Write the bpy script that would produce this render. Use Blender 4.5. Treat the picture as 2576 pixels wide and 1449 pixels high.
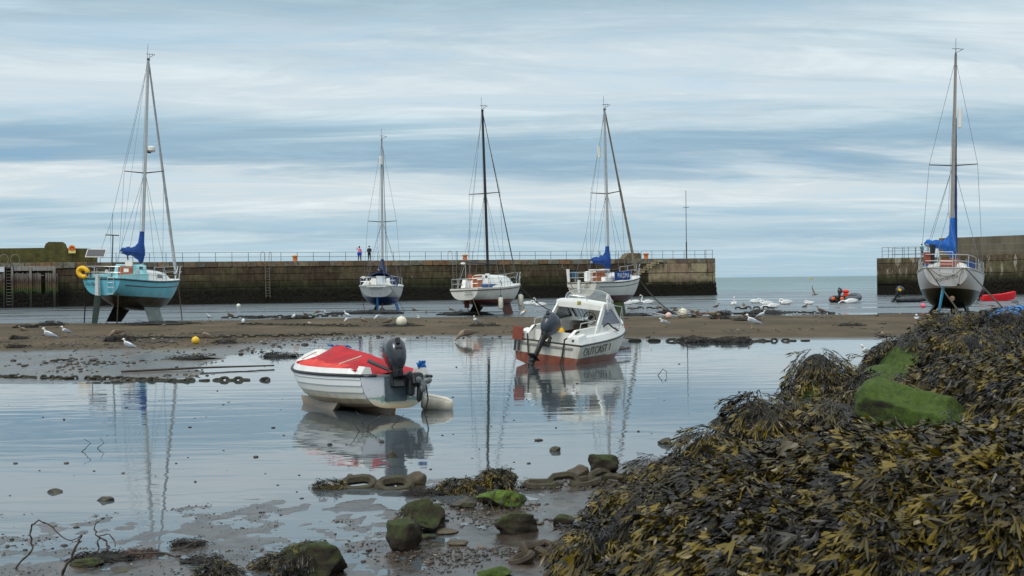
import bpy, bmesh, math, random
import numpy as np
from mathutils import Vector, Matrix, Euler, noise as mnoise

R = math.radians
random.seed(7)
rng = np.random.default_rng(7)
for _o in list(bpy.data.objects):
    bpy.data.objects.remove(_o)
scene = bpy.context.scene
COL = scene.collection

# ------------------------------------------------------------------ camera
# All photo measurements below are in a 2576 x 1449 px grid; the lens is F of those px long.
F = 3200.0
EYE = Vector((0, 0, 2.3))
ROLL = R(0.66)
PITCH = math.atan(20.4 / F)
_f = Vector((0, math.cos(PITCH), -math.sin(PITCH)))
_u0 = Vector((0, math.sin(PITCH), math.cos(PITCH)))
_r0 = Vector((1, 0, 0))
CR = (_r0 * math.cos(ROLL) - _u0 * math.sin(ROLL))
CU = (_r0 * math.sin(ROLL) + _u0 * math.cos(ROLL))
cam_d = bpy.data.cameras.new('camera')
cam = bpy.data.objects.new('camera', cam_d)
COL.objects.link(cam)
cam.matrix_world = Matrix(((CR.x, CU.x, -_f.x, EYE.x), (CR.y, CU.y, -_f.y, EYE.y), (CR.z, CU.z, -_f.z, EYE.z), (0, 0, 0, 1)))
cam_d.sensor_width = 36
cam_d.lens = 36 * F / 2576
cam_d.clip_start = 0.1
cam_d.clip_end = 60000
cam_d.dof.use_dof = True
cam_d.dof.focus_distance = 32.0
cam_d.dof.aperture_fstop = 9.0
scene.camera = cam


def ray(x, y):
    return _f + CR * ((x - 1288) / F) + CU * (-(y - 724.5) / F)


def G(x, y, z=0.0):
    """ground point (plane at height z) seen at photo point x, y"""
    d = ray(x, y)
    t = (z - EYE.z) / d.z
    return EYE + d * t


def atY(x, y, Y):
    d = ray(x, y)
    return EYE + d * (Y / d.y)


# ------------------------------------------------------------------ world: overcast streaky sky
world = bpy.data.worlds.new("World")
scene.world = world
world.use_nodes = True
nt = world.node_tree
nt.nodes.clear()


def N(tree, t, **kw):
    n = tree.nodes.new(t)
    for k, v in kw.items():
        setattr(n, k, v)
    return n


def L(tree, a, b):
    tree.links.new(a, b)


def mathn(tree, op, a, b=None, c=None, clamp=False):
    n = tree.nodes.new('ShaderNodeMath')
    n.operation = op
    n.use_clamp = clamp
    for i, v in enumerate((a, b, c)):
        if v is None:
            continue
        if isinstance(v, (int, float)):
            n.inputs[i].default_value = v
        else:
            tree.links.new(v, n.inputs[i])
    return n.outputs[0]


def ramp(tree, fac, stops, interp='LINEAR'):
    n = tree.nodes.new('ShaderNodeValToRGB')
    cr = n.color_ramp
    cr.interpolation = interp
    while len(cr.elements) > 1:
        cr.elements.remove(cr.elements[-1])
    for i, (p, c) in enumerate(stops):
        e = cr.elements[0] if i == 0 else cr.elements.new(p)
        e.position = p
        e.color = (*c, 1) if len(c) == 3 else c
    if fac is not None:
        tree.links.new(fac, n.inputs[0])
    return n.outputs[0]


def mixc(tree, fac, a, b, blend='MIX'):
    n = tree.nodes.new('ShaderNodeMix')
    n.data_type = 'RGBA'
    n.blend_type = blend
    for i, v in ((0, fac), (6, a), (7, b)):
        if isinstance(v, (int, float)):
            n.inputs[i].default_value = v
        elif isinstance(v, (tuple, list)):
            n.inputs[i].default_value = (*v[:3], 1)
        else:
            tree.links.new(v, n.inputs[i])
    return n.outputs[2]


def srgb(r, g, b):
    f = lambda c: (c / 255 / 12.92) if c / 255 <= 0.04045 else ((c / 255 + 0.055) / 1.055) ** 2.4
    return (f(r), f(g), f(b))


SUN_EL, SUN_AZ = 50.0, 215.0     # high, behind the camera's left shoulder
sky = N(nt, 'ShaderNodeTexSky', sky_type='NISHITA', sun_disc=False)
sky.sun_elevation = R(SUN_EL)
sky.sun_rotation = R(SUN_AZ)
tc = N(nt, 'ShaderNodeTexCoord')
sep = N(nt, 'ShaderNodeSeparateXYZ')
L(nt, tc.outputs['Generated'], sep.inputs[0])
zc = mathn(nt, 'MAXIMUM', sep.outputs[2], 0.0)
inv = mathn(nt, 'DIVIDE', 1.0, mathn(nt, 'ADD', zc, 0.085))
comb = N(nt, 'ShaderNodeCombineXYZ')
px = mathn(nt, 'MULTIPLY', sep.outputs[0], inv)
py = mathn(nt, 'MULTIPLY', sep.outputs[1], inv)
L(nt, mathn(nt, 'MULTIPLY', mathn(nt, 'ADD', px, mathn(nt, 'MULTIPLY', py, 0.12)), 0.42), comb.inputs[0])
L(nt, mathn(nt, 'ADD', py, mathn(nt, 'MULTIPLY', px, -0.10)), comb.inputs[1])


def wnoise(scale, detail, rough, dist=0.0, off=0.0):
    n = N(nt, 'ShaderNodeTexNoise')
    n.inputs['Scale'].default_value = scale
    n.inputs['Detail'].default_value = detail
    n.inputs['Roughness'].default_value = rough
    n.inputs['Distortion'].default_value = dist
    mp = N(nt, 'ShaderNodeMapping')
    mp.inputs['Location'].default_value = (off, off * 0.7, 0)
    L(nt, comb.outputs[0], mp.inputs[0])
    L(nt, mp.outputs[0], n.inputs['Vector'])
    return n.outputs[0]


n1 = wnoise(0.75, 9, 0.6, 0.9, 3.1)
n2 = wnoise(2.2, 11, 0.68, 0.9, 11.7)
# height of the sky warped by the cloud noise, read through the overcast's layers
el = mathn(nt, 'ADD', zc, mathn(nt, 'MULTIPLY', mathn(nt, 'SUBTRACT', n1, 0.5), mathn(nt, 'ADD', mathn(nt, 'MULTIPLY', zc, 1.15), 0.012)))
el = mathn(nt, 'ADD', el, mathn(nt, 'MULTIPLY', sep.outputs[0], 0.010))


def E(y):   # photo row -> sine of elevation
    return (704 - y) / F


lay = ramp(nt, mathn(nt, 'MULTIPLY', el, 3.2), [(max(0, min(1, E(y) * 3.2)), srgb(*c)) for y, c in (
    (704, (172, 200, 215)), (655, (172, 202, 218)), (612, (186, 210, 222)), (585, (162, 193, 212)), (555, (176, 204, 219)),
    (522, (205, 221, 229)), (478, (209, 223, 230)), (452, (200, 217, 226)), (425, (168, 194, 211)), (392, (144, 178, 201)),
    (340, (150, 184, 205)), (300, (184, 208, 221)), (255, (204, 221, 231)), (190, (207, 223, 232)), (120, (182, 206, 220)),
    (50, (162, 191, 208)), (-40, (166, 194, 210)), (-220, (200, 216, 226)))])
streak = ramp(nt, n2, [(0.30, srgb(150, 178, 196)), (0.5, srgb(188, 188, 188)), (0.70, srgb(226, 222, 218))])
cl = mixc(nt, 0.45, lay, mixc(nt, 1.0, lay, mixc(nt, 1.0, streak, (2.0, 2.0, 2.0), 'MULTIPLY'), 'MULTIPLY'))
# the overcast is brighter towards the zenith
zg = ramp(nt, zc, [(0.0, (1, 1, 1)), (0.26, (1.0, 1.0, 1.0)), (0.7, (1.55, 1.48, 1.43)), (1.0, (1.8, 1.7, 1.62))])
cl = mixc(nt, 1.0, cl, zg, 'MULTIPLY')
_hs = N(nt, 'ShaderNodeHueSaturation')
_hs.inputs['Saturation'].default_value = 0.95
L(nt, cl, _hs.inputs['Color'])
cl = _hs.outputs[0]
cl10 = mixc(nt, 1.0, cl, (10.4, 10.15, 9.95), 'MULTIPLY')
skyc = mixc(nt, 0.97, sky.outputs[0], cl10)
bg = N(nt, 'ShaderNodeBackground')
bg.inputs['Strength'].default_value = 0.1
wo = N(nt, 'ShaderNodeOutputWorld')
L(nt, skyc, bg.inputs['Color'])
L(nt, bg.outputs[0], wo.inputs[0])

sd_ = bpy.data.lights.new('sun', 'SUN')
sd_.energy = 1.5
sd_.angle = R(18)
sd_.color = (1.0, 0.96, 0.9)
sun = bpy.data.objects.new('sun', sd_)
COL.objects.link(sun)
sun.rotation_euler = Euler((R(90 - SUN_EL), 0, R(180 - SUN_AZ)), 'XYZ')
_sd = Vector((math.sin(R(SUN_AZ)) * math.cos(R(SUN_EL)), math.cos(R(SUN_AZ)) * math.cos(R(SUN_EL)), math.sin(R(SUN_EL))))
sun.rotation_euler = _sd.to_track_quat('Z', 'Y').to_euler()

scene.view_settings.view_transform = 'Standard'
scene.view_settings.look = 'None'
scene.view_settings.exposure = 0.0
scene.view_settings.gamma = 1.0
scene.view_settings.use_curve_mapping = False


# ------------------------------------------------------------------ materials
MATS = {}


def mat(name, col, rough=0.5, metal=0.0, var=0.12, vscale=6.0, bump=0.0, bscale=40.0, dirt=None, dirt_amt=0.0, dscale=2.0,
        spec=0.5, coat=0.0, detail=5, streak=False, objrand=0.0):
    """procedural painted / worn surface: tone variation, dirt patches, fine relief"""
    if name in MATS:
        return MATS[name]
    m = bpy.data.materials.new(name)
    m.use_nodes = True
    t = m.node_tree
    b = t.nodes['Principled BSDF']
    tcn = N(t, 'ShaderNodeTexCoord')
    vec = tcn.outputs['Object']
    if streak:
        mp = N(t, 'ShaderNodeMapping')
        mp.inputs['Scale'].default_value = (1, 1, 0.18)
        L(t, vec, mp.inputs[0])
        vec = mp.outputs[0]
    nz = N(t, 'ShaderNodeTexNoise')
    nz.inputs['Scale'].default_value = vscale
    nz.inputs['Detail'].default_value = detail
    nz.inputs['Roughness'].default_value = 0.6
    L(t, vec, nz.inputs['Vector'])
    lo = tuple(c * (1 - var) for c in col)
    hi = tuple(min(1, c * (1 + var)) for c in col)
    c = ramp(t, nz.outputs[0], [(0.32, lo), (0.68, hi)])
    if dirt is not None:
        nd = N(t, 'ShaderNodeTexNoise')
        nd.inputs['Scale'].default_value = dscale
        nd.inputs['Detail'].default_value = 8
        nd.inputs['Roughness'].default_value = 0.68
        L(t, vec, nd.inputs['Vector'])
        f = ramp(t, nd.outputs[0], [(0.5, (0, 0, 0)), (0.72, (dirt_amt,) * 3)])
        c = mixc(t, f, c, dirt)
    if objrand:
        oi = N(t, 'ShaderNodeObjectInfo')
        hs = N(t, 'ShaderNodeHueSaturation')
        v = mathn(t, 'ADD', mathn(t, 'MULTIPLY', oi.outputs['Random'], objrand), 1 - objrand / 2)
        L(t, v, hs.inputs['Value'])
        L(t, c, hs.inputs['Color'])
        c = hs.outputs[0]
    L(t, c, b.inputs['Base Color'])
    b.inputs['Roughness'].default_value = rough
    b.inputs['Metallic'].default_value = metal
    b.inputs['Specular IOR Level'].default_value = spec
    b.inputs['Coat Weight'].default_value = coat
    if bump:
        nb = N(t, 'ShaderNodeTexNoise')
        nb.inputs['Scale'].default_value = bscale
        nb.inputs['Detail'].default_value = 6
        L(t, tcn.outputs['Object'], nb.inputs['Vector'])
        bp = N(t, 'ShaderNodeBump')
        bp.inputs['Distance'].default_value = bump
        bp.inputs['Strength'].default_value = 1
        L(t, nb.outputs[0], bp.inputs['Height'])
        L(t, bp.outputs[0], b.inputs['Normal'])
    MATS[name] = m
    return m


def hullmat(name, bands, rough=0.28, grime=(0.12, 0.09, 0.05), gamt=0.35, gz=None, transom=False):
    """gel-coat banded by local height: bands = [(z, colour), ...] upward, hard edges; grime near z=gz"""
    m = bpy.data.materials.new(name)
    m.use_nodes = True
    t = m.node_tree
    b = t.nodes['Principled BSDF']
    tcn = N(t, 'ShaderNodeTexCoord')
    s = N(t, 'ShaderNodeSeparateXYZ')
    L(t, tcn.outputs['Object'], s.inputs[0])
    lo, hi = -1.0, 4.0
    z01 = mathn(t, 'DIVIDE', mathn(t, 'SUBTRACT', s.outputs[2], lo), hi - lo)
    c = ramp(t, z01, [((z - lo) / (hi - lo), col) for z, col in bands], 'CONSTANT')
    mp = N(t, 'ShaderNodeMapping')
    mp.inputs['Scale'].default_value = (1.2, 1.2, 0.35)
    L(t, tcn.outputs['Object'], mp.inputs[0])
    nz = N(t, 'ShaderNodeTexNoise')
    nz.inputs['Scale'].default_value = 3.0
    nz.inputs['Detail'].default_value = 9
    nz.inputs['Roughness'].default_value = 0.65
    L(t, mp.outputs[0], nz.inputs['Vector'])
    if gz is not None:
        d = mathn(t, 'ABSOLUTE', mathn(t, 'SUBTRACT', s.outputs[2], gz[0]))
        w = mathn(t, 'SUBTRACT', 1.0, mathn(t, 'DIVIDE', d, gz[1]), clamp=True)
    else:
        w = 0.5
    f0 = ramp(t, nz.outputs[0], [(0.42, (0, 0, 0)), (0.70, (1, 1, 1))])
    f = mathn(t, 'MULTIPLY', mathn(t, 'MULTIPLY', f0, w), gamt, clamp=True)
    c = mixc(t, f, c, grime)
    n2_ = N(t, 'ShaderNodeTexNoise')
    n2_.inputs['Scale'].default_value = 1.3
    n2_.inputs['Detail'].default_value = 6
    L(t, tcn.outputs['Object'], n2_.inputs['Vector'])
    c = mixc(t, 1.0, c, ramp(t, n2_.outputs[0], [(0.3, (0.86,) * 3), (0.7, (1, 1, 1))]), 'MULTIPLY')
    L(t, c, b.inputs['Base Color'])
    b.inputs['Roughness'].default_value = rough
    return m


# ------------------------------------------------------------------ mesh builder
class MB:
    def __init__(s):
        s.v = []
        s.f = []
        s.m = []

    def add(s, vs, fs, mi=0):
        o = len(s.v)
        s.v += [tuple(p) for p in vs]
        s.f += [tuple(i + o for i in f) for f in fs]
        s.m += [mi] * len(fs)
        return s

    def box(s, c, d, rot=None, mi=0, taper=(1, 1), bev=0.0):
        hx, hy, hz = d[0] / 2, d[1] / 2, d[2] / 2
        M = rot if rot is not None else Matrix.Identity(3)
        c = Vector(c)
        if bev <= 0:
            vs = []
            for z in (-1, 1):
                tx, ty = (taper if z > 0 else (1, 1))
                for x, y in ((-1, -1), (1, -1), (1, 1), (-1, 1)):
                    vs.append(c + M @ Vector((x * hx * tx, y * hy * ty, z * hz)))
            s.add(vs, [(3, 2, 1, 0), (4, 5, 6, 7), (0, 1, 5, 4), (1, 2, 6, 5), (2, 3, 7, 6), (3, 0, 4, 7)], mi)
        else:
            b = min(bev, hx * .9, hy * .9, hz * .9)
            vs = []
            for z, k in ((-hz, b), (-hz + b, 0), (hz - b, 0), (hz, b)):
                tx, ty = (taper if z > 0 else (1, 1))
                for x, y in ((-1, -1), (1, -1), (1, 1), (-1, 1)):
                    # octagonal ring
                    a = (hx - k) * tx
                    e = (hy - k) * ty
                    p1 = (x * (a - b * 0.7), y * e)
                    p2 = (x * a, y * (e - b * 0.7))
                    seq = (p1, p2) if x * y > 0 else (p2, p1)
                    if (x, y) == (-1, -1): seq = (p2, p1)
                    if (x, y) == (1, -1): seq = (p1, p2)
                    if (x, y) == (1, 1): seq = (p2, p1)
                    if (x, y) == (-1, 1): seq = (p1, p2)
                    for q in seq:
                        vs.append(c + M @ Vector((q[0], q[1], z)))
            fs = [tuple(range(7, -1, -1)), tuple(range(24, 32))]
            for r in range(3):
                for i in range(8):
                    j = (i + 1) % 8
                    fs.append((r * 8 + i, r * 8 + j, (r + 1) * 8 + j, (r + 1) * 8 + i))
            s.add(vs, fs, mi)
        return s

    def tube(s, pts, r, n=6, mi=0, caps=True, closed=False, flat=1.0):
        pts = [Vector(p) for p in pts]
        k = len(pts)
        rs = r if isinstance(r, (list, tuple)) else [r] * k
        vs = []
        prev = None
        for i, p in enumerate(pts):
            if closed:
                t = pts[(i + 1) % k] - pts[i - 1]
            else:
                t = pts[min(i + 1, k - 1)] - pts[max(i - 1, 0)]
            if t.length < 1e-9:
                t = Vector((0, 0, 1))
            t.normalize()
            if prev is None:
                a = Vector((0, 0, 1)) if abs(t.z) < 0.9 else Vector((1, 0, 0))
                u = t.cross(a).normalized()
            else:
                u = (prev - t * prev.dot(t))
                u = u.normalized() if u.length > 1e-6 else t.orthogonal().normalized()
            prev = u
            w = t.cross(u)
            for j in range(n):
                an = 2 * math.pi * j / n
                vs.append(p + (u * math.cos(an) + w * math.sin(an) * flat) * rs[i])
        fs = []
        for i in range(k if closed else k - 1):
            i2 = (i + 1) % k
            for j in range(n):
                j2 = (j + 1) % n
                fs.append((i * n + j, i * n + j2, i2 * n + j2, i2 * n + j))
        if caps and not closed:
            fs.append(tuple(range(n - 1, -1, -1)))
            fs.append(tuple(range((k - 1) * n, k * n)))
        s.add(vs, fs, mi)
        return s

    def loft(s, rings, mi=0, caps=True, closed_ring=True):
        n = len(rings[0])
        vs = [p for r in rings for p in r]
        fs = []
        m = n if closed_ring else n - 1
        for i in range(len(rings) - 1):
            for j in range(m):
                j2 = (j + 1) % n
                fs.append((i * n + j, i * n + j2, (i + 1) * n + j2, (i + 1) * n + j))
        if caps and closed_ring:
            fs.append(tuple(range(n - 1, -1, -1)))
            fs.append(tuple(range((len(rings) - 1) * n, len(rings) * n)))
        s.add(vs, fs, mi)
        return s

    def prism(s, poly, axis_vec, mi=0):
        """poly: 3D points (planar); extruded by axis_vec"""
        k = len(poly)
        a = Vector(axis_vec)
        vs = [Vector(p) for p in poly] + [Vector(p) + a for p in poly]
        fs = [tuple(range(k - 1, -1, -1)), tuple(range(k, 2 * k))]
        for i in range(k):
            j = (i + 1) % k
            fs.append((i, j, k + j, k + i))
        s.add(vs, fs, mi)
        return s

    def ball(s, c, r, seg=12, rings=8, mi=0, scale=(1, 1, 1), rot=None):
        c = Vector(c)
        vs = []
        fs = []
        M = rot if rot is not None else Matrix.Identity(3)
        for i in range(rings + 1):
            th = math.pi * i / rings
            for j in range(seg):
                ph = 2 * math.pi * j / seg
                vs.append(c + M @ Vector((r * scale[0] * math.sin(th) * math.cos(ph), r * scale[1] * math.sin(th) * math.sin(ph), r * scale[2] * math.cos(th))))
        for i in range(rings):
            for j in range(seg):
                j2 = (j + 1) % seg
                fs.append((i * seg + j, (i + 1) * seg + j, (i + 1) * seg + j2, i * seg + j2))
        s.add(vs, fs, mi)
        return s

    def build(s, name, mats, parent=None, smooth=True, weld=False, bevel=0.0):
        me = bpy.data.meshes.new(name)
        me.from_pydata(s.v, [], s.f)
        if not isinstance(mats, (list, tuple)):
            mats = [mats]
        for m in mats:
            me.materials.append(m)
        me.polygons.foreach_set('material_index', s.m)
        if smooth:
            me.polygons.foreach_set('use_smooth', [True] * len(s.f))
        me.validate()
        bm = bmesh.new()
        bm.from_mesh(me)
        if weld:
            bmesh.ops.remove_doubles(bm, verts=bm.verts, dist=1e-5)
        bmesh.ops.recalc_face_normals(bm, faces=bm.faces)
        bm.to_mesh(me)
        bm.free()
        me.update()
        if smooth:
            try:
                me.set_sharp_from_angle(angle=R(38))
            except Exception:
                pass
        o = bpy.data.objects.new(name, me)
        COL.objects.link(o)
        if parent is not None:
            o.parent = parent
        return o


def tag(o, label=None, cat=None, group=None, kind=None):
    if label: o['label'] = label
    if cat: o['category'] = cat
    if group: o['group'] = group
    if kind: o['kind'] = kind
    return o


def empty(name, loc=(0, 0, 0), rot=(0, 0, 0), label=None, cat=None, group=None):
    o = bpy.data.objects.new(name, None)
    COL.objects.link(o)
    o.location = loc
    o.rotation_euler = rot
    o.empty_display_size = 0.2
    tag(o, label, cat, group)
    return o


def copy_tree(o, parent=None):
    c = o.copy()
    COL.objects.link(c)
    if parent is not None:
        c.parent = parent
    for ch in [x for x in bpy.data.objects if x.parent == o and x != c]:
        copy_tree(ch, c)
    return c


def inst(src, parent=None, name=None):
    c = src.copy()
    COL.objects.link(c)
    if name: c.name = name
    c.parent = parent
    return c


def lettering(body, size, m, parent, loc, rot, name='lettering', shear=0.0, align='CENTER', depth=0.004, space=1.0, sx=1.0):
    cu = bpy.data.curves.new(name, 'FONT')
    cu.body = body
    cu.size = size
    cu.extrude = depth
    cu.shear = shear
    cu.align_x = align
    cu.align_y = 'CENTER'
    cu.space_character = space
    cu.resolution_u = 3
    to = bpy.data.objects.new(name + '_tmp', cu)
    COL.objects.link(to)
    bpy.context.view_layer.update()
    dg = bpy.context.evaluated_depsgraph_get()
    me = bpy.data.meshes.new_from_object(to.evaluated_get(dg))
    bpy.data.objects.remove(to)
    me.materials.clear()
    me.materials.append(m)
    me.name = name
    o = bpy.data.objects.new(name, me)
    COL.objects.link(o)
    o.parent = parent
    o.location = loc
    if isinstance(rot, Matrix):
        o.rotation_euler = rot.to_euler()
    else:
        o.rotation_euler = rot
    o.scale = (sx, 1, 1)
    return o


def fbm(x, y, seed=0, octs=5, lac=2.0, gain=0.5):
    """numpy value noise, about -1..1"""
    x = np.asarray(x, float); y = np.asarray(y, float)
    tot = np.zeros_like(x); amp = 1.0; s = 0.0

    def h(ix, iy, k):
        n = (ix.astype(np.int64) * 374761393 + iy.astype(np.int64) * 668265263 + k * 1442695041) & 0x7fffffff
        n = ((n ^ (n >> 13)) * 1274126177) & 0x7fffffff
        return ((n ^ (n >> 16)) & 0xffff) / 32767.5 - 1
    for o in range(octs):
        fx = np.floor(x); fy = np.floor(y)
        tx = x - fx; ty = y - fy
        tx = tx * tx * (3 - 2 * tx); ty = ty * ty * (3 - 2 * ty)
        k = seed * 31 + o * 7
        a = h(fx, fy, k); b = h(fx + 1, fy, k); c = h(fx, fy + 1, k); d = h(fx + 1, fy + 1, k)
        tot += amp * ((a * (1 - tx) + b * tx) * (1 - ty) + (c * (1 - tx) + d * tx) * ty)
        s += amp
        amp *= gain
        x = x * lac + 17.3; y = y * lac + 9.1
    return tot / s


def interp(u, pts):
    """smooth (monotone cosine-ish) interpolation through (u, value) pairs"""
    if u <= pts[0][0]: return pts[0][1]
    for (a, va), (b, vb) in zip(pts, pts[1:]):
        if u <= b:
            i = [p[0] for p in pts].index(a)
            m0 = (vb - pts[i - 1][1]) / (b - pts[i - 1][0]) if i > 0 else (vb - va) / (b - a)
            m1 = (pts[i + 2][1] - va) / (pts[i + 2][0] - a) if i + 2 < len(pts) else (vb - va) / (b - a)
            h = b - a
            t = (u - a) / h
            return (2*t**3-3*t*t+1)*va + (t**3-2*t*t+t)*h*m0 + (-2*t**3+3*t*t)*vb + (t**3-t*t)*h*m1
    return pts[-1][1]
# ================================================================== SETTING: ground, water
def poly_sd(X, Y, poly):
    """signed distance (inside +) of points to polygon, numpy"""
    inside = np.zeros(X.shape, bool)
    best = np.full(X.shape, 1e9)
    n = len(poly)
    for i in range(n):
        x1, y1 = poly[i]; x2, y2 = poly[(i + 1) % n]
        c = ((y1 > Y) != (y2 > Y))
        with np.errstate(divide='ignore', invalid='ignore'):
            xi = (x2 - x1) * (Y - y1) / ((y2 - y1) if y2 != y1 else 1e-9) + x1
        inside ^= (c & (X < xi))
        dx, dy = x2 - x1, y2 - y1
        t = np.clip(((X - x1) * dx + (Y - y1) * dy) / (dx * dx + dy * dy + 1e-12), 0, 1)
        d = np.hypot(X - x1 - t * dx, Y - y1 - t * dy)
        best = np.minimum(best, d)
    return np.where(inside, best, -best)


def gp(pts):
    return [(G(x, y).x, G(x, y).y) for x, y in pts]


BANK = gp([(-500, 816), (-200, 815), (0, 814), (160, 811), (300, 813), (420, 808), (560, 806), (700, 802), (860, 799), (1000, 799.5), (1180, 797), (1400, 797), (1600, 796),
           (1750, 795), (1900, 794), (2050, 792), (2300, 790), (2500, 790), (2900, 790), (3000, 850), (2600, 852), (2300, 855), (1990, 857), (1800, 857),
           (1600, 858), (1450, 857), (1300, 851), (1180, 851), (1000, 849), (900, 851), (820, 856), (740, 868), (650, 882), (590, 900), (540, 918),
           (500, 935), (430, 950), (300, 961), (150, 966), (0, 969), (-200, 972), (-500, 975)])
NEAR = gp([(-900, 1300), (-300, 1292), (-60, 1300), (60, 1296), (150, 1290), (330, 1290), (470, 1276), (560, 1280), (640, 1262), (760, 1252), (860, 1245), (960, 1238), (1060, 1215),
           (1180, 1203), (1300, 1197), (1440, 1200), (1540, 1182), (1640, 1160), (1750, 1140), (2300, 1050), (3500, 1000), (3900, 2500), (3900, 9000), (-3300, 9000), (-3300, 2500)])


def ground_h(X, Y):
    X = np.asarray(X, float); Y = np.asarray(Y, float)
    h = np.full(X.shape, -0.25)
    s1 = poly_sd(X, Y, BANK)
    s1 = s1 + fbm(X * 0.25, Y * 0.25, 3, 4) * 0.9 + fbm(X * 0.9, Y * 0.5, 5, 3) * 0.3
    b = np.where(s1 > 0, 0.115 * (1 - np.exp(-s1 / 3.5)), np.maximum(s1 * 0.05, -0.25))
    n1 = fbm(X * 0.8, Y * 0.45, 11, 5)
    n2 = fbm(X * 3.2, Y * 2.2, 12, 4)
    # wet flat on the left, nearer the camera: almost awash
    wet = np.clip((G(0, 876).y - Y) / 4.0, 0, 1) * np.clip((2.0 - X) / 6.0 + 0.2, 0, 1) * (s1 > 0)
    b = b * (1 - wet) + wet * (0.013 + 0.018 * n1 + 0.012 * n2)
    b = b + (s1 > 0) * (1 - wet) * (0.010 * n1 + 0.004 * n2)
    s2 = poly_sd(X, Y, NEAR)
    s2 = s2 + fbm(X * 0.7, Y * 0.9, 21, 4) * 0.45
    m1 = fbm(X * 1.9, Y * 1.4, 31, 5)
    m2 = fbm(X * 6.5, Y * 4.5, 32, 4)
    rightness = np.clip((X + 1.6) / 3.0, 0, 1)
    c = np.where(s2 > 0, np.minimum(s2 * 0.012, 0.010) * (0.2 + rightness) + 0.015 * m1 + 0.016 * m2 - 0.0035 + 0.008 * rightness + 0.005 * np.clip((-1.5 - X) / 2, 0, 1) * np.clip((11.8 - Y) / 1.5, 0, 1)
                 + 0.16 * np.clip((X - 1.2) / 2, 0, 1) * np.clip(s2, 0, 1), np.maximum(s2 * 0.05, -0.25))
    return np.maximum(np.maximum(b, c), h)


def gz(x, y):
    return float(ground_h(np.array([x]), np.array([y]))[0])


def make_ground():
    ps = np.concatenate([np.arange(42, 60, 3.0), np.arange(60, 100, 1.6), np.arange(100, 300, 2.4), np.arange(300, 480, 6.0), np.arange(480, 800, 2.0),
                         np.geomspace(800, 3600, 30)])
    av = np.concatenate([np.linspace(-1.6, -0.46, 30), np.linspace(-0.455, 0.47, 620), np.linspace(0.48, 1.6, 30)])
    Yr = EYE.z * F / ps
    Y, A = np.meshgrid(Yr, av, indexing='ij')
    X = A * Y
    Z = ground_h(X, Y)
    nr, nc = X.shape
    co = np.stack([X, Y, Z], -1).reshape(-1, 3)
    idx = np.arange(nr * nc).reshape(nr, nc)
    q = np.stack([idx[:-1, :-1], idx[1:, :-1], idx[1:, 1:], idx[:-1, 1:]], -1).reshape(-1, 4)
    # drop quads that lie wholly deep under water except a sparse skirt
    keep = (Z.reshape(-1)[q].max(1) > -0.249)
    q = q[keep][:, ::-1]
    used = np.unique(q)
    remap = -np.ones(nr * nc, int); remap[used] = np.arange(len(used))
    return np_mesh('ground', co[used], remap[q])


def np_mesh(name, co, quads, smooth=True):
    me = bpy.data.meshes.new(name)
    nv, nf = len(co), len(quads)
    k = quads.shape[1]
    me.vertices.add(nv)
    me.vertices.foreach_set('co', np.ascontiguousarray(co, dtype=np.float32).ravel())
    me.loops.add(nf * k)
    me.loops.foreach_set('vertex_index', np.ascontiguousarray(quads, dtype=np.int32).ravel())
    me.polygons.add(nf)
    me.polygons.foreach_set('loop_start', np.arange(0, nf * k, k, dtype=np.int32))
    if smooth:
        me.polygons.foreach_set('use_smooth', np.ones(nf, bool))
    me.update(calc_edges=True)
    return me


def link(name, me, m, parent=None, kind=None):
    me.materials.append(m)
    o = bpy.data.objects.new(name, me)
    COL.objects.link(o)
    if parent: o.parent = parent
    if kind: o['kind'] = kind
    return o


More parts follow.
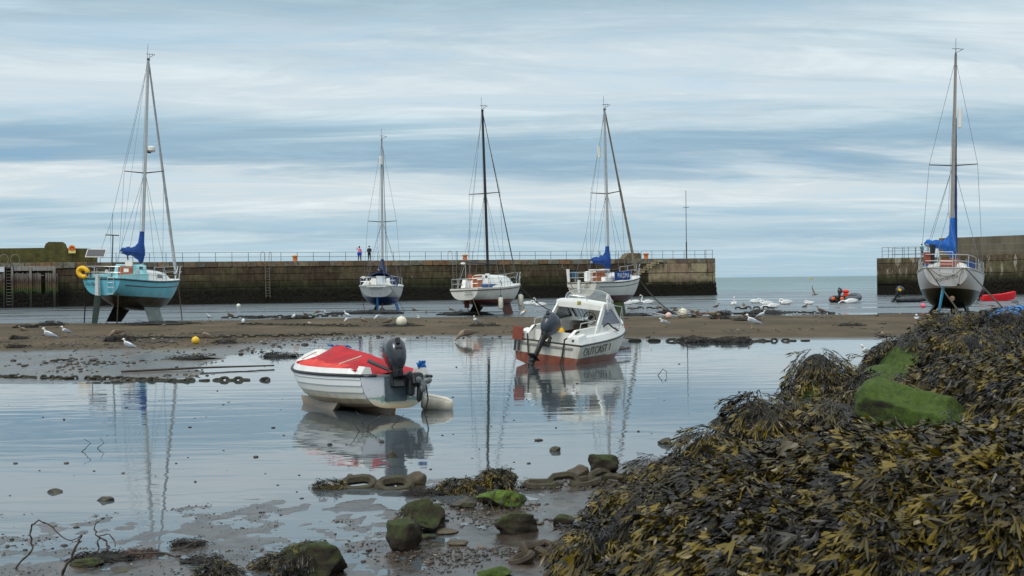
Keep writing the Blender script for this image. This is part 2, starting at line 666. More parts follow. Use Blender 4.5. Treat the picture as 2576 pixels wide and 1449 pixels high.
def sand_material():
    m = bpy.data.materials.new('wet_sand')
    m.use_nodes = True
    t = m.node_tree
    b = t.nodes['Principled BSDF']
    geo = N(t, 'ShaderNodeNewGeometry')
    s = N(t, 'ShaderNodeSeparateXYZ')
    L(t, geo.outputs['Position'], s.inputs[0])

    def nz(scale, sc=(1, 1, 1), det=6, rg=0.6):
        mp = N(t, 'ShaderNodeMapping')
        mp.inputs['Scale'].default_value = sc
        L(t, geo.outputs['Position'], mp.inputs[0])
        n = N(t, 'ShaderNodeTexNoise')
        n.inputs['Scale'].default_value = scale
        n.inputs['Detail'].default_value = det
        n.inputs['Roughness'].default_value = rg
        L(t, mp.outputs[0], n.inputs['Vector'])
        return n.outputs[0]
    far = mathn(t, 'DIVIDE', mathn(t, 'SUBTRACT', s.outputs[1], 22.0), 14.0, clamp=True)
    big = nz(0.35, (1, 0.55, 1), 7)
    fine = nz(9.0, (1, 1, 1), 8, 0.7)
    mid = nz(2.4, (1, 0.7, 1), 7, 0.65)
    cfar = ramp(t, big, [(0.32, srgb(64, 54, 37)), (0.5, srgb(81, 69, 50)), (0.7, srgb(99, 85, 63))])
    cnear = ramp(t, mid, [(0.3, srgb(52, 46, 40)), (0.5, srgb(76, 67, 58)), (0.72, srgb(102, 90, 79))])
    c = mixc(t, far, cnear, cfar)
    c = mixc(t, 0.55, c, mixc(t, 1.0, c, ramp(t, fine, [(0.3, (0.55, 0.55, 0.56)), (0.7, (1.4, 1.38, 1.34))]), 'MULTIPLY'))
    # silt and weed specks
    sp = nz(14.0, (1, 0.7, 1), 3, 0.8)
    c = mixc(t, ramp(t, sp, [(0.63, (0, 0, 0)), (0.68, (0.8,) * 3)]), c, srgb(58, 50, 40))
    dry = mathn(t, 'DIVIDE', s.outputs[2], 0.09, clamp=True)
    wetn = mathn(t, 'ADD', dry, mathn(t, 'MULTIPLY', mathn(t, 'SUBTRACT', big, 0.5), 0.7), clamp=True)
    c = mixc(t, 1.0, c, ramp(t, wetn, [(0.0, (0.62, 0.62, 0.64)), (0.35, (0.86,) * 3), (0.8, (1, 1, 1))]), 'MULTIPLY')
    L(t, c, b.inputs['Base Color'])
    L(t, ramp(t, wetn, [(0.0, (0.16,) * 3), (0.3, (0.34,) * 3), (0.7, (0.75,) * 3)]), b.inputs['Roughness'])
    L(t, ramp(t, wetn, [(0.1, (0.4,) * 3), (0.5, (0.14,) * 3)]), b.inputs['Specular IOR Level'])
    bp = N(t, 'ShaderNodeBump')
    bp.inputs['Distance'].default_value = 0.02
    L(t, mixc(t, 0.5, fine, mid), bp.inputs['Height'])
    bp.inputs['Strength'].default_value = 0.55
    L(t, bp.outputs[0], b.inputs['Normal'])
    return m


M_SAND = sand_material()
link('ground', make_ground(), M_SAND, kind='structure')


def water_material():
    m = bpy.data.materials.new('harbour_water')
    m.use_nodes = True
    t = m.node_tree
    b = t.nodes['Principled BSDF']
    geo = N(t, 'ShaderNodeNewGeometry')
    s = N(t, 'ShaderNodeSeparateXYZ')
    L(t, geo.outputs['Position'], s.inputs[0])
    Y = s.outputs[1]

    def nz(scale, sc, det=3, rg=0.5, dist=0.0):
        mp = N(t, 'ShaderNodeMapping')
        mp.inputs['Scale'].default_value = sc
        mp.inputs['Rotation'].default_value = (0, 0, R(4))
        L(t, geo.outputs['Position'], mp.inputs[0])
        n = N(t, 'ShaderNodeTexNoise')
        n.inputs['Scale'].default_value = scale
        n.inputs['Detail'].default_value = det
        n.inputs['Roughness'].default_value = rg
        n.inputs['Distortion'].default_value = dist
        L(t, mp.outputs[0], n.inputs['Vector'])
        return n.outputs[0]
    pool = mathn(t, 'DIVIDE', mathn(t, 'SUBTRACT', Y, 70.0), 12.0, clamp=True)      # 0 in the still pool, 1 beyond the sand
    seaf = mathn(t, 'DIVIDE', mathn(t, 'SUBTRACT', Y, 165.0), 500.0, clamp=True)
    patch = ramp(t, nz(0.14, (1, 1.6, 1), 4), [(0.42, (0.15,) * 3), (0.62, (1, 1, 1))])
    a = nz(3.0, (0.5, 2.2, 1), 3, 0.45, 0.4)
    c = nz(1.1, (0.45, 1.6, 1), 3, 0.45, 0.4)
    w = nz(0.55, (0.5, 1.7, 1), 5, 0.5, 0.5)
    far = nz(0.20, (0.35, 1.0, 1), 6, 0.6, 0.3)
    hp = mathn(t, 'ADD', mathn(t, 'MULTIPLY', mathn(t, 'MULTIPLY', a, patch), 0.0013), mathn(t, 'MULTIPLY', c, 0.0056))
    pm = ramp(t, nz(0.16, (0.25, 1.6, 1), 5, 0.6), [(0.38, (0.05,) * 3), (0.52, (1, 1, 1))])
    hf = mathn(t, 'MULTIPLY', mathn(t, 'ADD', mathn(t, 'MULTIPLY', w, 0.16), mathn(t, 'MULTIPLY', c, 0.06)), pm)
    hs = mathn(t, 'MULTIPLY', far, 0.55)
    h = mathn(t, 'ADD', mathn(t, 'MULTIPLY', hp, mathn(t, 'SUBTRACT', 1.0, pool)), mathn(t, 'MULTIPLY', hf, pool))
    h = mathn(t, 'ADD', h, mathn(t, 'MULTIPLY', hs, mathn(t, 'MULTIPLY', seaf, 1.0)))
    bp = N(t, 'ShaderNodeBump')
    bp.inputs['Distance'].default_value = 1.0
    bp.inputs['Strength'].default_value = 1.0
    L(t, h, bp.inputs['Height'])
    L(t, bp.outputs[0], b.inputs['Normal'])
    # colour of the water body: silty brown shallows, green-blue open sea
    near = mathn(t, 'DIVIDE', mathn(t, 'SUBTRACT', Y, 9.0), 22.0, clamp=True)
    base = ramp(t, near, [(0.0, (0.082, 0.10, 0.11)), (1.0, (0.05, 0.065, 0.072))])
    patchc = nz(0.05, (0.3, 1, 1), 5)
    seac = ramp(t, patchc, [(0.35, (0.045, 0.115, 0.115)), (0.65, (0.09, 0.17, 0.17))])
    base = mixc(t, mathn(t, 'DIVIDE', mathn(t, 'SUBTRACT', Y, 150.0), 90.0, clamp=True), base, seac)
    L(t, base, b.inputs['Base Color'])
    rgh = mathn(t, 'ADD', mathn(t, 'MULTIPLY', mathn(t, 'MULTIPLY', pool, pm), 0.30), mathn(t, 'ADD', mathn(t, 'MULTIPLY', seaf, 0.1), 0.015))
    L(t, rgh, b.inputs['Roughness'])
    b.inputs['IOR'].default_value = 1.62
    b.inputs['Specular IOR Level'].default_value = 0.5
    return m


M_WATER = water_material()
wm = bpy.data.meshes.new('water')
wm.from_pydata([(-30000, -60, 0), (30000, -60, 0), (30000, 40000, 0), (-30000, 40000, 0)], [], [(0, 1, 2, 3)])
link('water', wm, M_WATER, kind='structure')

# ================================================================== harbour walls
def wall_material(name, light, mid, zalg=2.3, zweed=1.7, rnd=0.5, limeat=0.66):
    """dressed stone in a tidal harbour: bare and stained above, algae at mid tide, black below"""
    m = bpy.data.materials.new(name)
    m.use_nodes = True
    t = m.node_tree
    b = t.nodes['Principled BSDF']
    geo = N(t, 'ShaderNodeNewGeometry')
    s = N(t, 'ShaderNodeSeparateXYZ')
    L(t, geo.outputs['Position'], s.inputs[0])
    oi = N(t, 'ShaderNodeObjectInfo')

    def nz(scale, sc=(1, 1, 1), det=7, rg=0.62):
        mp = N(t, 'ShaderNodeMapping')
        mp.inputs['Scale'].default_value = sc
        L(t, geo.outputs['Position'], mp.inputs[0])
        n = N(t, 'ShaderNodeTexNoise')
        n.inputs['Scale'].default_value = scale
        n.inputs['Detail'].default_value = det
        n.inputs['Roughness'].default_value = rg
        L(t, mp.outputs[0], n.inputs['Vector'])
        return n.outputs[0]
    big = nz(0.5)
    med = nz(2.0, (1, 1, 0.5))
    fine = nz(9.0)
    c = ramp(t, med, [(0.28, mid), (0.5, tuple((a + b_) / 2 for a, b_ in zip(light, mid))), (0.75, light)])
    rv = mathn(t, 'ADD', mathn(t, 'MULTIPLY', oi.outputs['Random'], rnd), 1 - rnd * 0.5)
    hs = N(t, 'ShaderNodeHueSaturation')
    L(t, rv, hs.inputs['Value'])
    L(t, mathn(t, 'ADD', mathn(t, 'MULTIPLY', oi.outputs['Random'], 0.05), 0.475), hs.inputs['Hue'])
    L(t, c, hs.inputs['Color'])
    c = hs.outputs[0]
    c = mixc(t, ramp(t, big, [(0.5, (0, 0, 0)), (0.64, (0.6,) * 3)]), c, srgb(60, 50, 38))
    streaks = nz(3.2, (1, 1, 0.09), 5)
    c = mixc(t, ramp(t, streaks, [(0.56, (0, 0, 0)), (0.66, (0.75,) * 3)]), c, srgb(48, 42, 33))
    lime = nz(1.5, (1, 1, 0.22), 6, 0.7)
    c = mixc(t, ramp(t, lime, [(limeat, (0, 0, 0)), (limeat + 0.06, (0.8,) * 3)]), c, srgb(160, 152, 136))
    c = mixc(t, 0.6, c, mixc(t, 1.0, c, ramp(t, fine, [(0.3, (0.6,) * 3), (0.7, (1.35,) * 3)]), 'MULTIPLY'))
    zw = mathn(t, 'ADD', s.outputs[2], mathn(t, 'MULTIPLY', mathn(t, 'SUBTRACT', big, 0.5), 1.6))
    zw = mathn(t, 'ADD', zw, mathn(t, 'MULTIPLY', mathn(t, 'SUBTRACT', streaks, 0.5), 1.1))
    alg = mathn(t, 'SUBTRACT', 1.0, mathn(t, 'DIVIDE', mathn(t, 'SUBTRACT', zw, zalg - 0.25), 0.9), clamp=True)
    c = mixc(t, mathn(t, 'MULTIPLY', alg, 0.93), c, ramp(t, med, [(0.35, srgb(37, 34, 26)), (0.6, srgb(50, 54, 30)), (0.72, srgb(70, 62, 46))]))
    blk = mathn(t, 'SUBTRACT', 1.0, mathn(t, 'DIVIDE', mathn(t, 'SUBTRACT', zw, zweed - 0.5), 0.7), clamp=True)
    c = mixc(t, mathn(t, 'MULTIPLY', blk, 0.92), c, srgb(22, 20, 16))
    L(t, c, b.inputs['Base Color'])
    b.inputs['Roughness'].default_value = 0.9
    b.inputs['Specular IOR Level'].default_value = 0.2
    bp = N(t, 'ShaderNodeBump')
    bp.inputs['Distance'].default_value = 0.05
    L(t, mixc(t, 0.5, fine, med), bp.inputs['Height'])
    L(t, bp.outputs[0], b.inputs['Normal'])
    return m


M_WALL = wall_material('sea_wall_stone', srgb(104, 90, 70), srgb(56, 47, 36))
M_WALL2 = wall_material('pier_head_stone', srgb(178, 162, 132), srgb(136, 120, 92), 1.75, 1.25, 0.22, 0.62)
M_CORE = wall_material('wall_core_stone', srgb(60, 51, 41), srgb(40, 34, 28), 2.4, 1.7, 0.0)
M_CONC = wall_material('quay_concrete', srgb(116, 104, 82), srgb(66, 60, 42), 2.3, 1.7, 0.1, 0.555)
M_CONC2 = mat('parapet_concrete', srgb(104, 96, 80), 0.9, var=0.2, vscale=1.2, bump=0.02, bscale=8, dirt=srgb(72, 64, 50), dirt_amt=0.7, dscale=0.9, streak=True)
M_MOSSWALL = mat('mossy_parapet', srgb(84, 80, 40), 0.95, var=0.35, vscale=1.4, bump=0.04, bscale=7, dirt=srgb(40, 40, 22), dirt_amt=0.85, dscale=0.8)


def coping_material():
    m = bpy.data.materials.new('coping_stone')
    m.use_nodes = True
    t = m.node_tree
    b = t.nodes['Principled BSDF']
    oi = N(t, 'ShaderNodeObjectInfo')
    geo = N(t, 'ShaderNodeNewGeometry')
    c = ramp(t, oi.outputs['Random'], [(0, srgb(128, 126, 112)), (0.18, srgb(118, 104, 84)), (0.36, srgb(140, 124, 98)), (0.5, srgb(98, 96, 88)),
                                       (0.64, srgb(134, 104, 72)), (0.8, srgb(122, 118, 104)), (0.92, srgb(92, 76, 60))], 'CONSTANT')
    n = N(t, 'ShaderNodeTexNoise')
    n.inputs['Scale'].default_value = 2.2
    n.inputs['Detail'].default_value = 8
    n.inputs['Roughness'].default_value = 0.65
    L(t, geo.outputs['Position'], n.inputs['Vector'])
    c = mixc(t, ramp(t, n.outputs[0], [(0.42, (0, 0, 0)), (0.62, (0.85,) * 3)]), c, srgb(82, 68, 52))
    n2 = N(t, 'ShaderNodeTexNoise')
    n2.inputs['Scale'].default_value = 0.7
    n2.inputs['Detail'].default_value = 4
    L(t, geo.outputs['Position'], n2.inputs['Vector'])
    c = mixc(t, ramp(t, n2.outputs[0], [(0.6, (0, 0, 0)), (0.66, (0.6,) * 3)]), c, srgb(128, 78, 44))
    L(t, c, b.inputs['Base Color'])
    b.inputs['Roughness'].default_value = 0.85
    bp = N(t, 'ShaderNodeBump')
    bp.inputs['Distance'].default_value = 0.03
    L(t, n.outputs[0], bp.inputs['Height'])
    L(t, bp.outputs[0], b.inputs['Normal'])
    return m


M_COPE = coping_material()
M_WEEDWALL = mat('hanging_weed', srgb(27, 24, 17), 0.85, var=0.5, vscale=3.0, spec=0.2)

PC = atY(1799.5, 700, 168.0); PC.z = 0          # pier head corner
PL = atY(0, 700, 134.3); PL.z = 0
PD = (PL - PC).normalized()                     # along the wall to the left
PN = Vector((-PD.y, PD.x, 0))
if PN.y > 0: PN = -PN                           # towards the camera


def wp(u, off=0.0, z=0.0):
    p = PC + PD * u + PN * off
    return Vector((p.x, p.y, z))


def wall_u(x, z=3.0, off=0.0):
    """distance along the wall of the photo column x"""
    best = None
    lo, hi = -5.0, 130.0
    for _ in range(50):
        mid_ = (lo + hi) / 2
        p = wp(mid_, off, z) - EYE
        sx = 1288 + F * (p.dot(CR)) / (p.dot(_f))
        if sx > x: lo = mid_
        else: hi = mid_
    return (lo + hi) / 2


def proj(p):
    p = Vector(p) - EYE
    return 1288 + F * p.dot(CR) / p.dot(_f), 724.5 - F * p.dot(CU) / p.dot(_f)


def wall_top(u):
    return 4.85 - 0.0016 * u


WROT = Matrix((( PD.x, PN.x, 0), (PD.y, PN.y, 0), (0, 0, 1)))      # columns: along, out, up


def harbour_pier():
    root = empty('harbour_pier', wp(0), label='long stone pier with coping stones and black weed along its foot, left and centre', cat='pier')
    root.location = (0, 0, 0)
    ul = 118.0
    # core
    mb = MB()
    n = 60
    for i in range(n):
        u0, u1 = ul * i / n, ul * (i + 1) / n
        z0, z1 = wall_top(u0) - 0.03, wall_top(u1) - 0.03
        vs = [wp(u0, -0.16, -0.6), wp(u1, -0.16, -0.6), wp(u1, -0.16, z1), wp(u0, -0.16, z0), wp(u0, -6, -0.6), wp(u1, -6, -0.6), wp(u1, -6, z1), wp(u0, -6, z0)]
        fs = [(0, 3, 2, 1), (3, 7, 6, 2), (4, 5, 6, 7)]
        if i == 0: fs.append((0, 4, 7, 3))
        mb.add(vs, fs)
    mb.build('wall_core', M_CORE, root, smooth=False)
    # coping stones
    base = MB().box((0, 0, 0), (1, 1, 1)).build('coping_stone', M_COPE, root, smooth=False)
    bmd = bmesh.new(); bmd.from_mesh(base.data)
    bmesh.ops.bevel(bmd, geom=bmd.edges[:], offset=0.035, segments=1, affect='EDGES')
    bmd.to_mesh(base.data); bmd.free()
    u = 0.0
    first = True
    k = 0
    rs = random.Random(3)
    while u < ul and k < 100:
        w = rs.uniform(1.05, 1.75) if u > 12 else rs.uniform(1.3, 1.6)
        o = base if first else inst(base, root)
        first = False
        zt = wall_top(u)
        hh = 0.62 + rs.uniform(-0.03, 0.03)
        c = wp(u + w / 2, -0.42 + rs.uniform(-0.02, 0.02), zt - hh / 2 + rs.uniform(-0.008, 0.008))
        o.matrix_world = Matrix.Translation(c) @ WROT.to_4x4() @ Matrix.Diagonal((w - 0.045, 1.0, hh, 1))
        u += w
        k += 1
    # masonry blocks of the upper face
    blk = MB().box((0, 0, 0), (1, 1, 1)).build('wall_block', M_WALL, root, smooth=False)
    bmd = bmesh.new(); bmd.from_mesh(blk.data)
    bmesh.ops.bevel(bmd, geom=bmd.edges[:], offset=0.03, segments=1, affect='EDGES')
    bmd.to_mesh(blk.data); bmd.free()
    blk2 = None
    first = True
    cnt = 0
    us = 8.6
    for (za, zb) in ((0.66, 1.42), (1.44, 2.2), (2.22, 2.95)):
        u = us + rs.uniform(0, 0.6)
        while u < ul - 1:
            w = rs.choice((1.2, 1.9, 2.6, 3.4, 4.2, 5.0))
            if cnt > 235: break
            o = blk if first else inst(blk, root)
            first = False
            zt = wall_top(u)
            c = wp(u + w / 2, -0.3 + rs.uniform(-0.02, 0.015), zt - (za + zb) / 2 + rs.uniform(-.015, .015))
            o.matrix_world = Matrix.Translation(c) @ WROT.to_4x4() @ Matrix.Diagonal((w - 0.02, 0.62, zb - za - rs.uniform(-0.01, 0.03), 1))
            u += w
            cnt += 1
    # big pale blocks of the pier head
    first = True
    for (za, zb, ws) in ((0.64, 1.86, (1.3, 2.75, 4.0, 2.3)), (1.90, 3.1, (1.45, 2.0, 2.2, 4.4)), (3.12, 4.3, (2.6, 2.6, 4.2, 1.0))):
        u = 0.0
        for w in ws:
            if first:
                blk2 = MB().box((0, 0, 0), (1, 1, 1)).build('wall_block', M_WALL2, root, smooth=False)
                bmd = bmesh.new(); bmd.from_mesh(blk2.data)
                bmesh.ops.bevel(bmd, geom=bmd.edges[:], offset=0.02, segments=1, affect='EDGES')
                bmd.to_mesh(blk2.data); bmd.free()
                o = blk2
                first = False
            else:
                o = inst(blk2, root)
            zt = wall_top(u)
            o.matrix_world = Matrix.Translation(wp(u + w / 2, -0.25 + rs.uniform(-0.02, 0.03), zt - (za + zb) / 2)) @ WROT.to_4x4() @ Matrix.Diagonal((w - 0.05, 0.7, zb - za - 0.04, 1))
            u += w
    # lower masonry ledge under the weed
    mb = MB()
    n = 150
    r0 = []
    for i in range(n + 1):
        u = ul * i / n
        a = 0.10 + 0.12 * float(fbm(np.array([u * 0.4]), np.array([1.0]), 5, 3)[0])
        r0.append([wp(u, -0.1, 2.0), wp(u, a * 0.6, 1.5), wp(u, a + 0.15, 1.0), wp(u, a + 0.3, 0.4), wp(u, a + 0.5, -0.5)])
    mb.loft(r0, caps=False, closed_ring=False)
    mb.build('wall_foot', M_CORE, root)
    # steps notch near the pier head: worn stair blocks
    for i in range(8):
        mb = MB().box((0, 0, 0), (1.1, 0.5, 0.24), bev=0.02)
        o = mb.build('stair_step', M_WALL2, root, smooth=False)
        ub = wall_u(1655 - i * 9)
        o.matrix_world = Matrix.Translation(wp(ub, 0.08, wall_top(5) - 0.35 - i * 0.27)) @ WROT.to_4x4()
    # hanging weed
    weed = hanging_weed(lambda q: wall_foot_pt(q, ul), 16000, rs)
    o = link('seaweed', weed, M_WEEDWALL, root, 'stuff')
    return root


def wall_foot_pt(q, ul):
    u = q[0] * ul
    z = 1.75 * (1 - q[1]) ** 0.9
    return wp(u, 0.05 + 0.35 * (1 - z / 2.0), z)


def hanging_weed(fn, n, rs, nrm=None, length=(0.18, 0.5), width=(0.03, 0.09)):
    nrm = nrm or PN
    along = Vector((-nrm.y, nrm.x, 0))
    co = np.zeros((n, 4, 3))
    q = rng.random((n, 2))
    top = fbm(q[:, 0] * 60, q[:, 0] * 0, 77, 3) * 0.22
    for i in range(n):
        p = fn((q[i, 0], max(0.0, min(1.0, q[i, 1] + max(0, -top[i])))))
        ln = rs.uniform(*length); w = rs.uniform(*width)
        o1 = rs.uniform(0.0, 0.12)
        a = p + nrm * 0.02
        b_ = a + nrm * (0.06 + o1) - Vector((0, 0, ln)) + along * rs.uniform(-0.12, 0.12)
        co[i, 0] = a - along * w / 2; co[i, 1] = a + along * w / 2
        co[i, 2] = b_ + along * w * 0.9; co[i, 3] = b_ - along * w * 0.9
    return np_mesh('seaweed', co.reshape(-1, 3), np.arange(n * 4).reshape(n, 4), smooth=False)


harbour_pier()

M_GALV = mat('galvanised_rail', srgb(105, 112, 116), 0.5, 0.3, var=0.2, vscale=10)
M_DARKSTEEL = mat('dark_steel', srgb(62, 62, 62), 0.6, 0.2, var=0.25, vscale=8)
M_LADDER = mat('ladder_steel', srgb(120, 116, 104), 0.55, 0.3, var=0.2, vscale=6, dirt=srgb(90, 60, 40), dirt_amt=0.6, dscale=3)


def pier_railing(xs, label, off=-3.2, zh=1.1, rails=(1.08, 0.56), hooped=False, topz=None, r=0.032, group='railing runs on the pier'):
    root = empty('pier_railing', (0, 0, 0), label=label, cat='railing', group=group)
    us = [wall_u(x, 5.3, off) for x in xs]
    pts = [wp(u, off, wall_top(u) if topz is None else topz) for u in us]
    root.location = pts[0]
    o0 = None
    for p in pts:
        mb = MB().tube([(0, 0, 0), (0, 0, zh)], r, 6)
        if o0 is None:
            o0 = mb.build('post', M_GALV, root)
            o = o0
        else:
            o = inst(o0, root)
        o.location = p - pts[0]
    for rz in rails:
        MB().tube([p - pts[0] + Vector((0, 0, rz)) for p in pts], r * 0.85, 6).build('rail', M_GALV, root)
    return root


_px = [252, 292]
while _px[-1] < 1440:
    i = len(_px)
    _px.append(_px[-1] + 42 - (_px[-1] - 292) * 0.0028)
_a = [x for x in _px if x <= 640]
_b = [x for x in _px if 640 < x <= 1120]
_c = [x for x in _px if x > 1120]
pier_railing(_a, 'long grey two-rail railing on the pier between the mossy parapet and the first ladder hoops')
pier_railing([_a[-1]] + _b, 'grey two-rail railing on the pier behind the two standing people')
pier_railing([_b[-1]] + _c + [1508], 'grey two-rail railing on the pier behind the yacht with the black mast')
pier_railing([1510, 1525, 1535, 1548, 1556], 'short gated railing section on the pier left of the grey stone block', zh=1.1)
pier_railing([1556, 1580, 1606], 'low railing standing behind the grey stone block on the pier', zh=1.1)
pier_railing([1613, 1640, 1667, 1693, 1721, 1748, 1773], 'railing on the pier head around the tall thin pole')
pier_railing([1773, 1776, 1792.5], 'last short railing at the very tip of the left pier', zh=1.18, rails=(1.16, 0.6))


def wall_ladder(x, label, ztop_extra=1.05, zbot=0.6, w=0.48, side='up'):
    root = empty('wall_ladder', label=label, cat='ladder', group='ladders on the pier wall')
    u = wall_u(x)
    root.location = wp(u, 0.35, 0)
    loc = lambda a, o, z: WROT @ Vector((a, o, z))
    zt = wall_top(u)
    for sgn in (-1, 1):
        a = sgn * w / 2
        MB().tube([loc(a, 0.25, zbot), loc(a, 0, zt - 0.2), loc(a, -0.1, zt + 0.25)], 0.03, 6).build('ladder_rail', M_LADDER, root)
        h = []
        for k in range(11):
            th = math.pi * k / 10
            h.append(loc(a - sgn * 0.0 + sgn * (-0.18 + 0.18 * math.cos(th)) * -1, -0.1 - 0.25 * (1 - math.cos(th)), zt + 0.75 + 0.32 * math.sin(th)))
        pts = [loc(a, -0.1, zt + 0.25), loc(a, -0.1, zt + 0.7)] + h + [loc(a + sgn * 0.36, -0.6, zt)]
        MB().tube(pts, 0.03, 6).build('hoop', M_LADDER, root)
    r0 = None
    z = zbot + 0.2
    while z < zt:
        f = (zt - z) / (zt - zbot)
        if r0 is None:
            r0 = MB().tube([loc(-w / 2, 0, 0), loc(w / 2, 0, 0)], 0.022, 5).build('rung', M_LADDER, root)
            o = r0
        else:
            o = inst(r0, root)
        o.location = loc(0, 0.25 * f, z)
        z += 0.31
    return root


wall_ladder(671, 'steel ladder with hooped grab rails down the pier wall right of the blue yacht')
wall_ladder(1141, 'steel ladder with hooped grab rails behind the stern of the yacht with the black mast')


def bollard(x, label, off=-0.75, scale=1.0):
    u = wall_u(x, 5.2, off)
    root = empty('mooring_bollard', wp(u, off, wall_top(u)), label=label, cat='bollard', group='orange bollards on the pier')
    mo = mat('orange_paint', srgb(206, 108, 22), 0.5, var=0.15, vscale=4, dirt=srgb(110, 70, 40), dirt_amt=0.6, dscale=5)
    mw = mat('bollard_cap_paint', srgb(214, 172, 120), 0.6, var=0.2)
    prof = [(0.30, 0), (0.27, 0.08), (0.25, 0.4), (0.26, 0.5)]
    rings = [[(r * scale * math.cos(2 * math.pi * j / 14), r * scale * math.sin(2 * math.pi * j / 14), z * scale) for j in range(14)] for r, z in prof]
    MB().loft(rings).build('post', mo, root)
    prof = [(0.26, 0.5), (0.36, 0.55), (0.37, 0.63), (0.3, 0.69), (0.12, 0.71)]
    rings = [[(r * scale * math.cos(2 * math.pi * j / 14), r * scale * math.sin(2 * math.pi * j / 14), z * scale) for j in range(14)] for r, z in prof]
    MB().loft(rings).build('cap', mo if scale > 1 else mw, root)


bollard(742, 'orange bollard with pale cap on the pier, left of the walking pair')
bollard(1169.5, 'orange bollard on the pier beside the hooped ladder near the black mast')
bollard(1625, 'orange bollard between the grey stone block and the pier head railing', scale=1.02)

# stone block on the pier
_u = wall_u(1590, 5.2, -1.6)
_b = MB()
_b.prism([WROT @ Vector((a, 0, z)) for a, z in ((-1.05, 0), (1.5, 0), (0.95, 0.62), (0.6, 0.78), (-0.95, 0.74))], WROT @ Vector((0, -1.4, 0)))
o = _b.build('stone_block', mat('old_stone', srgb(104, 92, 70), 0.9, var=0.3, vscale=2, bump=0.04, bscale=6), smooth=False)
o.location = wp(_u, -1.0, wall_top(_u))
tag(o, 'low worn stone block with sloping end on the pier top beside an orange bollard', 'stone block')

# thin pole with crossbar
_u = wall_u(1727, 5.2, -1.5)
root = empty('signal_pole', wp(_u, -1.5, wall_top(_u)), label='tall thin dark pole with a short crossbar on the pier head', cat='pole')
MB().tube([(0, 0, 0), (0, 0, 2.2)], 0.085, 8).build('base_tube', M_DARKSTEEL, root)
MB().tube([(0, 0, 2.1), (0, 0, 9.0)], [0.055, 0.035], 6).build('pole', M_DARKSTEEL, root)
MB().tube([(-0.42, 0, 6.72), (0.42, 0, 6.78)], 0.035, 6).build('crossbar', M_DARKSTEEL, root)

# mossy parapet wall at the left end of the pier
root = empty('parapet_wall', wp(wall_u(245, 5.5, -1.6), -1.6, 4.6), label='mossy green concrete parapet with a raised hump on the pier at far left', cat='wall')
u_end = wall_u(245, 5.5, -1.6)
prof = [(0.0, 4.6), (0.0, 5.4), (0.3, 6.0), (0.75, 6.27), (3.1, 6.3), (3.25, 6.75), (3.55, 6.98), (5.0, 7.0), (5.3, 6.8), (5.45, 6.35), (12, 6.27), (30, 6.2), (30, 4.6)]
pl = [wp(u_end + a, -1.6, z) - root.location for a, z in prof]
MB().prism(pl, PN * -0.9).build('wall', M_MOSSWALL, root, smooth=False)
root = empty('life_ring_housing', wp(wall_u(181, 5.6, -1.5), -1.5, 6.05), label='small orange and yellow life ring housing fixed on the mossy parapet', cat='life ring')
rg = []
for k in range(9):
    th = math.pi * k / 8
    rg.append(WROT @ Vector((0.36 * math.cos(th), 0.05, 0.25 + 0.34 * math.sin(th))))
rg = [WROT @ Vector((0.36, 0.05, -0.1))] + rg + [WROT @ Vector((-0.36, 0.05, -0.1))]
MB().prism(rg, PN * 0.12).build('housing', mat('orange_plastic', srgb(232, 150, 60), 0.5), root, smooth=False)
MB().tube([WROT @ Vector((0.2 * math.cos(th), 0.2, 0.22 + 0.2 * math.sin(th))) for th in [i * math.pi / 5 for i in range(10)]], 0.07, 6, closed=True).build('life_ring', mat('red_ring', srgb(196, 72, 24), 0.5), root)
MB().box(WROT @ Vector((0, 0.2, -0.15)), (0.72, 0.06, 0.3), WROT).build('notice_panel', mat('pale_yellow_plate', srgb(226, 214, 130), 0.5), root, smooth=False)

